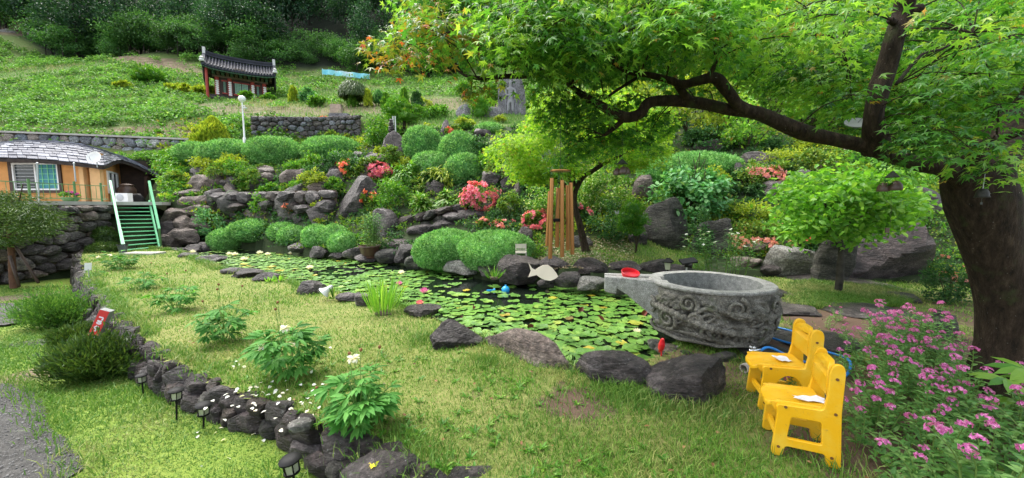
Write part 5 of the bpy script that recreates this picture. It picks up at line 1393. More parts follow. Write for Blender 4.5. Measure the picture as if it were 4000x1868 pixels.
# robe folds and halo
mb = MB()
for x in (-17, -11, 11, 17, 22): mb.add(*tube([((x - 4) * k_, -.37, 60 * k_), ((x * 1.15 - 4) * k_, -.38, 34 * k_), ((x * 1.05 - 4) * k_, -.37, 8 * k_)], 1.6 * k_, 6))
a_ = np.linspace(-.3, math.pi + .3, 16); mb.add(*tube(np.c_[(13 * np.cos(a_) - 4) * k_, np.full(16, -.37), (112 + 14 * np.sin(a_)) * k_], 1.1 * k_, 6))
part('robe_folds', mb, plain('relief_folds', (.26, .255, .275), .8, .2, 0, .1), sr)  # folds take the same lit tone as the figure
rk_ = E('rock_outcrop', W(1870, 492, 24.4), 'jagged pale grey rock face at the end of the terrace', 'rock')
for i, (u0, u1, v0, v1) in enumerate(((1785, 1850, 412, 490), (1835, 1905, 425, 492), (1885, 1960, 422, 494), (1640, 1690, 428, 455))):
    y = 24.4 + .4 * (i % 2); c = W((u0 + u1) / 2, (v0 + v1) / 2, y) - np.array(rk_.location)
    if i < 3: stone('rock_spire', c, ((u1 - u0) * y / FL * 1.1, .7, (v1 - v0) * y / FL * 1.1), 'stele', 0, 40 + i, rk_, (0, .1 * i))
    else: tag(stone('boulder', c + np.array(rk_.location), (1.0, .6, .5), 'stele', 0, 44), 'pale boulder on the terrace right of the pine', 'boulder')
pg = W(1530, 520, 17.7); pgd = E('stacked_pagoda', pg - np.array([0, .0, .1]), 'small stacked stone pagoda on the bare standing stone', 'stone pagoda')
for k in range(8):
    w_ = .17 - .012 * k; part('stone', MB().add(*[(V * np.array([w_ * 2, w_ * 1.8, .10]) + np.array([g.uniform(-.02, .02), 0, .12 + k * .082]), F_) for V, F_ in [rockmesh(400 + k, 2, 8)]][0]), M['rock'], pgd, True, 40)
ws = W(1540, 500, 18.2); sg_ = E('white_post', ws - np.array([0, 0, .3]), 'pair of thin white marker posts beside the pagoda', 'post')
for x in (-.05, .06): part('stake', MB().add(*box(x - .025, x + .025, -.02, .02, 0, .85)), M['plaster'], sg_)
def ladder(u0, u1, v0, v1, y0, y1, n, mat, lab):
    a = W((u0 + u1) / 2, v1, y0); b = W((u0 + u1) / 2, v0, y1); w_ = (u1 - u0) * y0 / FL / 2
    r_ = E('garden_steps', a, lab, 'steps')
    for k in range(n):
        c = (b - a) * (k + .5) / n; link('step', newmesh('step', MB().add(*box(c[0] - w_, c[0] + w_, c[1] - .16, c[1] + .2, c[2] - .25, c[2] + .03)), M[mat]), r_)
M['plank'] = plain('weathered_plank', (.36, .29, .23), .8, .2, 0, .2, 6.0, .3, 40.0)
ladder(1292, 1335, 408, 444, 25.6, 27.5, 7, 'plank', 'short flight of wooden steps on top of the dark wall')
ladder(1288, 1362, 442, 470, 23.2, 23.9, 3, 'stele', 'grey stone landing under the wooden steps')
ladder(1790, 1842, 480, 506, 22.4, 23.6, 4, 'plank', 'reddish steps below the grey rock face')
# ---------------------------------------------------------------- carved basin
bc = np.array([2.42, 4.50, 0.0])
bs = E('stone_basin', bc, 'large round granite basin carved with dragons and a long spout', 'stone basin')
nu, nv = 260, 70
th = np.linspace(0, 2 * math.pi, nu, endpoint=False); zz = np.linspace(0, 1, nv)
TH, ZZ = np.meshgrid(th, zz)
rp_ = np.interp(ZZ, [0, .05, .10, .16, .3, .5, .72, .95, 1.0], [.50, .56, .60, .62, .67, .70, .705, .70, .69])
def carve(a, z):
    s = a * .70 * 1.0; t = z * .66
    d = np.zeros_like(a)
    g = np.random.default_rng(12)
    P3 = np.stack([np.cos(a) * .7, np.sin(a) * .7, t], -1)
    wx = s + .05 * noise(P3, 9, 1, 2); wy = t + .05 * noise(P3, 9, 2, 2)
    for _ in range(46):                                  # scrolls
        c0, c1 = g.uniform(0, 4.4), g.uniform(.12, .60); r0 = g.uniform(.06, .15)
        dx = (wx - c0 + 2.2) % 4.398 - 2.2; dy = wy - c1; rr = np.hypot(dx, dy); ph_ = np.arctan2(dy, dx)
        m_ = np.clip(1 - rr / r0, 0, 1)
        d += .030 * np.clip(m_ * 2.2, 0, 1) * (.55 + .45 * np.cos(ph_ * g.choice([-1, 1]) + rr / r0 * 9))
    body = np.zeros_like(a)
    for k, (b0, am, fr_, p0) in enumerate(((.36, .12, 2.0, .4), (.20, .08, 3.1, 2.0), (.50, .06, 2.6, 4.0))):   # dragon bodies
        yb_ = b0 + am * np.sin(fr_ * s * 1.43 + p0); q = np.abs(wy - yb_) / .052
        scale = .75 + .25 * np.cos((s + q * .02) * 95) * np.cos(wy * 95)
        body = np.maximum(body, np.clip(1 - q ** 2, 0, 1) ** .5 * .042 * scale)
    d = np.maximum(np.clip(d, 0, .05) * 2.4, body * 1.6) + .014 * noise(P3, 22, 5, 3) + .02 * noise(P3, 7, 8, 2)
    for (a0, z0) in ((4.05, .58), (4.65, .55)):           # hollow eyes
        d -= .09 * np.exp(-(((a - a0) / .10) ** 2 + ((z - z0 - .25 * (a - a0)) / .045) ** 2))
    band = np.exp(-((z - (.115 + .03 * np.abs(np.sin(a * 5)))) / .03) ** 2)  # lotus lip round the foot
    d = d * np.clip((z - .17) / .06, 0, 1) * np.clip((.97 - z) / .06, 0, 1) + .05 * band
    return d
RR = rp_ + carve(TH, ZZ) - .05
V = np.stack([RR * np.cos(TH), RR * np.sin(TH), .02 + ZZ * .65], -1).reshape(-1, 3)
Fq = np.array([(i * nu + j, i * nu + (j + 1) % nu, (i + 1) * nu + (j + 1) % nu, (i + 1) * nu + j) for i in range(nv - 1) for j in range(nu)])
part('bowl', MB().add(V, Fq), M['basin'], bs, True)
def onbowl(a, z, off=0.0):
    r = np.interp(z, [0, .05, .10, .16, .3, .5, .72, .95, 1.0], [.50, .56, .60, .62, .67, .70, .705, .70, .69]) + off
    return np.stack([r * np.cos(a), r * np.sin(a), .02 + z * .65], -1)
cv = MB()
for a0, z0, r0, sg in ((3.95, .80, .10, 1), (4.30, .33, .15, -1), (4.62, .78, .12, -1), (5.05, .35, .13, 1), (5.35, .76, .11, 1), (3.60, .45, .13, 1), (5.75, .45, .14, -1), (4.75, .28, .09, 1), (3.2, .6, .12, -1), (6.15, .62, .12, 1), (4.05, .55, .07, 1), (5.2, .58, .07, -1)):
    t_ = np.linspace(0, 1, 34); rr = r0 * (1 - .86 * t_); an = sg * t_ * 11.0 + a0 * 3
    cv.add(*tube(onbowl(a0 + rr * np.cos(an) / .7, z0 + rr * np.sin(an) / .65, .012), .024 - .012 * t_, 7, rough=.15))
for z0, am, fr_, p0, a1, a2, r0 in ((.50, .13, 2.2, .5, 3.0, 5.2, .040), (.22, .06, 3.2, 1.4, 3.7, 6.2, .032), (.68, .07, 2.7, 3.0, 4.3, 6.5, .034)):
    a_ = np.linspace(a1, a2, 90); z_ = z0 + am * np.sin(fr_ * a_ + p0); r_ = r0 * (1 + .14 * np.sign(np.sin(np.arange(90) * 1.6))) * np.clip(np.sin(np.linspace(.15, 3.0, 90)) * 1.6, .25, 1)
    cv.add(*tube(onbowl(a_, z_, .008), r_, 8, rough=.12))
for a0, z0 in ((4.22, .60), (4.95, .57)):                 # brows and lids round the hollow eyes
    for s_ in (-1, 1): t_ = np.linspace(-1, 1, 14); cv.add(*tube(onbowl(a0 + .12 * t_, z0 + s_ * .06 * (1 - t_ ** 2) + .05 * t_, .014), .016, 6))
    cv.add(*tube(onbowl(a0 + .17 * t_, z0 + .14 * (1 - t_ ** 2) + .02, .016), .022, 7))
aw = np.linspace(0, 6.283, 120); cv.add(*tube(onbowl(aw, .115 + .035 * np.abs(np.sin(aw * 5)), .03), .022, 7))
part('carving', cv, M['basin'], bs, True)
a_ = th; k_ = nu; g = np.random.default_rng(8)
wob = .010 * noise(np.c_[np.cos(a_), np.sin(a_), a_ * 0] * .7, 9, 3, 2)
def ring(r, z): return np.c_[(r + wob) * np.cos(a_), (r + wob) * np.sin(a_), np.full(k_, z) + wob * .4]
rings = [ring(.69, .665), ring(.70, .685), ring(.69, .70), ring(.60, .702), ring(.555, .695)]
Fr = [(i * k_ + j, i * k_ + (j + 1) % k_, (i + 1) * k_ + (j + 1) % k_, (i + 1) * k_ + j) for i in range(4) for j in range(k_)]
part('rim', MB().add(np.concatenate(rings), Fr), M['basinrim'], bs, True, 50)
rings = [ring(.557, .697), ring(.545, .60), ring(.53, .46), ring(.40, .42), ring(.02, .41)]
part('hollow', MB().add(np.concatenate(rings), Fr), M['basinin'], bs, True, 40)
# spout
sdn = unit(np.array([1.27, 4.78, 0]) - bc); sp_ = np.array([-sdn[1], sdn[0], 0])
secs = []
for t, hw_, zt_, zb_ in ((.50, .26, .700, .18), (.62, .245, .702, .22), (.72, .215, .705, .30), (.85, .19, .708, .40), (.97, .17, .710, .50), (1.07, .155, .712, .555), (1.09, .15, .712, .57), (1.10, .15, .713, .50), (1.22, .135, .715, .51), (1.245, .12, .712, .53)):
    q = sdn * t; pr = [(-1, .95), (-.99, .3), (-.85, 0), (0, -.03), (.85, 0), (.99, .3), (1, .95), (.93, 1), (.45, 1), (.36, .93), (-.36, .93), (-.45, 1), (-.93, 1)]
    secs.append([q + sp_ * hw_ * x + np.array([0, 0, zb_ + (zt_ - zb_) * y]) for x, y in pr])
V = np.array(secs); n_ = V.shape[1]; V = V.reshape(-1, 3); V[:, 2] += .006 * noise(V, 12, 2, 2)
Fs = [(i * n_ + j, (i + 1) * n_ + j, (i + 1) * n_ + (j + 1) % n_, i * n_ + (j + 1) % n_) for i in range(len(secs) - 1) for j in range(n_)] + [tuple(range((len(secs) - 1) * n_, len(secs) * n_))]
mb = MB().add(V, Fs)
part('spout', mb, M['basinrim'], bs, True, 35)
V, F_ = lathe([(0.0, 0), (.10, .0), (.108, .02), (.112, .05), (.106, .05), (.10, .02), (0, .008)], 28, cap=False)
bw_ = E('red_bowl', bc + sdn * .93 + np.array([0, 0, .672]), 'red plastic bowl lying in the channel of the basin spout', 'bowl')
M['redplastic'] = plain('red_plastic', (.62, .01, .02), .35, .5, 0, .05)
q_ = part('bowl_shell', MB().add(V, F_), M['redplastic'], bw_, True, 50); q_.rotation_euler = (.35, .05, 0); q_.location = (0, 0, .04)
V, F_ = lathe([(.106, .0), (.113, .002), (.116, .010), (.110, .012), (.106, .0)], 28, cap=False)
q_ = part('bowl_rim', MB().add(V + np.array([0, 0, .047]), F_), M['redplastic'], bw_, True, 50); q_.rotation_euler = (.35, .05, 0); q_.location = (0, 0, .04)
# tap and hose
M['hose'] = plain('blue_hose', (.02, .22, .62), .4, .5, 0, .1)
M['brass'] = M['chrome']
pt = G(2945, 1385, .12)
tp = E('water_tap', pt - np.array([0, 0, .12]), 'small chrome tap at the right foot of the basin', 'tap')
part('pipe', MB().add(*tube([(0, .02, -.02), (0, .02, .13), (0, -.0, .15)], .012, 8)), M['steel'], tp, True)
part('tap_body', MB().add(*tube([(-.05, 0, .16), (.06, 0, .165)], .016, 10)).add(*tube([(.05, 0, .165), (.055, 0, .11)], .012, 8)), M['chrome'], tp, True)
mb = MB()
for k in range(4): a = k * math.pi / 2 + .4; mb.add(*tube([(-.02, 0, .19), (-.02 + .035 * math.cos(a), .035 * math.sin(a), .20)], .008, 6))
mb.add(*tube([(-.02, 0, .16), (-.02, 0, .2)], .008, 6)); part('tap_handle', mb, M['chrome'], tp, True)
h0 = pt + np.array([.06, 0, .04])
hz = .03
P = [h0, h0 + np.array([.10, .0, .03]), G(3110, 1405, .05), G(3190, 1425, .02), np.array([3.05, 3.3, .03]), np.array([3.45, 3.7, .04]), np.array([3.2, 4.0, .06]), G(3030, 1325, .04), np.array([2.95, 4.72, .04]), np.array([3.1, 4.95, .04]), G(3060, 1285, .05), G(3190, 1330, .08)]
single('hose', MB().add(*tube(smoothpath(P, 90), .0125, 8)), M['hose'], 'bright blue garden hose looping from the tap behind the chairs', 'hose', smooth=True)
a, b = G(2905, 1440, .04), G(2985, 1420, .05)
d = unit(b - a); V, F_ = lathe([(.035, 0), (.045, 0), (.045, .26), (.035, .26), (.035, 0)], 18, cap=False)
Rm = np.array(Vector(d).to_track_quat('Z', 'Y').to_matrix())
single('pipe', MB().add(V @ Rm.T + a, F_), plain('dirty_pvc', (.34, .31, .27), .7, .3, 0, .35, 20.0), 'short dirty grey pipe lying before the yellow chairs', 'pipe', smooth=True, sharp=50)
# ---------------------------------------------------------------- yellow chairs
M['yellow'] = plain('yellow_plastic', (.80, .44, .008), .42, .4, 0, .10, 7.0, .12, 90.0)
m, t, b = nodes('yellow_plastic_worn'); p_ = objc(t)
c = mixc(t, ramp(t, nz(t, p_, 6.0, 6.0, .65), [(.45, (0, 0, 0)), (.75, (1, 1, 1))]), (.80, .42, .006), (.80, .52, .05))
c = mixc(t, ramp(t, nz(t, p_, 38.0, 6.0, .7), [(.60, (0, 0, 0)), (.74, (.75, .75, .75))]), c, (.36, .22, .05))
t.links.new(c, b.inputs['Base Color']); b.inputs['Roughness'].default_value = .45; b.inputs['Specular IOR Level'].default_value = .4; bump(t, b, nz(t, p_, 90.0, 3.0), .12, .01)
M['yellow'] = m
M['screw'] = plain('dark_screw', (.16, .07, .02), .5)
M['paper'] = plain('white_paper', (.80, .80, .82), .7)
def chair(rear, front, H_, arch, lab, name='child_chair', wd_=.30):
    f = unit(np.r_[(front - rear)[:2], 0]); D_ = np.linalg.norm((front - rear)[:2]); rz = math.atan2(f[1], f[0])
    root = E(name, rear, lab, 'chair', 'yellow plastic children chairs', rz)   # local x forward, y to the far side is -y
    s = H_ / .645; k = D_ / .32
    out = rounded([(-.012 * k, 0), (.05 * k, 0), (.062 * k, .075 * s), (.272 * k, .075 * s), (.286 * k, 0), (.336 * k, 0), (.316 * k, .28 * s), (.325 * k, .335 * s), (.085 * k, .345 * s), (.068 * k, .44 * s), (.066 * k, .60 * s), (.05 * k, .645 * s), (.012 * k, .645 * s), (.0, .61 * s), (.005 * k, .35 * s)], .02, 4)
    if arch:
        aa = np.linspace(0, math.pi, 14); hole = [(.170 * k + .085 * k * math.cos(a), (.16 + .13 * math.sin(a)) * s) for a in aa] + [(.08 * k, .115 * s), (.262 * k, .115 * s)]
    else: hole = rounded([(.078 * k, .12 * s), (.268 * k, .12 * s), (.25 * k, .275 * s), (.09 * k, .275 * s)], .02, 4)
    V, F_ = plate([out, hole], .009, .005, 2); V = V[:, [0, 2, 1]]
    for y in (0, -wd_):
        q = link('side_panel', newmesh('side_panel', MB().add(V * np.array([1, -1, 1]) + np.array([0, y, 0]), F_), M['yellow'], True, 40), root)
        mb = MB()
        for x, z in ((.035, .56), (.03, .34), (.28, .33), (.033, .06), (.305, .06)):
            v, f_ = lathe([(.0, 0), (.009, 0), (.009, .004), (.0, .004)], 10, cap=False); mb.add(np.c_[v[:, 0] + x * k, (.015 + v[:, 2]) * (1 if y == 0 else -1) + y, v[:, 1] + z * s], f_)
        link('screw', newmesh('screw', mb, M['screw']), q)
    so_ = rounded([(.07 * k, -.012), (.345 * k, -.03), (.37 * k, -.06), (.37 * k, -wd_ + .06), (.345 * k, -wd_ + .03), (.07 * k, -wd_ + .012)], .03, 4)
    V, F_ = plate([so_], .010, .006, 2); V[:, 2] += .348 * s - np.clip((V[:, 0] - .30 * k), 0, 1) * .5 - .015 * np.cos((V[:, 1] + wd_ / 2) / wd_ * math.pi)
    part('seat', MB().add(V, F_), M['yellow'], root, True, 40)
    mb = MB()
    ap = rounded([(.09 * k, .02), (.355 * k, .02), (.33 * k, -.035), (.10 * k, -.03)], .015, 3)
    V, F_ = plate([ap], .006, .003, 1); V = V[:, [0, 2, 1]]; V[:, 2] += .322 * s
    for y in (-.022, -wd_ + .022): mb.add(V * np.array([1, -1, 1]) + np.array([0, y, 0]), F_)
    part('seat_skirt', mb, M['yellow'], root, True, 40)
    bo = rounded([(-.018, .43 * s), (-.018, .58 * s), (-.06, .635 * s), (-wd_ + .06, .635 * s), (-wd_ + .018, .58 * s), (-wd_ + .018, .43 * s)], .05, 5)
    ho = rounded([(-.09, .572 * s), (-.09, .595 * s), (-wd_ + .09, .595 * s), (-wd_ + .09, .572 * s)], .009, 4)
    V, F_ = plate([bo, ho], .010, .006, 2); V = np.c_[V[:, 2] + .045 * k + .04 * np.sin((V[:, 0] + wd_ / 2) / wd_ * math.pi + math.pi / 2) * -1 + .025, V[:, 0], V[:, 1]]
    part('backrest', MB().add(V, F_), M['yellow'], root, True, 40)
    for x, z in ((.30, .10), (.03, .30)): part('crossbar', MB().add(*box(x * k - .012, x * k + .012, -wd_ + .01, -.01, z * s - .02, z * s + .02)), M['yellow'], root)
    return root, f, s, k
c1, f1, s1, k1 = chair(G(3269, 1826), G(3025, 1770), .645, False, 'front yellow child chair with a torn white paper at the back of its seat')
c2, f2, s2, k2 = chair(G(3192, 1628), G(2972, 1597), .67, True, 'rear yellow child chair with a square white paper on its seat')
for cr, x, y, sz, tz_, lab, sd_ in ((c1, .13, -.10, (.085, .05), .356 * s1, 'torn white paper on the front yellow chair', 3), (c2, .20, -.15, (.055, .055), (.353 * s2), 'white paper sheet on the rear yellow chair', 5)):
    g = np.random.default_rng(sd_); nn = 7; V = []
    for i in range(nn):
        for j in range(nn):
            a, b = i / (nn - 1) - .5, j / (nn - 1) - .5
            e = (1 + .25 * g.uniform(-1, 1) * (i in (0, nn - 1))); V.append((2 * sz[0] * a * e, 2 * sz[1] * b * (1 - .5 * (sd_ == 3) * (a + .5)), .004 + .008 * math.sin(a * 6 + b * 4 + sd_) ** 2 + .02 * max(a, 0) ** 2))
    pr = single('paper', MB().add(np.array(V), [(i * nn + j, (i + 1) * nn + j, (i + 1) * nn + j + 1, i * nn + j + 1) for i in range(nn - 1) for j in range(nn - 1)]), M['paper'], lab, 'paper', smooth=True, base=np.zeros(3))
    rz = cr.rotation_euler.z; Rz = np.array(Matrix.Rotation(rz, 3, 'Z'))
    pr.location = tuple(np.array(cr.location) + Rz @ np.array([x, y, tz_])); pr.rotation_euler = (0, 0, rz + .3)
# ---------------------------------------------------------------- wind chimes
M['copper'] = plain('bronze_tube', (.40, .19, .065), .33, .5, .8, .12, 3.0)
M['string'] = plain('dark_string', (.02, .02, .02), .7)
yc = 3.1; tc = W(2189, 668, yc)
wc = E('wind_chime', tc, 'big wind chime of bronze tubes hanging from the maple over the pond', 'wind chime'); pc = yc / FL * 1.01
V, F_ = lathe([(.062, -.005), (.084, -.006), (.086, 0), (.084, .006), (.062, .005), (.0, .004), (0, -.004), (.062, -.005)], 28, cap=False)
part('ring', MB().add(V, F_), M['copper'], wc, True, 40)
TB = [(2156, 2149, 696, 1010, -.06), (2196, 2196, 704, 1004, -.07), (2230, 2236, 714, 994, -.03), (2180, 2176, 734, 966, .06), (2148, 2137, 748, 961, .04), (2217, 2218, 724, 978, .06)]
for u0, u1, v0, v1, dy in TB:
    a, b = W(u0, v0, yc + dy) - tc, W(u1, v1, yc + dy) - tc
    r_ = 8.0 * pc
    q = part('tube', MB().add(*tube([a, b], r_, 14, cap=False)).add(*tube([b, a], r_ * .86, 14, cap=False)), M['copper'], wc, True, 50)
    part('string', MB().add(*tube([(np.clip(a[0], -.075, .075), np.clip(a[1], -.07, .07), 0), a], .0013, 4)), M['string'], q)
part('clapper', MB().add(*lathe([(0, -.012), (.05, -.012), (.052, 0), (.05, .012), (0, .012)], 20, W(2176, 860, yc) - tc, cap=False)), M['black'], wc, True, 40)
part('hanging_cord', MB().add(*tube([(0, 0, 0), W(2189, 330, yc) - tc], .0018, 5)).add(*tube([(0, 0, 0), W(2143, 1036, yc) - tc], .0018, 5)), M['string'], wc)
fo = [(2066, 1030), (2078, 1048), (2090, 1055), (2105, 1045), (2120, 1036), (2140, 1035), (2158, 1048), (2172, 1066), (2180, 1080), (2168, 1090), (2150, 1097), (2130, 1094), (2112, 1086), (2096, 1074), (2080, 1078), (2065, 1082), (2074, 1058)]
V, F_ = plate([[((u - 2122) * pc, (1065 - v) * pc) for u, v in fo]], .003, .0015, 1)
V = V[:, [0, 2, 1]] + (W(2122, 1065, yc) - tc)
part('fish_sail', MB().add(V, F_), plain('cream_wood', (.80, .70, .56), .6, .3, 0, .06, 9.0), wc, True, 40)
# small bell chimes
M['oldbronze'] = plain('old_bronze', (.05, .055, .045), .6, .4, .3, .4, 30.0)
M['dishgrey'] = plain('grey_dish', (.30, .31, .30), .5, .4, 0, .1)
def bellchime(u, v, y, nb_, lab, vtop, sc=1.0, tail=None):
    p = W(u, v, y); r_ = E('bell_chime', p, lab, 'bell chime', 'small bell chimes in the maple')
    part('canopy', MB().add(*lathe([(.045 * sc, -.03 * sc), (.05 * sc, -.028 * sc), (.02 * sc, .0), (.008 * sc, .012 * sc), (0, .014 * sc)], 4)), M['oldbronze'], r_)
    for k in range(nb_):
        a = k * 2 * math.pi / nb_ + .5; c = np.array([.045 * sc * math.cos(a), .03 * sc * math.sin(a), -.085 * sc - .008 * sc * (k % 2)])
        bl = part('bell', MB().add(*lathe([(.034 * sc, -.03 * sc), (.036 * sc, -.02 * sc), (.032 * sc, .005 * sc), (.02 * sc, .024 * sc), (.006 * sc, .032 * sc)], 14, c)), M['jar'], r_, True, 50)
        part('thread', MB().add(*tube([c, (c[0] * .7, c[1] * .7, -.01 * sc)], .001, 4)), M['string'], bl)
    part('cord', MB().add(*tube([(0, 0, 0), W(u, vtop, y) - p], .0015, 5)), M['string'], r_)
    if tail: part('tail', MB().add(*tube([(0, 0, -.1 * sc), W(u - 8, tail, y) - p], .0012, 4)).add(*box(-.018, .012, -.004, .004, W(u, tail + 20, y)[2] - p[2], W(u, tail, y)[2] - p[2])), M['jar'], r_)
bellchime(2431, 628, 3.3, 3, 'small bell chime right of the large wind chime', 425, 1.0)
bellchime(3487, 676, 2.9, 3, 'bell chime hanging before the small round leaved tree', 590, 1.15, 890)
p = W(3836, 772, 2.62); r_ = E('temple_bell', p, 'weathered temple bell hanging on the maple trunk', 'bell'); r_.scale = (.66, .66, .66)
part('bell_body', MB().add(*lathe([(.055, 0), (.058, .006), (.052, .02), (.046, .06), (.03, .088), (.006, .095)], 20)), plain('weathered_bronze', (.035, .034, .030), .6, .4, .3, .4, 30.0), r_, True, 50)
part('clapper', MB().add(*tube([(0, 0, .04), (0, 0, -.05)], .003, 6)).add(*box(-.012, .012, -.002, .002, -.075, -.05)), M['oldbronze'], r_)
part('chain', MB().add(*tube([(0, 0, .09), (.005, 0, .25)], .003, 5)), M['steel'], r_)
p = W(3345, 485, 3.3); V, F_ = lathe([(0, 0), (.07, .0), (.085, .008), (.086, .016), (.07, .014), (0, .012)], 26, cap=False)
Rm = np.array(Vector((-.25, -.55, .8)).normalized().to_track_quat('Z', 'Y').to_matrix())
r_ = E('white_dish', p, 'pale round dish hanging under the maple fork', 'dish'); part('disc', MB().add(V @ Rm.T, F_), M['dishgrey'], r_, True, 50)
part('wire', MB().add(*tube([(0, 0, 0), W(3390, 440, 3.25) - p], .002, 5)), M['string'], r_)
# ---------------------------------------------------------------- solar lanterns
M['lens'] = plain('lantern_glass', (.36, .37, .27), .15, .6, 0, .1)
M['bulb'] = plain('lantern_bulb', (.75, .66, .42), .4)
def lantern(p, sc, lab, tilt=(0, 0), h=.16):
    r_ = E('garden_lantern', p, lab, 'garden lamp', 'solar lanterns along the dark edging'); r_.rotation_euler = (tilt[0], tilt[1], .3); r_.scale = (sc * .72,) * 3
    part('stake', MB().add(*tube([(0, 0, -.10), (0, 0, h)], .010, 8)), M['black'], r_)
    part('base_ring', MB().add(*lathe([(.045, h), (.058, h), (.058, h + .012), (.045, h + .012)], 18)), M['black'], r_, True, 40)
    mb = MB()
    for k in range(6):
        a = k * math.pi / 3; a2 = a + math.pi / 3 * .86; r1, r2 = .048, .055
        mb.add([(r1 * math.cos(a), r1 * math.sin(a), h + .012), (r1 * math.cos(a2), r1 * math.sin(a2), h + .012), (r2 * math.cos(a2), r2 * math.sin(a2), h + .10), (r2 * math.cos(a), r2 * math.sin(a), h + .10)], [(0, 1, 2, 3)])
    part('glass_pane', mb, M['lens'], r_); part('bulb', MB().add(*lathe([(.012, h + .01), (.016, h + .05), (.01, h + .07)], 8)), M['bulb'], r_, True)
    mb = MB()
    for k in range(6): a = k * math.pi / 3 - .04; mb.add(*tube([(.053 * math.cos(a), .053 * math.sin(a), h + .01), (.059 * math.cos(a), .059 * math.sin(a), h + .10)], .004, 4))
    part('frame', mb, M['black'], r_)
    part('cap', MB().add(*lathe([(.05, h + .10), (.075, h + .10), (.077, h + .112), (.06, h + .128), (.03, h + .135), (0, h + .136)], 22)), M['black'], r_, True, 35)
for u, v, sc, lab, tl in ((558, 1522, .9, 'farthest garden lantern at the dark edging beside the juniper', (0, 0)), (690, 1648, 1.0, 'garden lantern second from the juniper, standing on a stake', (0, .05)), (795, 1680, 1.05, 'garden lantern, third from the juniper, leaning in the grass', (.1, .1)), (1160, 1945, 1.15, 'garden lantern nearest the viewer at the bottom edge', (.05, -.1))):
    p = G(u, v, -.27); p[2] = lowz(p[1]); lantern(p, sc, lab, tl, .30 if u == 690 else .20)
for u, v, lab, rz in ((2608, 1072, 'black square solar lamp behind the basin', .2),):
    y = YF(u, v) ; p = W(u, v, 7.6); r_ = E('solar_lamp', p, lab, 'garden lamp', 'solar lamps on the kerb boulders', rz)
    part('stake', MB().add(*tube([(0, 0, -.3), (0, 0, .12)], .012, 6)), M['black'], r_)
    part('glass', MB().add(*lathe([(.06, .10), (.085, .25)], 4)), M['lens'], r_); part('roof', MB().add(*lathe([(.13, .25), (.135, .27), (.05, .33), (.05, .34)], 4)), M['black'], r_)
p = W(2672, 1085, 7.2); r_ = E('solar_spotlight', p, 'black solar spotlight on a pale stake behind the basin', 'garden lamp')
part('stake', MB().add(*tube([(0, 0, -.3), (.05, 0, .25)], .016, 6)), M['steel'], r_)
part('panel', MB().add(*obox((.07, 0, .33), (.16, .02, .02), (0, .09, .03), (0, 0, .015))), M['black'], r_); part('head', MB().add(*tube([(.0, -.02, .26), (.10, -.10, .25)], .045, 10)), M['black'], r_)
p = G(1290, 1168); r_ = E('flower_lamp', p, 'white lily shaped garden lamp at the near pond shore', 'garden lamp')
part('stem', MB().add(*tube([(.05, 0, -.1), (.05, 0, .20), (.02, 0, .30), (-.01, 0, .28)], .007, 6)), M['stem'], r_)
V, F_ = lathe([(.012, 0), (.03, .05), (.045, .10), (.085, .15), (.08, .15), (.04, .10)], 14, cap=False)
Rm = np.array(Vector((-.55, -.2, -.5)).normalized().to_track_quat('Z', 'Y').to_matrix())
part('flower_shade', MB().add(V @ Rm.T * 1.25 + np.array([0.05, 0, .24]), F_), M['white'], r_, True, 60)
g = np.random.default_rng(2)
part('leaves', MB().add(*leaflong(np.tile([[.05, 0, 0.0]], (5, 1)), unit(np.c_[g.normal(size=(5, 2)), np.full(5, 1.2)]), g.normal(size=(5, 3)), .22, .04)), M['bright'], r_)
# ---------------------------------------------------------------- small things round the pond
def ballthing(name, p, r, m, lab, cat):
    V, F_ = ICO[3]; root = E(name, p, lab, cat); part('ball', MB().add(V * r), M[m], root, True); return root
M['bluetoy'] = plain('blue_plastic', (.02, .33, .70), .35)
p = G(1975, 1140, WATER_Z); V, F_ = ICO[3]
bb = E('float_ball', p + np.array([0, 0, .04]), 'bright blue ball floating in the open water', 'ball'); part('ball', MB().add(V * .085, F_), M['bluetoy'], bb, True); part('valve', MB().add(*lathe([(.02, .08), (.02, .10), (.01, .105)], 10)), M['bluetoy'], bb)
p = G(1918, 1137, WATER_Z); fb = E('blue_float', p, 'small blue float lying flat beside the blue ball', 'float')
part('float_body', MB().add(*obox((0, 0, .01), (.09, .02, 0), (0, .025, 0), (0, 0, .015))), M['bluetoy'], fb); part('knob', MB().add(V * .03 + np.array([.07, 0, .025]), F_), M['bluetoy'], fb, True)
p = G(2583, 1392, .0)
bd = skinfig('body', [((0, 0, .10), (.035, .04)), ((0, -.01, .15), (.03, .034)), ((.0, -.02, .195), (.022, .024)), ((.0, -.05, .20), (.006, .006)), ((0, .03, .06), (.018, .014)), ((0, .05, .02), (.008, .006))], [(0, 1), (1, 2), (2, 3), (0, 4), (4, 5)], M['redplastic'], None)
rb = E('red_bird', p, 'little red bird figure perched on the stones before the basin', 'figurine'); bd.parent = rb
part('stick', MB().add(*tube([(0, 0, -.02), (0, 0, .08)], .007, 6)), M['redplastic'], rb)
bd.scale = (1.0,) * 3
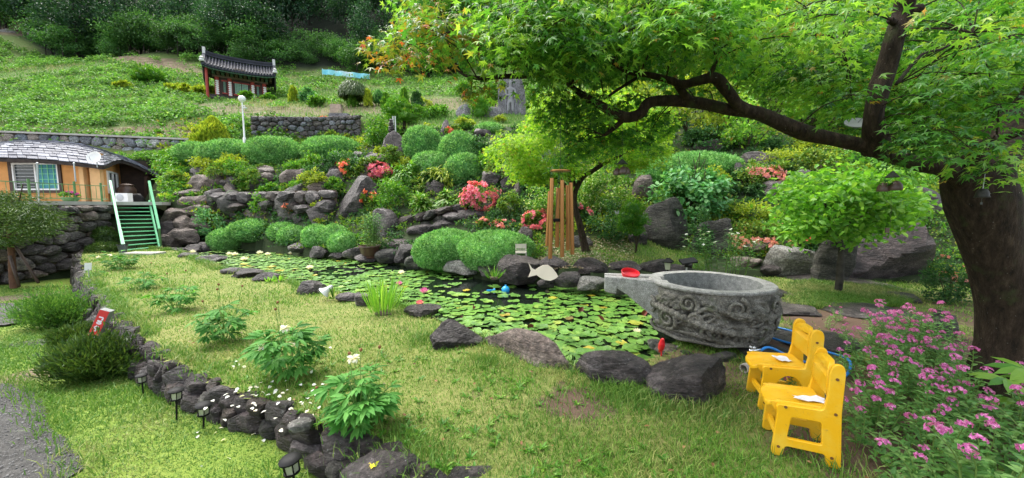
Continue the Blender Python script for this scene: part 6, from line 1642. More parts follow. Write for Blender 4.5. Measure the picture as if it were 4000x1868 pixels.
# white toy sized chair
p = W(2035, 1014, 8.6); y = 8.6; sc = y / FL; r_ = E('tiny_chair', p, 'little pale wooden chair on the dark boulder beside the juniper mound', 'chair')
M['palewood'] = plain('pale_wood', (.50, .47, .38), .7, .3, 0, .12, 8.0)
w_, h_, sh_ = 40 * sc / 2, 60 * sc, 26 * sc
for x in (-w_, w_):
    part('leg', MB().add(*box(x - .012, x + .012, -.11, -.085, -.03, sh_)), M['palewood'], r_); part('leg', MB().add(*box(x - .012, x + .012, .085, .11, -.03, h_)), M['palewood'], r_)
part('seat', MB().add(*box(-w_ - .01, w_ + .01, -.12, .08, sh_ + .002, sh_ + .03)), M['palewood'], r_)
part('backrest', MB().add(*box(-w_ + .013, w_ - .013, .085, .105, h_ * .70, h_ * 1.0)), M['palewood'], r_); part('backrest_rail', MB().add(*box(-w_ + .013, w_ - .013, .086, .104, h_ * .55, h_ * .62)), M['palewood'], r_)
# flower pot with tall plants
y = YF(1445, 1000) - .1; p = W(1445, 1008, y); sc = y / FL; r_ = E('flower_pot', p, 'wide brown glazed pot on the pond shore', 'flower pot')
part('pot', MB().add(*lathe([(22 * sc, 0), (24 * sc, 3 * sc), (20 * sc, 6 * sc), (33 * sc, 20 * sc), (38 * sc, 42 * sc), (42 * sc, 46 * sc), (41 * sc, 50 * sc), (37 * sc, 49 * sc), (34 * sc, 42 * sc)], 28)), plain('brown_glaze', (.10, .052, .035), .35, .5, 0, .2, 6.0), r_, True, 40)
part('potting_soil', MB().add(*lathe([(0, 43 * sc), (34.5 * sc, 43 * sc)], 20, cap=False)), M['soil'], r_)
g = np.random.default_rng(91)
def lilystems(name, base, n, h, spread, lean, lab, cat, seed, L, mat='lilyplant', grp=None, tips=None):
    g = np.random.default_rng(seed); root = E(name, base, lab, cat, grp); sm, lm = MB(), MB(); tp_ = []
    for k in range(n):
        a = g.uniform(0, 6.283); r = spread * math.sqrt(g.uniform(0, 1)); s = np.array([r * math.cos(a), r * math.sin(a) * .7, 0]); hh = h * g.uniform(.65, 1.05)
        e = s * 1.7 + np.array([lean[0] * g.uniform(.5, 1.3), lean[1], hh]); m_ = (s + e) / 2 + np.array([0, 0, .08 * hh])
        P = smoothpath([s - np.array([0, 0, .04]), m_, e], 12); sm.add(*tube(P, np.linspace(.009, .004, 12), 5)); tp_.append(e)
        nl = int(34 * hh / max(h, .01)); f = np.linspace(.18, 1, nl); Q = np.array([np.array([np.interp(t_, np.linspace(0, 1, 12), P[:, c]) for c in range(3)]) for t_ in f])
        aa = np.arange(nl) * 2.4 + a; D = np.c_[np.cos(aa), np.sin(aa), .55 + 0 * aa]
        lm.add(*leaflong(Q, D, UP + .0 * D, L * (1.1 - .5 * f) * g.uniform(.8, 1.2, nl), L * .15, .05, .45))
    part('stems', sm, M['stem'], root); part('leaves', lm, M[mat], root)
    if tips: part('buds', MB().add(*petals(np.array(tp_), np.tile(UP, (len(tp_), 1)), .05, g)), M[tips], root)
    return root
lilystems('lily_plant', p + np.array([0, 0, 42 * sc]), 17, 130 * sc, 34 * sc, (0, 0), 'tall leafy lilies growing in the brown pot', 'plant', 3, 34 * sc)
lilystems('lily_plant', W(2790, 1082, 8.0), 13, 1.0, .30, (-.15, 0), 'arching lily stems with narrow leaves behind the basin', 'plant', 4, .26, 'lilyplant', None, 'whitepetal')
lilystems('lily_plant', W(2880, 1082, 8.1), 7, .95, .16, (.12, 0), 'upright lily stems at the right rim of the basin', 'plant', 6, .22, 'lilyplant', None, 'whitepetal')
# iris clump
def blades(name, base, n, h, r, lab, seed, mat='iris', w_=.016, spread=.35, cat='plant', grp=None):
    g = np.random.default_rng(seed); a = g.uniform(0, 6.283, n); q = np.sqrt(g.uniform(0, 1, n)) * r
    P = np.c_[q * np.cos(a), q * np.sin(a), np.full(n, -.02)]; D = unit(np.c_[np.cos(a) * spread * q / r, np.sin(a) * spread * q / r, np.ones(n)] + g.normal(size=(n, 3)) * .08)
    root = E(name, base, lab, cat, grp)
    part('leaf_blades', MB().add(*leaflong(P, D, np.c_[-np.cos(a), -np.sin(a), 0 * a] + g.normal(size=(n, 3)) * .6, h * g.uniform(.5, 1.05, n), w_ * g.uniform(.8, 1.3, n), .1, g.uniform(.0, .22, n)[:, None])), M[mat], root)
    V, F_ = rockmesh(seed, 2, 8); part('rootstock', MB().add(V * np.array([r * 1.7, r * 1.7, .08]), F_), M['soil'], root)
    return root
blades('iris_clump', G(1500, 1222) , 130, .66, .17, 'tall clump of bright green iris blades at the pond edge', 8)
blades('grass_tuft', G(1090, 1098), 30, .20, .10, 'small tuft of strap leaves between the shore stones', 9, 'iris', .02, .9, grp='leaf tufts at the near shore')
blades('grass_tuft', G(1050, 1100), 24, .17, .08, 'strap leaved tuft left of the white flower lamp', 10, 'iris', .02, .9, grp='leaf tufts at the near shore')
blades('grass_tuft', W(1930, 1085, 8.0), 60, .35, .12, 'weedy grass hanging between juniper mound and black boulder', 12, 'bright', .012, .9)
# ---------------------------------------------------------------- red sign leaning at the edging
pb = G(335, 1390, -.42); pt_ = W(420, 1210, pb[1] + .10)
sg = E('sign_board', pb, 'narrow red sign with white letters leaning on the edging', 'sign')
ax = unit(pt_ - pb); Ls_ = np.linalg.norm(pt_ - pb); rt = unit(np.cross(ax, np.array([.50, .86, .1]))); nn_ = np.cross(rt, ax)
if nn_[1] > 0: nn_ = -nn_
# the face looks to the left of the viewer; the grey edge shows on the right
fx = unit(np.array([.85, .30, 0]) - ax * (np.array([.85, .30, 0]) @ ax)); fn = np.cross(fx, ax); fn = fn if fn[1] < 0 else -fn
wS, tS = .115, .10
part('board', MB().add(*obox(ax * Ls_ / 2, ax * Ls_ / 2, fx * wS / 2, fn * tS / 2)), plain('grey_sign_edge', (.25, .26, .25), .7), sg)
part('face', MB().add(*obox(ax * (Ls_ / 2 - .0) + fn * (tS / 2 + .004), ax * Ls_ / 2 * .985, fx * wS * .46, fn * .003)), plain('red_sign_paint', (.62, .035, .03), .5), sg)
M['signwhite'] = plain('sign_white', (.80, .74, .80), .6)
def stroke(pts2, w):
    mb = MB()
    for a, b in zip(pts2[:-1], pts2[1:]):
        A_ = ax * a[1] + fx * a[0] + fn * (tS / 2 + .009); B_ = ax * b[1] + fx * b[0] + fn * (tS / 2 + .009)
        mb.add(*bar(A_, B_, w, .003, fn))
    return mb
for zc, gl in ((.79, [[(-.6, .9), (.5, .9), (.5, .1)], [(-.6, -.2), (.6, -.2)], [(-.4, -.5), (-.4, -1.0), (.5, -1.0), (.5, -.5), (-.4, -.5)]]), (.60, [[(0, 1.0), (-.6, .4)], [(0, 1.0), (.6, .4)], [(-.6, .1), (.6, .1)], [(0, .1), (0, -.6)]]), (.40, [[(-.5, .8), (.4, .8), (.4, .1), (-.5, .1), (-.5, -.5), (.5, -.5)]]), (.29, [[(-.5, .6), (-.5, -.5), (.5, -.5), (.5, .6), (-.5, .6)]])):
    mb = MB()
    for s_ in gl:
        m2 = stroke([(x * wS * .36, zc * Ls_ + y * .048) for x, y in s_], .016)
        mb.add(m2.verts(), np.concatenate(m2.F))
    part('letter', mb, M['signwhite'], sg)
tg = W(345, 1052, 6.9); r_ = E('plant_label', tg - np.array([0, 0, .05]), 'small pale plastic plant tag at the lawn edge', 'plant label')
part('tag', MB().add(*obox((0, 0, .10), (.045, .02, 0), (0, .002, 0), (.01, 0, .07))), M['white'], r_); part('stake', MB().add(*box(-.006, .006, -.006, .006, -.1, .05)), M['steel'], r_)
p = W(4030, 985, 5.5); p[2] = TZ(p[0], p[1]); V, F_ = rockmesh(77, 3, 9, .1); hz_ = W(4030, 872, 5.5)[2] - p[2]; single('blue_tarp', MB().add(V * np.array([.5, .5, hz_ * 1.1]) + np.array([0, 0, hz_ * .45]), F_), plain('blue_tarp', (.01, .07, .50), .4), 'piece of blue tarpaulin behind the maple trunk', 'tarpaulin', smooth=True, base=np.zeros(3)).location = tuple(p)
p = W(2410, 832, 8.5); r_ = E('butterfly_ornament', p, 'pale butterfly shaped ornament in the dark bush', 'ornament')
for s in (-1, 1): part('wing', MB().add(*plate([[(0, 0), (.03 * s * .7, .05), (.05 * s, .05), (.045 * s, .012), (.03 * s, -.03), (.01 * s, -.02)]], .002, .001, 1)), M['dishgrey'], r_).rotation_euler = (R(90), 0, 0)
part('stick', MB().add(*tube([(0, 0, .02), (0, 0, -.4)], .003, 5)), M['string'], r_)
# ---------------------------------------------------------------- the big maple
def proj(P):
    P = np.atleast_2d(P) - np.array([0, 0, HC]); zc = P[:, 1] * CPI - P[:, 2] * SP; yc_ = P[:, 1] * SP + P[:, 2] * CPI
    return 2000 + FL * P[:, 0] / zc, 934 - FL * yc_ / zc
mbase = G(3925, 1500)
mp = E('maple_tree', mbase, 'large maple with a thick dark trunk reaching over the pond', 'tree')
def wpath(rows): return np.array([W(u, v, y) for u, v, y, _ in rows]), np.array([r * y / FL * math.cos(math.atan((u - 2000) / FL)) ** .85 for u, _, y, r in rows])
def limb(rows, n, k=10, rough=.16, name='branch'):
    P, r = wpath(rows); Q = smoothpath(P, n); rr = np.interp(np.linspace(0, 1, n), np.linspace(0, 1, len(r)), r) * (.88 if len(rows) > 20 else 1.06)
    mb = MB().add(*tube(Q, rr, k, seed=len(rows), rough=rough)); part(name, mb, M['bark'], mp, True, world=True); return Q
TR = [(3930, 1600, 3.1, 215), (3928, 1500, 3.12, 160), (3935, 1350, 3.15, 122), (3925, 1200, 3.15, 112), (3895, 1050, 3.15, 112), (3865, 930, 3.15, 122), (3835, 800, 3.15, 140), (3815, 690, 3.15, 130), (3870, 600, 3.2, 110), (3960, 500, 3.25, 90), (4060, 380, 3.3, 80), (4150, 200, 3.3, 70)]
limb(TR, 60, 20, .10, 'trunk')
skel = []
skel.append(limb([(3800, 730, 3.12, 95), (3700, 655, 3.1, 62), (3600, 640, 3.1, 46), (3480, 612, 3.1, 38), (3380, 572, 3.1, 36), (3260, 545, 3.12, 34), (3150, 520, 3.15, 38), (3050, 482, 3.15, 36), (2950, 440, 3.15, 33), (2860, 430, 3.15, 27), (2760, 408, 3.2, 26), (2660, 395, 3.2, 27), (2560, 396, 3.2, 25), (2525, 410, 3.2, 25), (2500, 445, 3.2, 24), (2440, 458, 3.2, 24), (2370, 425, 3.2, 20), (2300, 385, 3.25, 18), (2240, 345, 3.25, 12), (2190, 300, 3.3, 14), (2130, 285, 3.3, 15), (2070, 260, 3.35, 11), (2030, 215, 3.35, 10), (2005, 150, 3.4, 7), (1990, 60, 3.4, 5)], 110, 12, .14))
skel.append(limb([(2950, 445, 3.15, 24), (2890, 415, 3.1, 24), (2845, 361, 3.05, 22), (2804, 312, 3.05, 22), (2768, 306, 3.05, 19), (2670, 330, 3.1, 16), (2618, 314, 3.1, 14), (2541, 294, 3.15, 11), (2453, 281, 3.2, 8), (2380, 240, 3.2, 5)], 50))
skel.append(limb([(2690, 398, 3.2, 24), (2672, 370, 3.15, 16), (2648, 332, 3.12, 15)], 12))
skel.append(limb([(2495, 300, 3.15, 6), (2430, 340, 3.15, 6), (2361, 387, 3.15, 4)], 14, 7))
skel.append(limb([(2150, 290, 3.3, 12), (2060, 296, 3.3, 10), (1960, 300, 3.3, 9), (1870, 306, 3.35, 8), (1805, 285, 3.4, 6), (1770, 225, 3.4, 4), (1740, 130, 3.45, 3)], 40, 7))
skel.append(limb([(2060, 250, 3.35, 7), (1980, 262, 3.35, 5), (1900, 230, 3.35, 4), (1830, 160, 3.4, 3)], 24, 6))
skel.append(limb([(3425, 590, 3.08, 52), (3412, 464, 3.0, 36), (3430, 361, 3.0, 38), (3456, 284, 3.0, 38), (3492, 155, 2.95, 36), (3526, 52, 2.95, 40), (3550, -60, 2.9, 40), (3600, -260, 2.9, 30)], 50, 14))
skel.append(limb([(3545, 40, 2.92, 20), (3585, 35, 2.9, 22), (3596, 30, 2.9, 20)], 6, 8, .1, 'branch_stub'))
skel.append(limb([(3495, 90, 2.92, 14), (3478, 78, 2.88, 15)], 4, 8, .1, 'branch_stub'))
skel.append(limb([(3110, 505, 3.02, 24), (3108, 498, 2.96, 23)], 4, 10, .05, 'branch_stub'))
skel.append(limb([(2440, 462, 3.2, 12), (2400, 500, 3.25, 9), (2360, 530, 3.3, 6)], 12, 6))
skel.append(limb([(3500, 330, 3.0, 8), (3600, 215, 3.1, 7), (3680, 190, 3.2, 5), (3800, 130, 3.3, 4)], 20, 6))
skel.append(limb([(3310, 255, 3.4, 6), (3280, 180, 3.4, 6), (3200, 100, 3.4, 5), (3190, 60, 3.4, 3)], 16, 6))
skel.append(limb([(2760, 306, 3.05, 10), (2790, 260, 3.0, 8), (2800, 200, 3.0, 6), (2760, 90, 3.1, 4)], 16, 6))
skel.append(limb([(3780, 640, 3.05, 40), (3850, 560, 2.9, 34), (3960, 520, 2.8, 30), (4080, 470, 2.7, 28)], 20, 10))
g = np.random.default_rng(61)
LU = [1440, 1500, 1600, 1700, 1800, 1950, 2050, 2150, 2300, 2400, 2500, 2600, 2700, 2800, 2950, 3050, 3200, 3350, 3450, 3600, 3700, 3850, 4000, 4200]
LV = [240, 265, 280, 260, 270, 270, 285, 300, 330, 330, 300, 290, 285, 285, 330, 400, 430, 470, 500, 560, 560, 520, 500, 480]
spr = []
def addspray(u, v, y, r, n, kind): spr.append((W(u, v, y), r, n, kind))
for i in range(640):
    u = g.uniform(1590, 4250); vb = np.interp(u, LU, LV); low_ = 95 if u < 2150 else 60
    v = vb - low_ - abs(g.normal()) * 150 if g.random() < .5 else g.uniform(-170, vb - low_)
    y = g.uniform(3.2, 5.6) if g.random() < .72 else g.uniform(2.5, 3.2)
    if y < 3.3 and u > 2350 and v > 150: y = g.uniform(3.4, 5.0)
    if 3340 < u < 3640 and y < 3.4: y = g.uniform(3.5, 5.2)
    dens = noise(np.array([[u / 300., v / 200., y]]), 1.6, 3, 2)[0]
    if dens < -.42: continue
    lf = (u - 1470) / 560
    kind = 'maple_turn' if g.random() > lf + .15 else ('maple_backlit' if g.random() < np.interp(u, [1500, 2000, 2500, 2900, 4200], [.30, .12, .14, .55, .45]) else 'maple')  # the painted backlit leaf colour is commoner towards the right
    addspray(u, v, y, g.uniform(.20, .42), int(g.uniform(60, 105)), kind)
for u, v, y, r, n, kd in ((2180, 440, 3.5, .22, 90, 'maple'), (2210, 620, 3.7, .22, 90, 'maple'), (2280, 400, 3.6, .22, 90, 'maple'), (2350, 560, 3.7, .22, 90, 'maple'), (2420, 560, 3.8, .22, 80, 'maple'), (2450, 400, 3.7, .2, 80, 'maple'), (2520, 560, 3.8, .2, 70, 'maple'), (2600, 450, 3.8, .2, 60, 'maple'), (2650, 350, 3.6, .2, 60, 'maple'), (2140, 380, 3.6, .2, 60, 'maple_backlit'), (2760, 360, 3.8, .2, 60, 'maple'), (2880, 340, 3.9, .2, 50, 'maple_backlit'), (2330, 420, 3.0, .18, 60, 'maple'), (2240, 400, 3.4, .25, 90, 'maple'), (2300, 470, 3.5, .26, 110, 'maple'), (2390, 500, 3.5, .22, 90, 'maple'), (2480, 520, 3.6, .22, 80, 'maple'), (2560, 470, 3.7, .2, 70, 'maple'), (2200, 520, 3.6, .22, 80, 'maple'),
    (3850, 640, 2.6, .12, 22, 'maple'), (3920, 690, 2.55, .10, 16, 'maple_backlit'), (3560, 600, 2.7, .12, 22, 'maple'), (3480, 640, 2.8, .10, 14, 'maple'), (3760, 640, 2.6, .10, 16, 'maple_backlit'), (3650, 380, 2.6, .25, 70, 'maple'), (3800, 300, 2.5, .3, 80, 'maple'), (3900, 420, 2.5, .25, 60, 'maple'), (3620, 470, 2.7, .22, 60, 'maple'), (3950, 150, 2.4, .3, 70, 'maple'), (3720, 120, 2.6, .25, 60, 'maple_backlit'), (3600, 560, 2.6, .2, 45, 'maple'), (3700, 520, 2.5, .22, 55, 'maple'), (3800, 560, 2.5, .2, 45, 'maple'), (3900, 580, 2.5, .18, 36, 'maple_backlit'), (3330, 380, 2.8, .2, 40, 'maple'), (3300, 420, 3.6, .22, 70, 'maple_backlit'), (3330, 500, 3.5, .16, 40, 'maple'),
    (1860, 345, 3.4, .12, 26, 'maple_turn'), (1920, 330, 3.4, .12, 24, 'maple_turn'), (1840, 370, 3.4, .08, 14, 'maple_turn'), (1500, 180, 3.3, .16, 36, 'maple_turn'), (1520, 250, 3.3, .14, 30, 'maple_turn'), (1590, 230, 3.3, .16, 30, 'maple_turn'), (2260, 560, 3.5, .2, 70, 'maple')):
    addspray(u, v, y, r, n, kd)
bins = {}
sk = np.concatenate(skel)
tw = MB()
for c, r, n, kd in spr:
    n = int(n * 1.42); a = g.uniform(0, 6.283, n); q = r * np.sqrt(g.uniform(0, 1, n)); tilt = g.normal(size=2) * .25
    off = np.c_[q * np.cos(a), q * np.sin(a), g.normal(size=n) * .05 - .28 * q * q / r]; off[:, 2] += off[:, :2] @ tilt
    P = c + off; D = unit(np.c_[np.cos(a), np.sin(a), np.full(n, -.45)] + g.normal(size=(n, 3)) * np.array([.45, .45, .3])); N = unit(UP + g.normal(size=(n, 3)) * .42 + np.c_[np.cos(a), np.sin(a), 0 * a] * .25)
    bins.setdefault(kd, []).append((P, D, N, g.uniform(.034, .066, n)))
    for j in range(3):
        e = P[g.integers(0, n)]; tw.add(*tube(smoothpath([c - (e - c) * .3, c + np.array([0, 0, .02]), e], 5), np.linspace(.004, .0015, 5), 4))
    i = np.argmin(np.linalg.norm(sk - c, axis=1)); d0 = np.linalg.norm(sk[i] - c)
    if .12 < d0 < .8: tw.add(*tube(smoothpath([sk[i], (sk[i] + c) / 2 + np.array([0, 0, .06]), c], 7), np.linspace(.006, .003, 7), 5))
part('twigs', tw, M['bark'], mp, world=True)
V, F_ = leafstar(np.zeros((1, 3)), np.array([[1., 0, 0]]), np.array([[0, 0, 1.]]), 1.0)
allc = []
for kd, L_ in bins.items():
    P, D, N, S_ = [np.concatenate(x) for x in zip(*L_)]
    u, v = proj(P); see = (u > 0) & (u < 4000) & (v > 0) & (v < 1868); size = np.where(see, S_ / np.maximum(P[:, 1], .3), 0)
    pick = np.argsort(-size)[:{'maple': 150, 'maple_backlit': 70, 'maple_turn': 70}[kd]]
    lm = newmesh('leaf', MB().add(V, F_), M[kd])
    for i in pick:
        x = unit(D[i]); y_ = unit(np.cross(N[i], x)); z_ = np.cross(x, y_)
        o = link('leaf', lm, mp, P[i] - mbase); o.rotation_euler = Matrix((x, y_, z_)).transposed().to_euler(); o.scale = (S_[i],) * 3
    rest = np.ones(len(P), bool); rest[pick] = False
    far = P[:, 1] > 99
    q = part('crown', MB().add(*leafstar(P[rest], D[rest], N[rest], S_[rest])), M[kd], mp, world=True); q['kind'] = 'stuff'
# ---------------------------------------------------------------- golden maple behind the chimes
gb = W(2298, 1005, 9.4); gm_ = E('golden_maple', gb, 'golden green maple with a leaning dark trunk behind the wind chimes', 'tree')
def gl(rows, n, name='branch'):
    P, r = wpath(rows); part(name, MB().add(*tube(smoothpath(P, n), np.interp(np.linspace(0, 1, n), np.linspace(0, 1, len(r)), r), 9, rough=.2)), M['bark'], gm_, True, world=True)
yg = 9.2
gl([(2302, 1040, 9.4, 24), (2285, 960, 9.3, 16), (2265, 880, yg, 13), (2245, 800, yg, 12), (2250, 745, yg, 11), (2280, 690, yg, 10), (2330, 655, yg, 8), (2370, 590, yg, 5)], 30, 'trunk')
gl([(2240, 730, yg, 12), (2232, 680, yg, 14), (2225, 600, yg, 12), (2215, 500, yg, 8), (2200, 420, yg, 5)], 20)
gl([(2240, 760, yg, 8), (2190, 710, yg, 9), (2130, 680, yg, 8), (2080, 620, yg, 6), (2050, 540, yg, 4)], 20)
gl([(2300, 680, yg, 8), (2360, 640, yg + .2, 7), (2460, 590, yg + .3, 5)], 14)
P_, D_, N_, S_ = [], [], [], []
for i in range(185):
    u = g.uniform(1960, 2600); top_ = np.interp(u, [1960, 2040, 2120, 2250, 2450, 2660], [540, 450, 370, 330, 340, 440]); bot = np.interp(u, [1930, 2000, 2080, 2200, 2350, 2500, 2660], [600, 680, 705, 680, 640, 640, 600])
    v = g.uniform(top_, bot); y = yg + g.uniform(-1.5, 1.5) * math.sin(math.pi * np.clip((v - top_) / (bot - top_) * .8 + .15, 0, 1))
    c = W(u, v, y); n = int(g.uniform(90, 150)); r = g.uniform(.22, .42); a = g.uniform(0, 6.283, n); q = r * np.sqrt(g.uniform(0, 1, n))
    P_.append(c + np.c_[q * np.cos(a), q * np.sin(a), g.normal(size=n) * .06 - .5 * q * q / r]); D_.append(unit(np.c_[np.cos(a), np.sin(a), np.full(n, -.7)] + g.normal(size=(n, 3)) * .4)); N_.append(unit(UP + g.normal(size=(n, 3)) * .4)); S_.append(g.uniform(.05, .085, n))
q = part('crown', MB().add(*leafstar(*[np.concatenate(x) for x in (P_, D_, N_, S_)])), M['gold'], gm_, world=True); q['kind'] = 'stuff'
# ---------------------------------------------------------------- sunlit bushes on the slope behind the maple
pro = []
for k in range(3):
    mb, c, rad = leafy(2.4, 2.2, 700 + k, .15); pro.append((newmesh('foliage', mb, M[('bright', 'lime', 'maple_backlit')[k]]), newmesh('branches', twigs(None, rad, g, 8, .03), M['twig'])))
for i in range(110):
    u = g.uniform(2350, 4400); y = g.uniform(9.5, 36); x = (u - 2000) / FL * y; 
    z_ = TZ(x, y); uu, vv = proj(np.array([[x, y, z_]]))
    if vv[0] > 600: continue
    k = int(g.integers(0, 3)); s = g.uniform(.8, 1.5) * (1 + (y - 10) * .04)
    r_ = E('hillside_bush', (x, y, z_ - .1), ('bright green', 'yellow green', 'pale green')[k] + ' sunlit bush on the slope behind the maple', 'bush', 'sunlit bushes behind the maple', g.uniform(0, 6.28)); r_.scale = (s, s, s * g.uniform(.8, 1.2))
    link('foliage', pro[k][0], r_); link('branches', pro[k][1], r_)
# ---------------------------------------------------------------- wood on the hill
def treeproto(seed, h, w, mat, n=34, m=62, L=.36):
    g = np.random.default_rng(seed); cp, _ = shell(n, (0, 0, h * .60), (w / 2, w / 2, h * .42), g, .55, .25, 2.4, -.8, seed % 7)
    cp = np.vstack([cp]); P = np.repeat(cp, m, 0) + g.normal(size=(len(cp) * m, 3)) * np.array([.13 * w, .13 * w, .055 * h]); o = unit((P - np.array([0, 0, h * .5])) / np.array([w, w, h]))
    k = len(P); D = unit(o * .4 + g.normal(size=P.shape) * .6 - UP * .15); N = UP + o * .5 + g.normal(size=P.shape) * .35
    cr = newmesh('crown', MB().add(*leafquads(P, D, N, L * g.uniform(.6, 1.4, k), L * .62, .15, .25)), M[mat])
    tm = MB().add(*tube(smoothpath([(0, 0, -.5), (.1, 0, h * .3), (-.05, .1, h * .6), (0, 0, h * .9)], 10), np.linspace(.018 * h, .005 * h, 10), 7, rough=.2))
    for j in range(5):
        d = sph(1, g, .2)[0]; a = np.array([0, 0, h * g.uniform(.35, .6)]); tm.add(*tube([a, a + d * np.array([w * .35, w * .35, h * .2])], [.008 * h, .003 * h], 5))
    return cr, newmesh('trunk', tm, M['barkgrey'])
prot = [treeproto(1, 9, 5.0, 'forest'), treeproto(2, 10, 4.4, 'forest'), treeproto(3, 8, 5.6, 'forest'), treeproto(4, 5, 4.6, 'forest_light', 26, 60, .30), treeproto(5, 4, 4.4, 'forest_light', 24, 60, .26)]
g = np.random.default_rng(71)
def plant(k, x, y, s, nm, lab, cat, grp):
    r_ = E(nm, (x, y, TZ(x, y) - .2), lab, cat, grp, g.uniform(0, 6.28)); r_.scale = (s, s, s * g.uniform(.85, 1.2)); link('crown', prot[k][0], r_); link('trunk', prot[k][1], r_)
cnt = 0; used = []
for i in range(3000):
    u = g.uniform(-500, 4600); y = 50 + 42 * g.random() ** 1.1
    y0 = np.interp(u, [-500, 0, 300, 700, 1200, 2000, 2600, 3400, 4600], [62, 60, 53, 51.5, 50.5, 49, 46, 40, 32]); y = y0 - 1 + (g.random() ** 1.2) * 44
    x = (u - 2000) / FL * y
    if used and min((x - a) ** 2 + (y - b) ** 2 for a, b in used) < (2.0 + (y - y0) * .03) ** 2: continue
    used.append((x, y)); cnt += 1
    if u > 2450: kk_ = int(g.choice([0, 2, 3])); plant(kk_, x, y, g.uniform(.7, 1.1), 'forest_tree', ('tall broad tree', '', 'wide round tree', 'short light green tree')[kk_] + ' of the wood behind the maple canopy', 'tree', 'trees of the wood on the hill')
    else: kk_ = int(g.integers(0, 3)); plant(kk_, x, y, g.uniform(.65, 1.15), 'forest_tree', ('tall broad tree', 'tall narrow tree', 'wide round tree')[kk_] + ' of the dark wood on the hill', 'tree', 'trees of the wood on the hill')
    if cnt >= 295: break
for i in range(110):
    u = g.uniform(350, 2500) if i < 95 else g.uniform(-200, 350); y0 = np.interp(u, [-200, 0, 300, 700, 1200, 2000, 2600], [60, 58, 50.5, 49.5, 48.5, 47, 43]); y = y0 + g.uniform(-1.5, 4.5)
    kk_ = int(g.choice([3, 4])); plant(kk_, (u - 2000) / FL * y, y, g.uniform(.45, .95), 'edge_bush', ('taller', 'lower')[kk_ - 3] + ' light leafy bush at the lower edge of the wood', 'bush', 'bushes at the edge of the wood')
# ---------------------------------------------------------------- gap fillers of the rock garden: small shrubs and rocks
pf = []
MBOX = [(s[2] - 25, s[3] + 25, s[4] - 5, s[5] + 30) for s in SH if s[0] == 'mound' or s[0] == 'ivy' or 'large azalea' in s[6] or 'glossy' in s[6]] + [(1560, 1960, 770, 940), (2530, 2740, 780, 990)] + [(r[0] - 15, r[1] + 15, r[2], r[3] + 25) for r in RK if r[1] - r[0] > 100 and r[3] < 950]
def blocked(u, v): return any(a < u < b and c < v < d for a, b, c, d in MBOX)
for k, mt in enumerate(('azalea', 'bright', 'dark', 'lime', 'azalea', 'blue')):
    mb, c, rad = leafy(.9, .62, 800 + k, .085); pf.append((newmesh('foliage', mb, M[mt]), newmesh('branches', twigs(None, rad, g, 5), M['twig'])))
GARD = [(690, 640), (1000, 650), (1400, 620), (1750, 590), (1950, 620), (2030, 700), (2000, 830), (1750, 850), (1600, 900), (1400, 890), (1150, 870), (900, 850), (800, 720)]
GARD2 = [(2460, 650), (2700, 560), (3100, 560), (3700, 620), (3750, 760), (3250, 860), (2900, 800), (2560, 760)]
GARD3 = [(1440, 560), (1480, 450), (1700, 440), (1960, 460), (1980, 560), (1700, 560)]
for poly, n, ks, in ((GARD, 44, (0, 1, 2, 3, 4, 1, 3)), (GARD2, 46, (0, 1, 2, 3, 4)), (GARD3, 16, (0, 1, 3))):
    P = np.array(poly); c = 0
    while c < n:
        u, v = g.uniform(P[:, 0].min(), P[:, 0].max()), g.uniform(P[:, 1].min(), P[:, 1].max())
        if not inside(np.array([u]), np.array([v]), poly)[0] or blocked(u, v): continue
        y = YF(u, v); x = (u - 2000) / FL * y; k = int(g.choice(ks)); s = g.uniform(.6, 1.25) * (1 if y < 14 else 1.2)
        r_ = E('low_shrub', (x, y, TZ(x, y) - .06), ('mid green', 'fresh green', 'dark green', 'yellow green', 'olive green', 'bluish green')[k] + ' low shrub filling a gap between rocks and clipped mounds', 'shrub', 'low shrubs between the rocks', g.uniform(0, 6.28)); r_.scale = (s, s, s * g.uniform(.7, 1.2))
        link('foliage', pf[k][0], r_); link('branches', pf[k][1], r_); c += 1
for i in range(66):
    poly = GARD if i < 50 else GARD2; P = np.array(poly)
    while True:
        u, v = g.uniform(P[:, 0].min(), P[:, 0].max()), g.uniform(P[:, 1].min(), P[:, 1].max())
        if inside(np.array([u]), np.array([v]), poly)[0] and not blocked(u, v): break
    y = YF(u, v); x = (u - 2000) / FL * y; w_ = g.uniform(.5, 1.1)
    tag(stone('garden_rock', (x, y, TZ(x, y) + .08), (w_, w_ * .8, w_ * g.uniform(.5, .9)), ('rock', 'rockmoss', 'rockbrown')[i % 3], g.uniform(0, 6.28), i, None, (0, 0), 3), ('dark grey', 'mossy dark', 'brownish')[i % 3] + ' rock half hidden between the shrubs', 'rock', 'rocks half hidden between the shrubs')
for i, (u, v, w_) in enumerate(((130, 135, 1.6), (40, 132, 2.2), (265, 128, 1.6), (180, 92, 1.4), (170, 78, 1.2), (70, 65, 1.0))):
    y = 52.0; x = (u - 2000) / FL * y; tag(stone('garden_rock', W(u, v, 56), (w_, w_ * .7, w_ * .6), 'granite', i, i, None, (0, 0), 3), 'pale rock on the bare slope below the wood', 'rock', 'pale rocks on the bare slope')
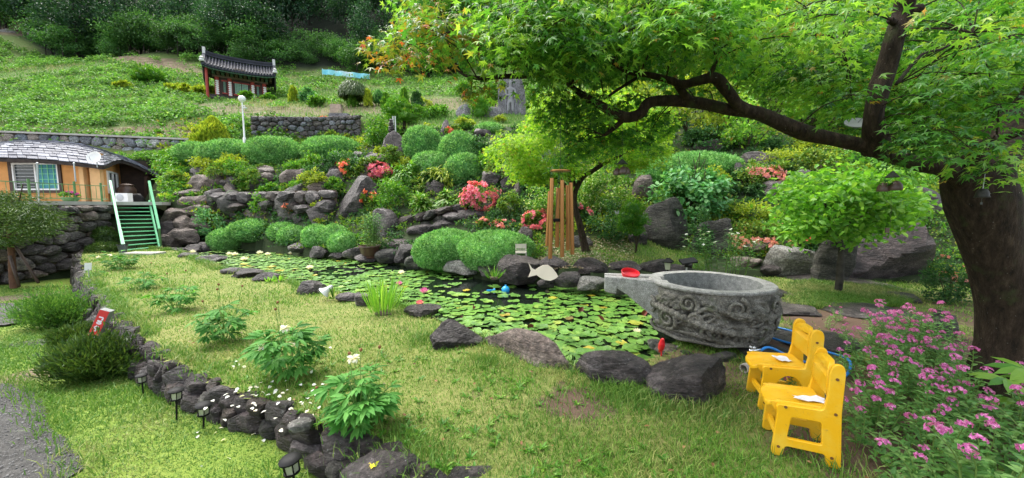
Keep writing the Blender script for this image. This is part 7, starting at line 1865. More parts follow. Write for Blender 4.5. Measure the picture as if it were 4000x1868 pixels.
# ---------------------------------------------------------------- meadow, ground cover, grass (uncountable)
def stuff(name, mb, m, label, cat, smooth=False):
    return single(name, mb, m, label, cat, kind='stuff', smooth=smooth, base=np.zeros(3))
g = np.random.default_rng(101)
BARESOIL = [[(-50, 40), (180, 60), (420, 150), (700, 215), (800, 290), (620, 270), (420, 230), (250, 160), (-50, 130)], [(700, 470), (830, 455), (840, 540), (600, 535), (-50, 505), (-50, 480), (400, 495)], [(690, 395), (1120, 420), (1900, 370), (1960, 425), (1400, 450), (960, 470), (760, 440)], [(820, 380), (1090, 395), (1320, 350), (1330, 395), (1050, 420), (830, 410)]]
def meadow(n, umin, umax, ymin, ymax, L, mat, name, lab, per, rr, hh, skip=True):
    u = g.uniform(umin, umax, n); y = ymin * (ymax / ymin) ** g.uniform(0, 1, n); x = (u - 2000) / FL * y
    z = _tz(np.c_[x, y]); pu, pv = proj(np.c_[x, y, z])
    keep = np.ones(n, bool)
    if skip:
        for poly in BARESOIL: keep &= ~(inside(pu, pv, poly) & (g.random(n) < .93))
    keep &= ~inside(x, y, TERRACE) & ~inside(x, y, POND)
    if skip: keep &= ~((y < 22.2) & (pu < 760))
    keep &= noise(np.c_[x, y], .28, 2, 3) > -.45
    x, y, z = x[keep], y[keep], z[keep]; n = len(x)
    r = rr * g.uniform(.5, 1.4, n); h = hh * g.uniform(.4, 1.5, n); a = g.uniform(0, 6.283, (n, per)); q = np.sqrt(g.uniform(0, 1, (n, per)))
    P = np.stack([x[:, None] + r[:, None] * q * np.cos(a), y[:, None] + r[:, None] * q * np.sin(a), z[:, None] + h[:, None] * (1 - q * q) + g.uniform(-.05, .08, (n, per))], -1).reshape(-1, 3)
    o = np.stack([q * np.cos(a), q * np.sin(a), np.ones_like(a)], -1).reshape(-1, 3); k = len(P)
    D = unit(np.c_[g.normal(size=(k, 2)), g.normal(size=k) * .5 + .1]); N = unit(o + g.normal(size=(k, 3)) * .45)
    stuff(name, MB().add(*leafquads(P, D, N, L * g.uniform(.6, 1.4, k) * (P[:, 1] / ((ymin * ymax) ** .5)) ** .6, L * .75, .12, .2)), M[mat], lab, 'ground cover')
meadow(2700, -250, 1150, 22.3, 50, .19, 'kudzu', 'meadow_ground_cover', 'lush leafy ground cover over the left hillside meadow', 34, .55, .40)
meadow(900, 1080, 2700, 29, 49, .22, 'kudzu', 'meadow_ground_cover', 'leafy ground cover below the wood on the right hillside', 30, .7, .45)
meadow(420, 420, 720, 17.5, 21.4, .15, 'bright', 'slope_ground_cover', 'fresh green creepers on the slope behind the house', 30, .5, .3, False)
# dry grass of terrace and slopes
def grassblades(P, h, w, g, lean=.5, bend=.35):
    n = len(P); a = g.uniform(0, 6.283, n); s = np.c_[np.cos(a), np.sin(a), 0 * a]; b = g.uniform(0, 6.283, n); l = np.c_[np.cos(b), np.sin(b), 0 * b] * (lean * g.uniform(.1, 1.3, n))[:, None]
    h = np.broadcast_to(h, (n,))[:, None] * g.uniform(.5, 1.3, (n, 1)); w = np.broadcast_to(w, (n,))[:, None]
    m_ = P + h * (.55 * UP + l * .35); t = P + h * (UP * (1 - bend * .3) + l * 1.1)
    V = np.stack([P - s * w / 2, P + s * w / 2, m_ + s * w * .38, m_ - s * w * .38, t], 1).reshape(-1, 3); k = np.arange(n)[:, None] * 5
    return V, np.concatenate([k + np.array([[0, 1, 2]]), k + np.array([[0, 2, 3]]), k + np.array([[3, 2, 4]])])
n = 44000; u = g.uniform(-200, 2200, n); y = 22.4 * (46 / 22.4) ** g.uniform(0, 1, n); x = (u - 2000) / FL * y; z = _tz(np.c_[x, y])
pu, pv = proj(np.c_[x, y, z]); k_ = ~((y < 22.6) & (u < 780)) & ~(inside(pu, pv, BARESOIL[0]) & (g.random(n) < .8)) & ~(inside(pu, pv, BARESOIL[1]) & (g.random(n) < .5)) & ~(inside(pu, pv, BARESOIL[2]) & (g.random(n) < .7)); P = np.c_[x, y, z][k_]
stuff('hillside_grass', MB().add(*grassblades(P, .26 * (P[:, 1] / 30) ** .5, .045, g)), M['meadow'], 'thin yellowish grass on the hillside and the upper terrace', 'grass')
# ground cover of the rock garden
n = 5200; u = g.uniform(640, 4200, n); v = g.uniform(500, 1010, n); y = np.exp(_yf(np.c_[u / 1000, v / 1000])); x = (u - 2000) / FL * y; z = _tz(np.c_[x, y])
pu, pv = proj(np.c_[x, y, z])
BED = [(2120, 1000), (2150, 930), (2420, 930), (2720, 960), (2760, 1030), (2500, 1040), (2200, 1020)]
k_ = ~inside(x, y, POND) & ~inside(x, y, LAWN) & ~inside(pu, pv, BED) & ~((pu > 1560) & (pu < 1960) & (pv > 760) & (pv < 950) & (abs((pv - 905) + (pu - 1655) * .47) < 40))
x, y, z = x[k_], y[k_], z[k_]; mtn = noise(np.c_[x, y], .9, 6, 2) + g.normal(size=len(x)) * .18
for mt, lo, hi, lab in (('dark', -9, -.22, 'dark low foliage between the garden rocks'), ('azalea', -.22, .12, 'mid green low foliage between the garden rocks'), ('bright', .12, .38, 'bright low foliage between the garden rocks'), ('lime', .38, 9, 'yellowish low foliage between the garden rocks')):
    s = (mtn > lo) & (mtn <= hi); c = np.c_[x, y, z][s]; per = 22; nn = len(c); r = g.uniform(.10, .30, nn); a = g.uniform(0, 6.283, (nn, per)); q = np.sqrt(g.uniform(0, 1, (nn, per)))
    P = np.stack([c[:, :1] + r[:, None] * q * np.cos(a), c[:, 1:2] + r[:, None] * q * np.sin(a), c[:, 2:] + r[:, None] * .6 * (1 - q * q) + g.uniform(-.03, .05, (nn, per))], -1).reshape(-1, 3); kk = len(P)
    o = np.stack([q * np.cos(a), q * np.sin(a), np.ones_like(a)], -1).reshape(-1, 3)
    stuff('low_foliage', MB().add(*leafquads(P, unit(o * .5 + g.normal(size=(kk, 3)) * .6), unit(o + g.normal(size=(kk, 3)) * .5), .0078 * P[:, 1] * g.uniform(.6, 1.4, kk), .0048 * P[:, 1], .15, .2)), M[mt], lab, 'ground cover')
# grassy bed and fallen leaves behind the kerb boulders
n = 9000; u = g.uniform(2100, 2760, n); v = g.uniform(925, 1060, n); y = np.exp(_yf(np.c_[u / 1000, v / 1000])); x = (u - 2000) / FL * y; P = np.c_[x, y, _tz(np.c_[x, y])]
k_ = (noise(P, 1.6, 4, 3) + (u - 2350) / 500 > -.05) & ~inside(x, y, POND); stuff('bed_grass', MB().add(*grassblades(P[k_], .07, .014, g)), M['grass'], 'thin grass on the flat bed behind the kerb boulders', 'grass')
k_ = (u < 2480) & (g.random(n) < .3) & ~inside(x, y, POND); P = P[k_] + np.array([0, 0, .03])
M['litter'] = leafmat('leaf_litter', [(0, (.20, .13, .07)), (.5, (.36, .29, .17)), (1, (.50, .46, .33))], .1)
stuff('leaf_litter', MB().add(*leafquads(P, unit(np.c_[g.normal(size=(len(P), 2)), 0 * P[:, 0]]), UP + g.normal(size=P.shape) * .3, .07, .045)), M['litter'], 'pale fallen leaves under the wind chimes', 'leaf litter')
# lawn
def scatter(poly, n, ymin, ymax, zf, umin=-300, umax=4300, power=1.0):
    y = ymin * (ymax / ymin) ** (g.uniform(0, 1, n) ** power); u = g.uniform(umin, umax, n); x = (u - 2000) / FL * y * 1.02
    k = inside(x, y, poly); x, y = x[k], y[k]; return np.c_[x, y, zf(x, y)]
P = scatter(LAWN, 260000, 1.55, 14.5, lawnz)
b_ = bare(P[:, 0], P[:, 1]) + .30 * (noise(P, 5, 1, 3)); pu, pv = proj(P)
k_ = g.random(len(P)) > np.clip(b_ * 1.75 - .12, 0, .96); P = P[k_]; pu, pv = pu[k_], pv[k_]
short = np.clip(.6 + .8 * noise(P, 2.2, 3, 3), .15, 1.7)
hgt = (.022 + .032 * short) * (1 + .05 * P[:, 1]); wdt = .0032 * (1 + .32 * P[:, 1])
stuff('grass', MB().add(*grassblades(P - np.array([0, 0, .006]), hgt, wdt, g, .9)), M['grass'], 'short lawn grass, green and straw coloured', 'grass')
def zlow(x, y): return lowz(y)
P = scatter(LOW, 190000, 1.6, 11, zlow, -400, 1900)
pu, pv = proj(P)
jx = P[:, :2] + g.normal(size=(len(P), 2)) * .085
k_ = ~inside(jx[:, 0], jx[:, 1], GRAVEL) & ~inside(jx[:, 0], jx[:, 1], GRAVEL2) & (g.random(len(P)) > np.clip(lowbare(P[:, 0], P[:, 1]) * 1.5 + .3 * noise(P, 4, 2, 3) - .1, 0, .95)); P = P[k_]
lng = np.clip(1 + 1.1 * noise(P, 1.6, 7, 2), .5, 2.4)
stuff('lower_grass', MB().add(*grassblades(P, .034 * lng * (1 + .03 * P[:, 1]), .0042 * (1 + .3 * P[:, 1]), g, .9)), M['lowgrass'], 'fresh green grass of the lower lawn', 'grass')
# taller tufts of grass at the boulders and the edging
L_ = np.concatenate([np.array(NEARSHORE)[:-2] + np.array([.0, -.12]), np.array(WALLPATH[:-2]) + np.array([.08, .05]), np.array(WALLPATH[:-2]) + np.array([-.34, -.42])])
seg_ = [(NEARSHORE[i], NEARSHORE[i + 1], 0, (-.05, -.16)) for i in range(len(NEARSHORE) - 3)] + [(tuple(WALLPATH[i]), tuple(WALLPATH[i + 1]), 0, (.10, .12)) for i in range(2, len(WALLPATH) - 2)] + [(tuple(WALLPATH[i]), tuple(WALLPATH[i + 1]), 1, (-.36, -.38)) for i in range(2, len(WALLPATH) - 2)]
PP = []
for a, b, lo, off in seg_:
    n = int(np.linalg.norm(np.array(a) - np.array(b)) * 340); f = g.uniform(0, 1, (n, 1)); q = np.array(a) * (1 - f) + np.array(b) * f + np.array(off) * g.uniform(.2, 1.0, (n, 1)) + g.normal(size=(n, 2)) * .07
    k = noise(q, 3.0, 2, 2) > -.2; q = q[k]; PP.append(np.c_[q, (lowz(q[:, 1]) if lo else np.full(len(q), -.01))])
for u, v, r, n in ((2350, 1520, .16, 500), (2500, 1560, .14, 450), (2650, 1580, .14, 420), (2830, 1600, .16, 420), (2450, 1535, .1, 300), (1900, 1420, .14, 320), (1650, 1330, .12, 260), (2900, 1420, .08, 120), (2100, 1700, .25, 520), (1600, 1760, .2, 460), (3250, 1830, .2, 380)):
    c = G(u, v); PP.append(np.c_[c[:2] + g.normal(size=(n, 2)) * r, np.full(n, -.01)])
for poly, dn in ((GRAVEL, 9), (GRAVEL2, 7)):            # grass creeping over the edge of the gravel
    q = np.repeat(np.array(poly), dn, 0) + g.normal(size=(len(poly) * dn, 2)) * .09; q = q[(noise(q, 2.5, 3, 3) > -.15) & (q[:, 1] > 1.0)]; PP.append(np.c_[q, lowz(q[:, 1]) + .02])
P = np.concatenate(PP)
stuff('tall_grass', MB().add(*grassblades(P, .085 * (1 + .04 * P[:, 1]), .0048 * (1 + .2 * P[:, 1]), g, .8)), M['lowgrass'], 'taller grass tufts along boulders and edging', 'grass')
P = scatter([tuple(G(u, v)[:2]) for u, v in ((3060, 1200), (3080, 1110), (3250, 1090), (3420, 1110), (3560, 1150), (3560, 1195), (3300, 1215))], 60000, 5.5, 9, lambda x, y: 0 * x, 3000, 3700)
stuff('patch_grass', MB().add(*grassblades(P, .085, .014, g, .9)), M['lowgrass'], 'patch of bright long grass around the small tree', 'grass')
# gravel chips
n = 26000; x = g.uniform(-7, -2.6, n); y = g.uniform(.8, 4, n); k_ = inside(x, y, GRAVEL); x, y = x[k_], y[k_]
V, F_ = ICO[1]; sc = .002 + .007 * g.random(len(x)) ** 2.5; Q = (V[None] * sc[:, None, None] * np.array([1.2, 1, .7]) + np.c_[x, y, lowz(y) + .036][:, None]).reshape(-1, 3)
M['chips'] = plain('gravel_chips', (.15, .147, .14), .8, .3, 0, .6, 40.0)
stuff('gravel', MB().add(Q, (F_[None] + np.arange(len(x))[:, None, None] * len(V)).reshape(-1, 3)), M['chips'], 'loose stone chips on the gravel road', 'gravel')
# ---------------------------------------------------------------- lily pads
m, t, b = nodes('lily_pad'); o_ = nd(t, 'ObjectInfo'); ge = nd(t, 'NewGeometry')
rr_ = nd(t, 'Math', _operation='FRACT', i0=nd(t, 'Math', _operation='ADD', i0=o_.outputs['Random'], i1=ge.outputs['Random Per Island']).outputs[0])
c = ramp(t, rr_.outputs[0], [(0, (.035, .12, .025)), (.4, (.07, .20, .03)), (.8, (.13, .29, .045)), (.96, (.22, .34, .06)), (.985, (.55, .38, .02)), (1, (.12, .035, .02))])
c = mixc(t, .25, c, ramp(t, nz(t, pos(t), 22.0, 4.0), [(.35, (.08, .20, .02)), (.65, (.30, .44, .09))]))
t.links.new(c, b.inputs['Base Color']); b.inputs['Roughness'].default_value = .32; b.inputs['Specular IOR Level'].default_value = .5
bump(t, b, nz(t, objc(t), 5.0, 3.0), .3, .05)
M['pad'] = m
def padmesh(seed):
    g = np.random.default_rng(seed); k = 17; a = np.linspace(.16, 6.283 - .16, k); r = 1 + .05 * g.normal(size=k); z = .05 + .05 * np.sin(a * 3 + seed) + .04 * g.normal(size=k)
    V = [(.05, 0, 0)] + [(r[i] * math.cos(a[i]), r[i] * math.sin(a[i]), z[i]) for i in range(k)] + [(.55 * math.cos(a[i]), .55 * math.sin(a[i]), .01) for i in range(k)]
    F = [(0, k + 1 + i, k + 2 + i) for i in range(k - 1)] + [(k + 1 + i, 1 + i, 2 + i, k + 2 + i) for i in range(k - 1)]
    return np.array(V), F
g = np.random.default_rng(202); pm = [padmesh(s) for s in range(5)]; pme = [newmesh('lily_pad', MB().add(*q), M['pad'], True) for q in pm]
OPEN = [[(1640, 1100), (1720, 1065), (1930, 1090), (2130, 1110), (2170, 1140), (2100, 1185), (1980, 1205), (1860, 1195), (1740, 1165), (1640, 1135)], [(1180, 1060), (1420, 1030), (1500, 1050), (1400, 1075), (1250, 1085)], [(700, 975), (880, 962), (1000, 975), (800, 1000)]]
okp = []; grid = {}
# spread evenly over the water: keep candidates at random world positions
X = g.uniform(-12, 3, 90000); Y_ = g.uniform(3.2, 17, 90000); k_ = inside(X, Y_, POND); X, Y_ = X[k_], Y_[k_]
pu, pv = proj(np.c_[X, Y_, np.full(len(X), WATER_Z)])
for x, y, u, v in zip(X, Y_, pu, pv):
    op = any(inside(np.array([u]), np.array([v]), q)[0] for q in OPEN)
    if op and g.random() > .03: continue
    if not op and y > 8.2 and noise(np.array([[x, y, 0.]]), 1.5, 4, 2)[0] < -.40: continue
    if (x - bc[0]) ** 2 + (y - bc[1]) ** 2 < .62 ** 2: continue
    r = g.uniform(.055, .128) if y < 7.5 else g.uniform(.07, .14); ci, cj = int(x / .3), int(y / .3); bad = False
    for a in (-1, 0, 1):
        for b in (-1, 0, 1):
            for (X2, Y2, R2) in grid.get((ci + a, cj + b), ()):
                if (x - X2) ** 2 + (y - Y2) ** 2 < ((r + R2) * .62) ** 2: bad = True
    if bad: continue
    grid.setdefault((ci, cj), []).append((x, y, r)); okp.append((x, y, r))
okp.sort(key=lambda q: q[1]); rest = MB()
for i, (x, y, r) in enumerate(okp):
    k = i % 5; rz = g.uniform(0, 6.28); tx, ty = g.normal(size=2) * .05; zz_ = WATER_Z + .004 + .012 * (i % 4)
    if i < 300:
        o = link('lily_pad', pme[k], None, (x, y, zz_)); o.rotation_euler = (tx, ty, rz); o.scale = (r, r, r); tag(o, 'round green lily pad floating on the near water', 'lily pad', 'lily pads on the near water')
    else:
        V = pm[k][0] * r; c_, s_ = math.cos(rz), math.sin(rz); rest.add(np.c_[V[:, 0] * c_ - V[:, 1] * s_ + x, V[:, 0] * s_ + V[:, 1] * c_ + y, V[:, 2] + zz_], pm[k][1])
stuff('lily_pads_far', rest, M['pad'], 'mass of lily pads covering the far water', 'lily pads', True).name = 'floating_foliage'
def waterlily(u, v, mat, lab, sc, z0=0.0, nm='water_lily'):
    p = G(u, v, WATER_Z); g = np.random.default_rng(int(u)); r_ = E(nm, p, lab, 'water lily', 'water lilies on the pond'); L = .075 * sc
    P, D = [], []
    for k, el in ((8, .5), (7, 1.1), (5, 2.4)):
        a = np.arange(k) * 6.283 / k + el; P.append(np.c_[np.cos(a) * .012, np.sin(a) * .012, np.full(k, z0 + .02)]); D.append(np.c_[np.cos(a), np.sin(a), np.full(k, el)])
    P, D = np.concatenate(P), np.concatenate(D); part('petals', MB().add(*leaflong(P, D, UP - D * .5, L, L * .5, .12, -.25)), M[mat], r_)
    part('stem', MB().add(*tube([(0, 0, -.05), (0, 0, z0 + .025)], .006, 6)), M['stem'], r_)
    V, F_ = ICO[1]; part('stamens', MB().add(V * .014 * sc + np.array([0, 0, z0 + .035]), F_), M['lime'], r_)
for u, v, sc, lab in ((753, 992, 1.9, 'white water lily farthest left on the pond'), (772, 1010, 1.6, 'white water lily by the near shore at the stairs'), (896, 1000, 1.8, 'white water lily left of two close ones'), (918, 1002, 1.9, 'white water lily right of two close ones'), (953, 1022, 2.0, 'white water lily before the clipped domes'), (1015, 996, 2.0, 'big white water lily in the middle of the far water'), (1046, 1001, 1.7, 'white water lily beside the big one'), (1080, 980, 1.7, 'white water lily near the far shore stones'), (1105, 973, 1.6, 'white water lily at the far shore'), (1136, 997, 1.7, 'white water lily below the flat far boulder'), (1166, 997, 1.7, 'white water lily right of the flat far boulder'), (1210, 1055, 1.7, 'white water lily alone in the middle of the pond'), (1568, 1075, 1.6, 'white water lily behind the iris clump'), (2139, 1128, .9, 'small white water lily bud below the fish'), (2488, 1306, .9, 'white water lily bud beside the basin foot')):
    waterlily(u, v, 'whitepetal', lab, sc)
for u, v, sc, z0, lab in ((1657, 1176, 1.5, .13, 'pink lotus flower standing above the pads on a dark stem'), (1640, 1195, 1.2, .0, 'pink water lily flat on the water by the iris'), (1560, 1120, 1.2, .02, 'pink water lily hidden behind the iris')):
    waterlily(u, v, 'pinkpetal' if z0 else 'azpink', lab, sc, z0, 'pink_water_lily')
M['redleaf'] = plain('red_brown_leaf', (.16, .03, .02), .4)
for i, (u, v) in enumerate(((2258, 1222), (1845, 1218), (2355, 1262), (2085, 1288), (2365, 1145), (2510, 1235))):
    p = G(u, v, WATER_Z); c_ = single('folded_leaf', MB().add(*leaflong(np.zeros((1, 3)), np.array([[.5, .1, .5 + .2 * (i % 3)]]), np.array([[.2, -1, .4]]), .14, .09, .3, .2)), M['redleaf'], 'reddish brown folded lily leaf standing out of the water', 'lily leaf', 'folded brown lily leaves', base=np.zeros(3)); c_.location = tuple(p); c_.rotation_euler = (0, 0, i * 1.1)
# ---------------------------------------------------------------- peonies
g = np.random.default_rng(303)
def compound(seed, L):
    g = np.random.default_rng(seed); D = np.array([(1, 0, .1), (.8, .55, .05), (.8, -.55, .05), (.35, .85, 0), (.35, -.85, 0), (.95, .25, .2), (.9, -.3, .15)]); P = np.array([(.75, 0, 0), (.7, .08, 0), (.7, -.08, 0), (.45, .04, 0), (.45, -.04, 0), (.6, 0, .02), (.6, 0, .02)]) * L * .9
    mb = MB().add(*leaflong(P, D, UP + g.normal(size=D.shape) * .15, L * g.uniform(.75, 1.1, 7), L * .30, .10, .35)); mb.add(*tube([(0, 0, 0), P[0]], .0028, 4)); return newmesh('leaf', mb, M['peony'])
cm = [compound(s, .105) for s in range(4)]
def peony(u, v, w, h, nl, lab, flowers=(), nst=9, cmx=None):
    b = G(u, v); r_ = E('peony_plant', b, lab, 'peony', 'peonies along the edging'); sm = MB(); tips = []
    for k in range(nst):
        a = k * 2.4 + g.uniform(-.3, .3); q = math.sqrt((k + .5) / nst); e = np.array([q * w * .36 * math.cos(a), q * w * .36 * math.sin(a), h * (1.02 - .30 * q * q) * g.uniform(.8, 1.0)])
        P = smoothpath([e * np.array([.15, .15, 0]) - np.array([0, 0, .03]), e * np.array([.5, .5, .5]), e], 8); sm.add(*tube(P, np.linspace(.006, .0035, 8), 5)); tips.append((P, a))
    part('stems', sm, M['stem'], r_)
    for k in range(nl):
        P, a = tips[k % nst]; f = g.uniform(.22, 1.0); p = np.array([np.interp(f, np.linspace(0, 1, 8), P[:, c]) for c in range(3)]); an = a + g.uniform(-1.5, 1.5)
        o = link('leaf', cm[k % 4], r_, p); s_ = g.uniform(.75, 1.25) * (h / .42) ** .5; o.scale = (s_,) * 3; o.rotation_euler = (g.uniform(-.35, .35), g.uniform(-.45, .35), an)
    for fx_, fy_, fz_, kind in flowers:
        if kind == 'white':
            n = 16; a = g.uniform(0, 6.283, n); D = np.c_[np.cos(a), np.sin(a), g.uniform(-.5, .9, n)]; part('flower', MB().add(*leaflong(np.tile([[fx_, fy_, fz_]], (n, 1)), D, UP + g.normal(size=(n, 3)) * .4, .05, .035, .15, .3)), M['whitepetal'], r_)
        else:
            V, F_ = ICO[2]; q = link('bud', newmesh('bud', MB().add(V * np.array([.016, .016, .02]), F_), M['rust']), r_, (fx_, fy_, fz_)); q.scale = (.75,) * 3
            part('bud_stalk', MB().add(*tube([(fx_ * .6, fy_ * .6, h * .6), (fx_, fy_, fz_)], .003, 4)), M['stem'], r_)
peony(1400, 1665, .62, .44, 74, 'lush peony at the front of the dark edging', ((-.10, .12, .50, 'red'), (-.02, .14, .52, 'red'), (-.06, .10, .47, 'white'), (.10, .2, .52, 'rust'), (-.28, -.02, .30, 'red')))
peony(1130, 1470, .66, .50, 64, 'peony with white fading flowers, second from the front', ((-.22, -.02, .30, 'white'), (-.16, .1, .62, 'rust'), (-.05, .05, .45, 'white'), (.05, .0, .3, 'white'), (-.2, .2, .66, 'rust'), (.18, -.05, .22, 'red')))
peony(870, 1340, .66, .50, 46, 'peony with thin leaves, third from the front', ((-.1, .1, .62, 'rust'), (.2, .1, .66, 'rust'), (.0, 0, .7, 'rust'), (-.2, 0, .5, 'rust')))
peony(690, 1210, .8, .42, 44, 'sparse peony, fourth from the front', ((.1, .1, .6, 'rust'), (-.2, .1, .55, 'rust')))
peony(560, 1130, .8, .34, 34, 'sparse low peony near the far end of the row', ((.1, .1, .5, 'rust'),))
peony(470, 1050, 1.3, .50, 70, 'leafy plants with small flowers at the far end of the row', ((.1, -.3, .4, 'white'), (-.2, -.3, .35, 'white')), 14)
peony(372, 1085, .5, .2, 14, 'light green sprout at the lawn corner by the wall')
# fallen white petals
PT = []
for u, v, n, r in ((960, 1540, 26, .10), (1040, 1560, 18, .12), (1160, 1590, 34, .12), (1180, 1640, 26, .07), (940, 1430, 14, .06), (850, 1700, 14, .12), (900, 1730, 12, .12), (1010, 1600, 10, .15), (1100, 1500, 8, .2), (1250, 1400, 6, .3), (850, 1560, 6, .15), (1350, 1380, 5, .2)):
    low_ = v > 1690 and u < 1000; c = G(u, v, -.25 if low_ else .03); n = int(n * .55); q = c + np.c_[g.normal(size=(n, 2)) * r, g.uniform(0, .02, n)]; PT.append(q)
P = np.concatenate(PT); stuff('fallen_petals', MB().add(*leaflong(P, np.c_[g.normal(size=(len(P), 2)), np.full(len(P), .15)], UP + g.normal(size=P.shape) * .4, .036, .028, .12, .3)), M['whitepetal'], 'white peony petals fallen on grass and edging', 'petals')
# weeds and fallen leaves
Q = np.concatenate([scatter(LAWN, 900, 1.7, 6.5, lawnz), np.array([[*(WALLPATH[i] + (WALLPATH[i + 1] - WALLPATH[i]) * f + np.array([.15, .12]) + g.normal(size=2) * .12), 0] for i in range(2, 9) for f in g.uniform(0, 1, 14)])])
Q = Q[noise(Q, 1.4, 9, 2) > .12][:330]; k = 7; a = g.uniform(0, 6.283, (len(Q), k)); D = np.stack([np.cos(a), np.sin(a), g.uniform(.3, 1.3, a.shape)], -1).reshape(-1, 3); PQ = np.repeat(Q, k, 0)
stuff('weeds', MB().add(*leaflong(PQ, D, UP - .4 * D, g.uniform(.03, .075, len(PQ)), .018, .1, .3)), M['bright'], 'small leafy weeds in the lawn', 'weeds')
Q = np.concatenate([scatter(LAWN, 500, 1.7, 7, lawnz), scatter(LOW, 160, 1.7, 6, zlow, -300, 1700)]); Q = Q[:170] + np.array([0, 0, .03])
M['brownleaf'] = leafmat('fallen_brown_leaf', [(0, (.12, .05, .025)), (.6, (.26, .13, .05)), (1, (.42, .28, .12))], .1)
stuff('fallen_leaves', MB().add(*leaflong(Q, np.c_[g.normal(size=(len(Q), 2)), 0 * Q[:, 0] + .1], UP + g.normal(size=Q.shape) * .4, g.uniform(.025, .05, len(Q)), .02, .15, .2)), M['brownleaf'], 'brown fallen leaves scattered on the lawn', 'fallen leaves')
# ---------------------------------------------------------------- pink catchfly bed
def catchfly(seed):
    g = np.random.default_rng(seed); sm, lm, P_, O_ = MB(), MB(), [], []
    for k in range(4):
        a = g.uniform(0, 6.283); s = np.array([.05 * math.cos(a), .05 * math.sin(a), -.02]); e = np.array([-.10 + .12 * math.cos(a) + g.normal() * .05, .12 * math.sin(a) - .06, g.uniform(.26, .42)])
        P = smoothpath([s, (s + e) / 2 + np.array([.03, 0, .05]), e], 8); sm.add(*tube(P, np.linspace(.004, .002, 8), 4))
        nl = 9; f = np.linspace(.1, .85, nl); Q = np.array([[np.interp(t_, np.linspace(0, 1, 8), P[:, c]) for c in range(3)] for t_ in f])
        for sgn in (1, -1):
            aa = np.arange(nl) * 1.57 + (0 if sgn > 0 else math.pi); lm.add(*leaflong(Q, np.c_[np.cos(aa), np.sin(aa), .5 + 0 * aa], UP, .065 * (1.25 - .7 * f), .026, .1, .3))
        if k < 3:
            n = int(g.integers(10, 19)); d = sph(n, g, -.2); P_.append(newmesh('flower_head', MB().add(*petals(e + d * np.array([.025, .025, .02]), d, .0125, g, 5)), M['pinkpetal']))
    return [newmesh('stems', sm, M['stem']), newmesh('leaves', lm, M['silene'])] + P_
cf = [catchfly(s) for s in range(7)]
CFP = [tuple(G(u, v)[:2]) for u, v in ((3330, 1560), (3290, 1420), (3420, 1330), (3620, 1300), (3760, 1420), (3800, 1560), (3990, 1560), (4300, 1700), (4300, 2100), (3500, 1920), (3330, 1700))]
c = 0; q = np.array(CFP); placed = []
while c < 68:
    x, y = g.uniform(q[:, 0].min(), q[:, 0].max()), g.uniform(q[:, 1].min(), q[:, 1].max())
    if not inside(np.array([x]), np.array([y]), CFP)[0] or (placed and min((x - a) ** 2 + (y - b) ** 2 for a, b in placed) < .014): continue
    pu, pv = proj(np.array([[x, y, 0.]]))
    if 3330 < pu[0] < 3560 and pv[0] > 1760 and g.random() < .8: continue
    placed.append((x, y)); k = c % 7
    r_ = E('catchfly_plant', (x, y, 0), 'catchfly plant with pink flower heads in the bed beside the maple trunk', 'flower', 'pink catchfly flowers beside the maple', g.normal() * .5); s_ = g.uniform(.75, 1.2); r_.scale = (s_,) * 3
    for nm, me in zip(('stems', 'leaves', 'flower_head', 'flower_head', 'flower_head'), cf[k]): link(nm, me, r_)
    c += 1
for i, (u, v) in enumerate(((3275, 1215), (3430, 1180), (3240, 1245), (3275, 1300), (3320, 1320), (3130, 1545))):
    x, y, _ = G(u, v + 40); r_ = E('catchfly_plant', (x, y, 0), 'single catchfly plant with pink flowers away from the bed', 'flower', 'single pink catchfly plants', i * 1.0); r_.scale = (.6,) * 3
    for nm, me in zip(('stems', 'leaves', 'flower_head', 'flower_head', 'flower_head'), cf[i]): link(nm, me, r_)
P = scatter(CFP, 26000, 1.5, 4.5, lambda x, y: 0 * x, 3200, 4400)
P = P[g.random(len(P)) < .22]; k = len(P)
stuff('bed_leaves', MB().add(*leaflong(P + np.array([0, 0, .02]), np.c_[g.normal(size=(k, 2)), g.uniform(.3, 1.4, k)], UP + g.normal(size=(k, 3)) * .4, .055 * g.uniform(.6, 1.4, k), .022, .1, .3)), M['silene'], 'low leaves filling the flower bed', 'ground cover')
# plant with large fingered leaves at the trunk, seen at the right edge
b = G(3960, 1620); r_ = E('fatsia_plant', b, 'plant with large fingered green leaves at the foot of the maple trunk', 'plant')
for i, (u, v, y, sz, rz) in enumerate(((3930, 1480, 2.45, .17, 2.7), (4000, 1440, 2.5, .18, 1.6), (4020, 1530, 2.4, .16, -.4), (3960, 1560, 2.5, .13, 3.6), (4060, 1480, 2.4, .17, .6))):
    c = W(u, v, y) - b; a = np.arange(7) * .62 - 1.86 + rz; D = np.c_[np.cos(a), np.sin(a) * .7 - .2, .15 - .1 * np.abs(np.arange(7) - 3)]
    part('leaf', MB().add(*leaflong(np.tile(c, (7, 1)), D, UP + np.array([-.2, -.6, 0]), sz, sz * .30, .08, .25)), M['bright'], r_); part('stalk', MB().add(*tube(smoothpath([(0, 0, -.02), c * .5 + np.array([0, 0, .05]), c], 7), .004, 5)), M['stem'], r_)
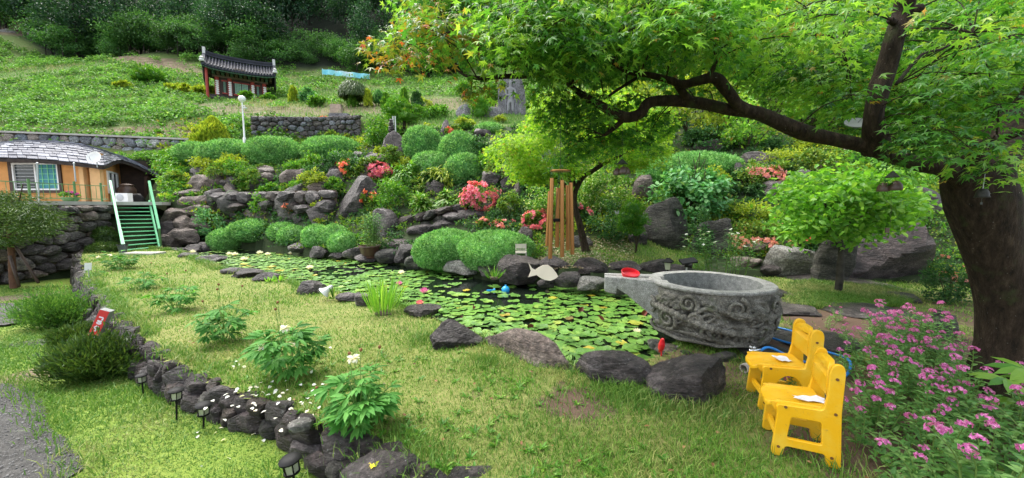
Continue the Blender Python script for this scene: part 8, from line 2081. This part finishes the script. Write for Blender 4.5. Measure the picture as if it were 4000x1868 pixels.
# ---------------------------------------------------------------- left side: yew, low junipers
yb_ = G(55, 1130, -.78); yb_[2] = lowz(yb_[1]); yy = yb_[1]
r_ = E('yew_tree', yb_, 'dark staked yew tree before the boulder wall at the left', 'tree'); g = np.random.default_rng(404)
part('trunk', MB().add(*tube(smoothpath([W(60, 1140, yy), W(52, 1080, yy), W(45, 980, yy), W(35, 880, yy), W(50, 780, yy)], 12), np.linspace(.10, .03, 12), 8, rough=.2)), plain('red_bark', (.11, .05, .03), .8, .3, 0, .3, 9.0, .4), r_, True, world=True)
mb = MB()
for e in ((-40, 860), (130, 900), (150, 800), (-10, 790), (90, 720)): mb.add(*tube(smoothpath([W(40, 960, yy), W((40 + e[0]) / 2, (940 + e[1]) / 2, yy), W(e[0], e[1], yy + g.uniform(-.3, .3))], 6), np.linspace(.035, .012, 6), 6))
part('branch', mb, M['twig'], r_, True, world=True)
P_, D_ = [], []
for i in range(105):
    u = g.uniform(-130, 200); v = g.uniform(np.interp(u, [-130, 30, 110, 200], [790, 745, 765, 840]), np.interp(u, [-130, 0, 100, 225], [930, 960, 950, 860])); c = W(u, v, yy + g.uniform(-.9, .9)); n = 120; q = g.normal(size=(n, 3)) * np.array([.17, .17, .06])
    P_.append(c + q); D_.append(unit(q * np.array([1, 1, .4]) + g.normal(size=(n, 3)) * .05 + np.array([0, 0, -.03])))
P, D = np.concatenate(P_), np.concatenate(D_); part('crown', MB().add(*leafquads(P, D, UP + g.normal(size=P.shape) * .4, .09 * g.uniform(.6, 1.3, len(P)), .028, .1, .2)), M['yew'], r_, world=True)
for i, (a, b) in enumerate((((150, 1105), (60, 960)), ((75, 1120), (38, 1000)))):
    single('tree_stake', MB().add(*tube([W(a[0], a[1], yy - .3), W(b[0], b[1], yy - .1)], .035, 8)), M['darkbrown'], ('slanting brown stake propping the yew from the right', 'short upright stake at the yew trunk')[i], 'stake', smooth=True)
def lowjuniper(u, v, w, d, h, mat, lab, seed, n=7000):
    g = np.random.default_rng(seed); b = G(u, v, -.42); b[2] = lowz(b[1]); r_ = E('low_juniper', b, lab, 'juniper', 'spreading junipers at the lower lawn')
    k = 60; a = g.uniform(0, 6.283, k); q = np.sqrt(g.uniform(.02, 1, k)); tip = np.c_[q * w / 2 * np.cos(a), q * d / 2 * np.sin(a), h * (1 - .55 * q * q) * g.uniform(.7, 1.1, k)]
    m = n // k; f = g.uniform(.25, 1.05, (k, m, 1)); P = (tip[:, None] * f + g.normal(size=(k, m, 3)) * np.array([.07, .07, .05]) * w).reshape(-1, 3); ax_ = np.repeat(unit(tip), m, 0)
    P[:, 2] = np.maximum(P[:, 2], .01)
    D = unit(ax_ + UP * .35 + g.normal(size=P.shape) * .45); part('foliage', MB().add(*leafquads(P, D, g.normal(size=P.shape), .075 * g.uniform(.6, 1.3, len(P)), .016, .1, .15)), M[mat], r_)
    mb = MB()
    for t_ in tip[::4]: mb.add(*tube(smoothpath([(0, 0, -.03), t_ * .5 + np.array([0, 0, .02]), t_ * .9], 6), np.linspace(.012, .004, 6), 5))
    part('branches', mb, M['twig'], r_)
lowjuniper(215, 1265, 1.25, .9, .62, 'lowjuniper', 'bright spreading juniper in front of the yew tree', 1)
lowjuniper(385, 1500, .90, .7, .46, 'yew', 'darker bushy juniper in front of the red sign', 2, 9000)
lowjuniper(290, 1340, .55, .5, .26, 'yew', 'small greyish juniper between the two larger ones', 3, 3000)
for i, (u, v) in enumerate(((30, 1195), (75, 1200), (110, 1190), (20, 1220), (60, 1225))):
    b = G(u, v, -.85); tag(stone('border_stone', b, (.3, .2, .14), 'rock', i, i, None, (0, 0), 3), 'flat border stone between gravel path and yew tree', 'stone', 'flat border stones of the gravel path')
b = G(1800 + 0, 1862, -.2); r_ = E('yellow_flower', G(1448, 1868, -.02), 'small yellow flower at the bottom edge by the slate block', 'flower')
part('blossom', MB().add(*petals(np.array([[0, 0, .06], [.015, 0, .075], [-.012, .01, .07]]), np.tile(UP, (3, 1)), .022, g)), leafmat('yellow_petal', [(0, (.75, .60, .02)), (1, (.8, .7, .05))], .3), r_); part('stem', MB().add(*tube([(0, 0, 0), (0, 0, .06)], .002, 4)).add(*leafquads(np.array([[.0, 0, .04], [.02, 0, .07], [.03, 0, .09]]), np.array([[1., 0, .8]] * 3), np.array([[0, -1., .5]] * 3), .03, .014)), M['lime'], r_)
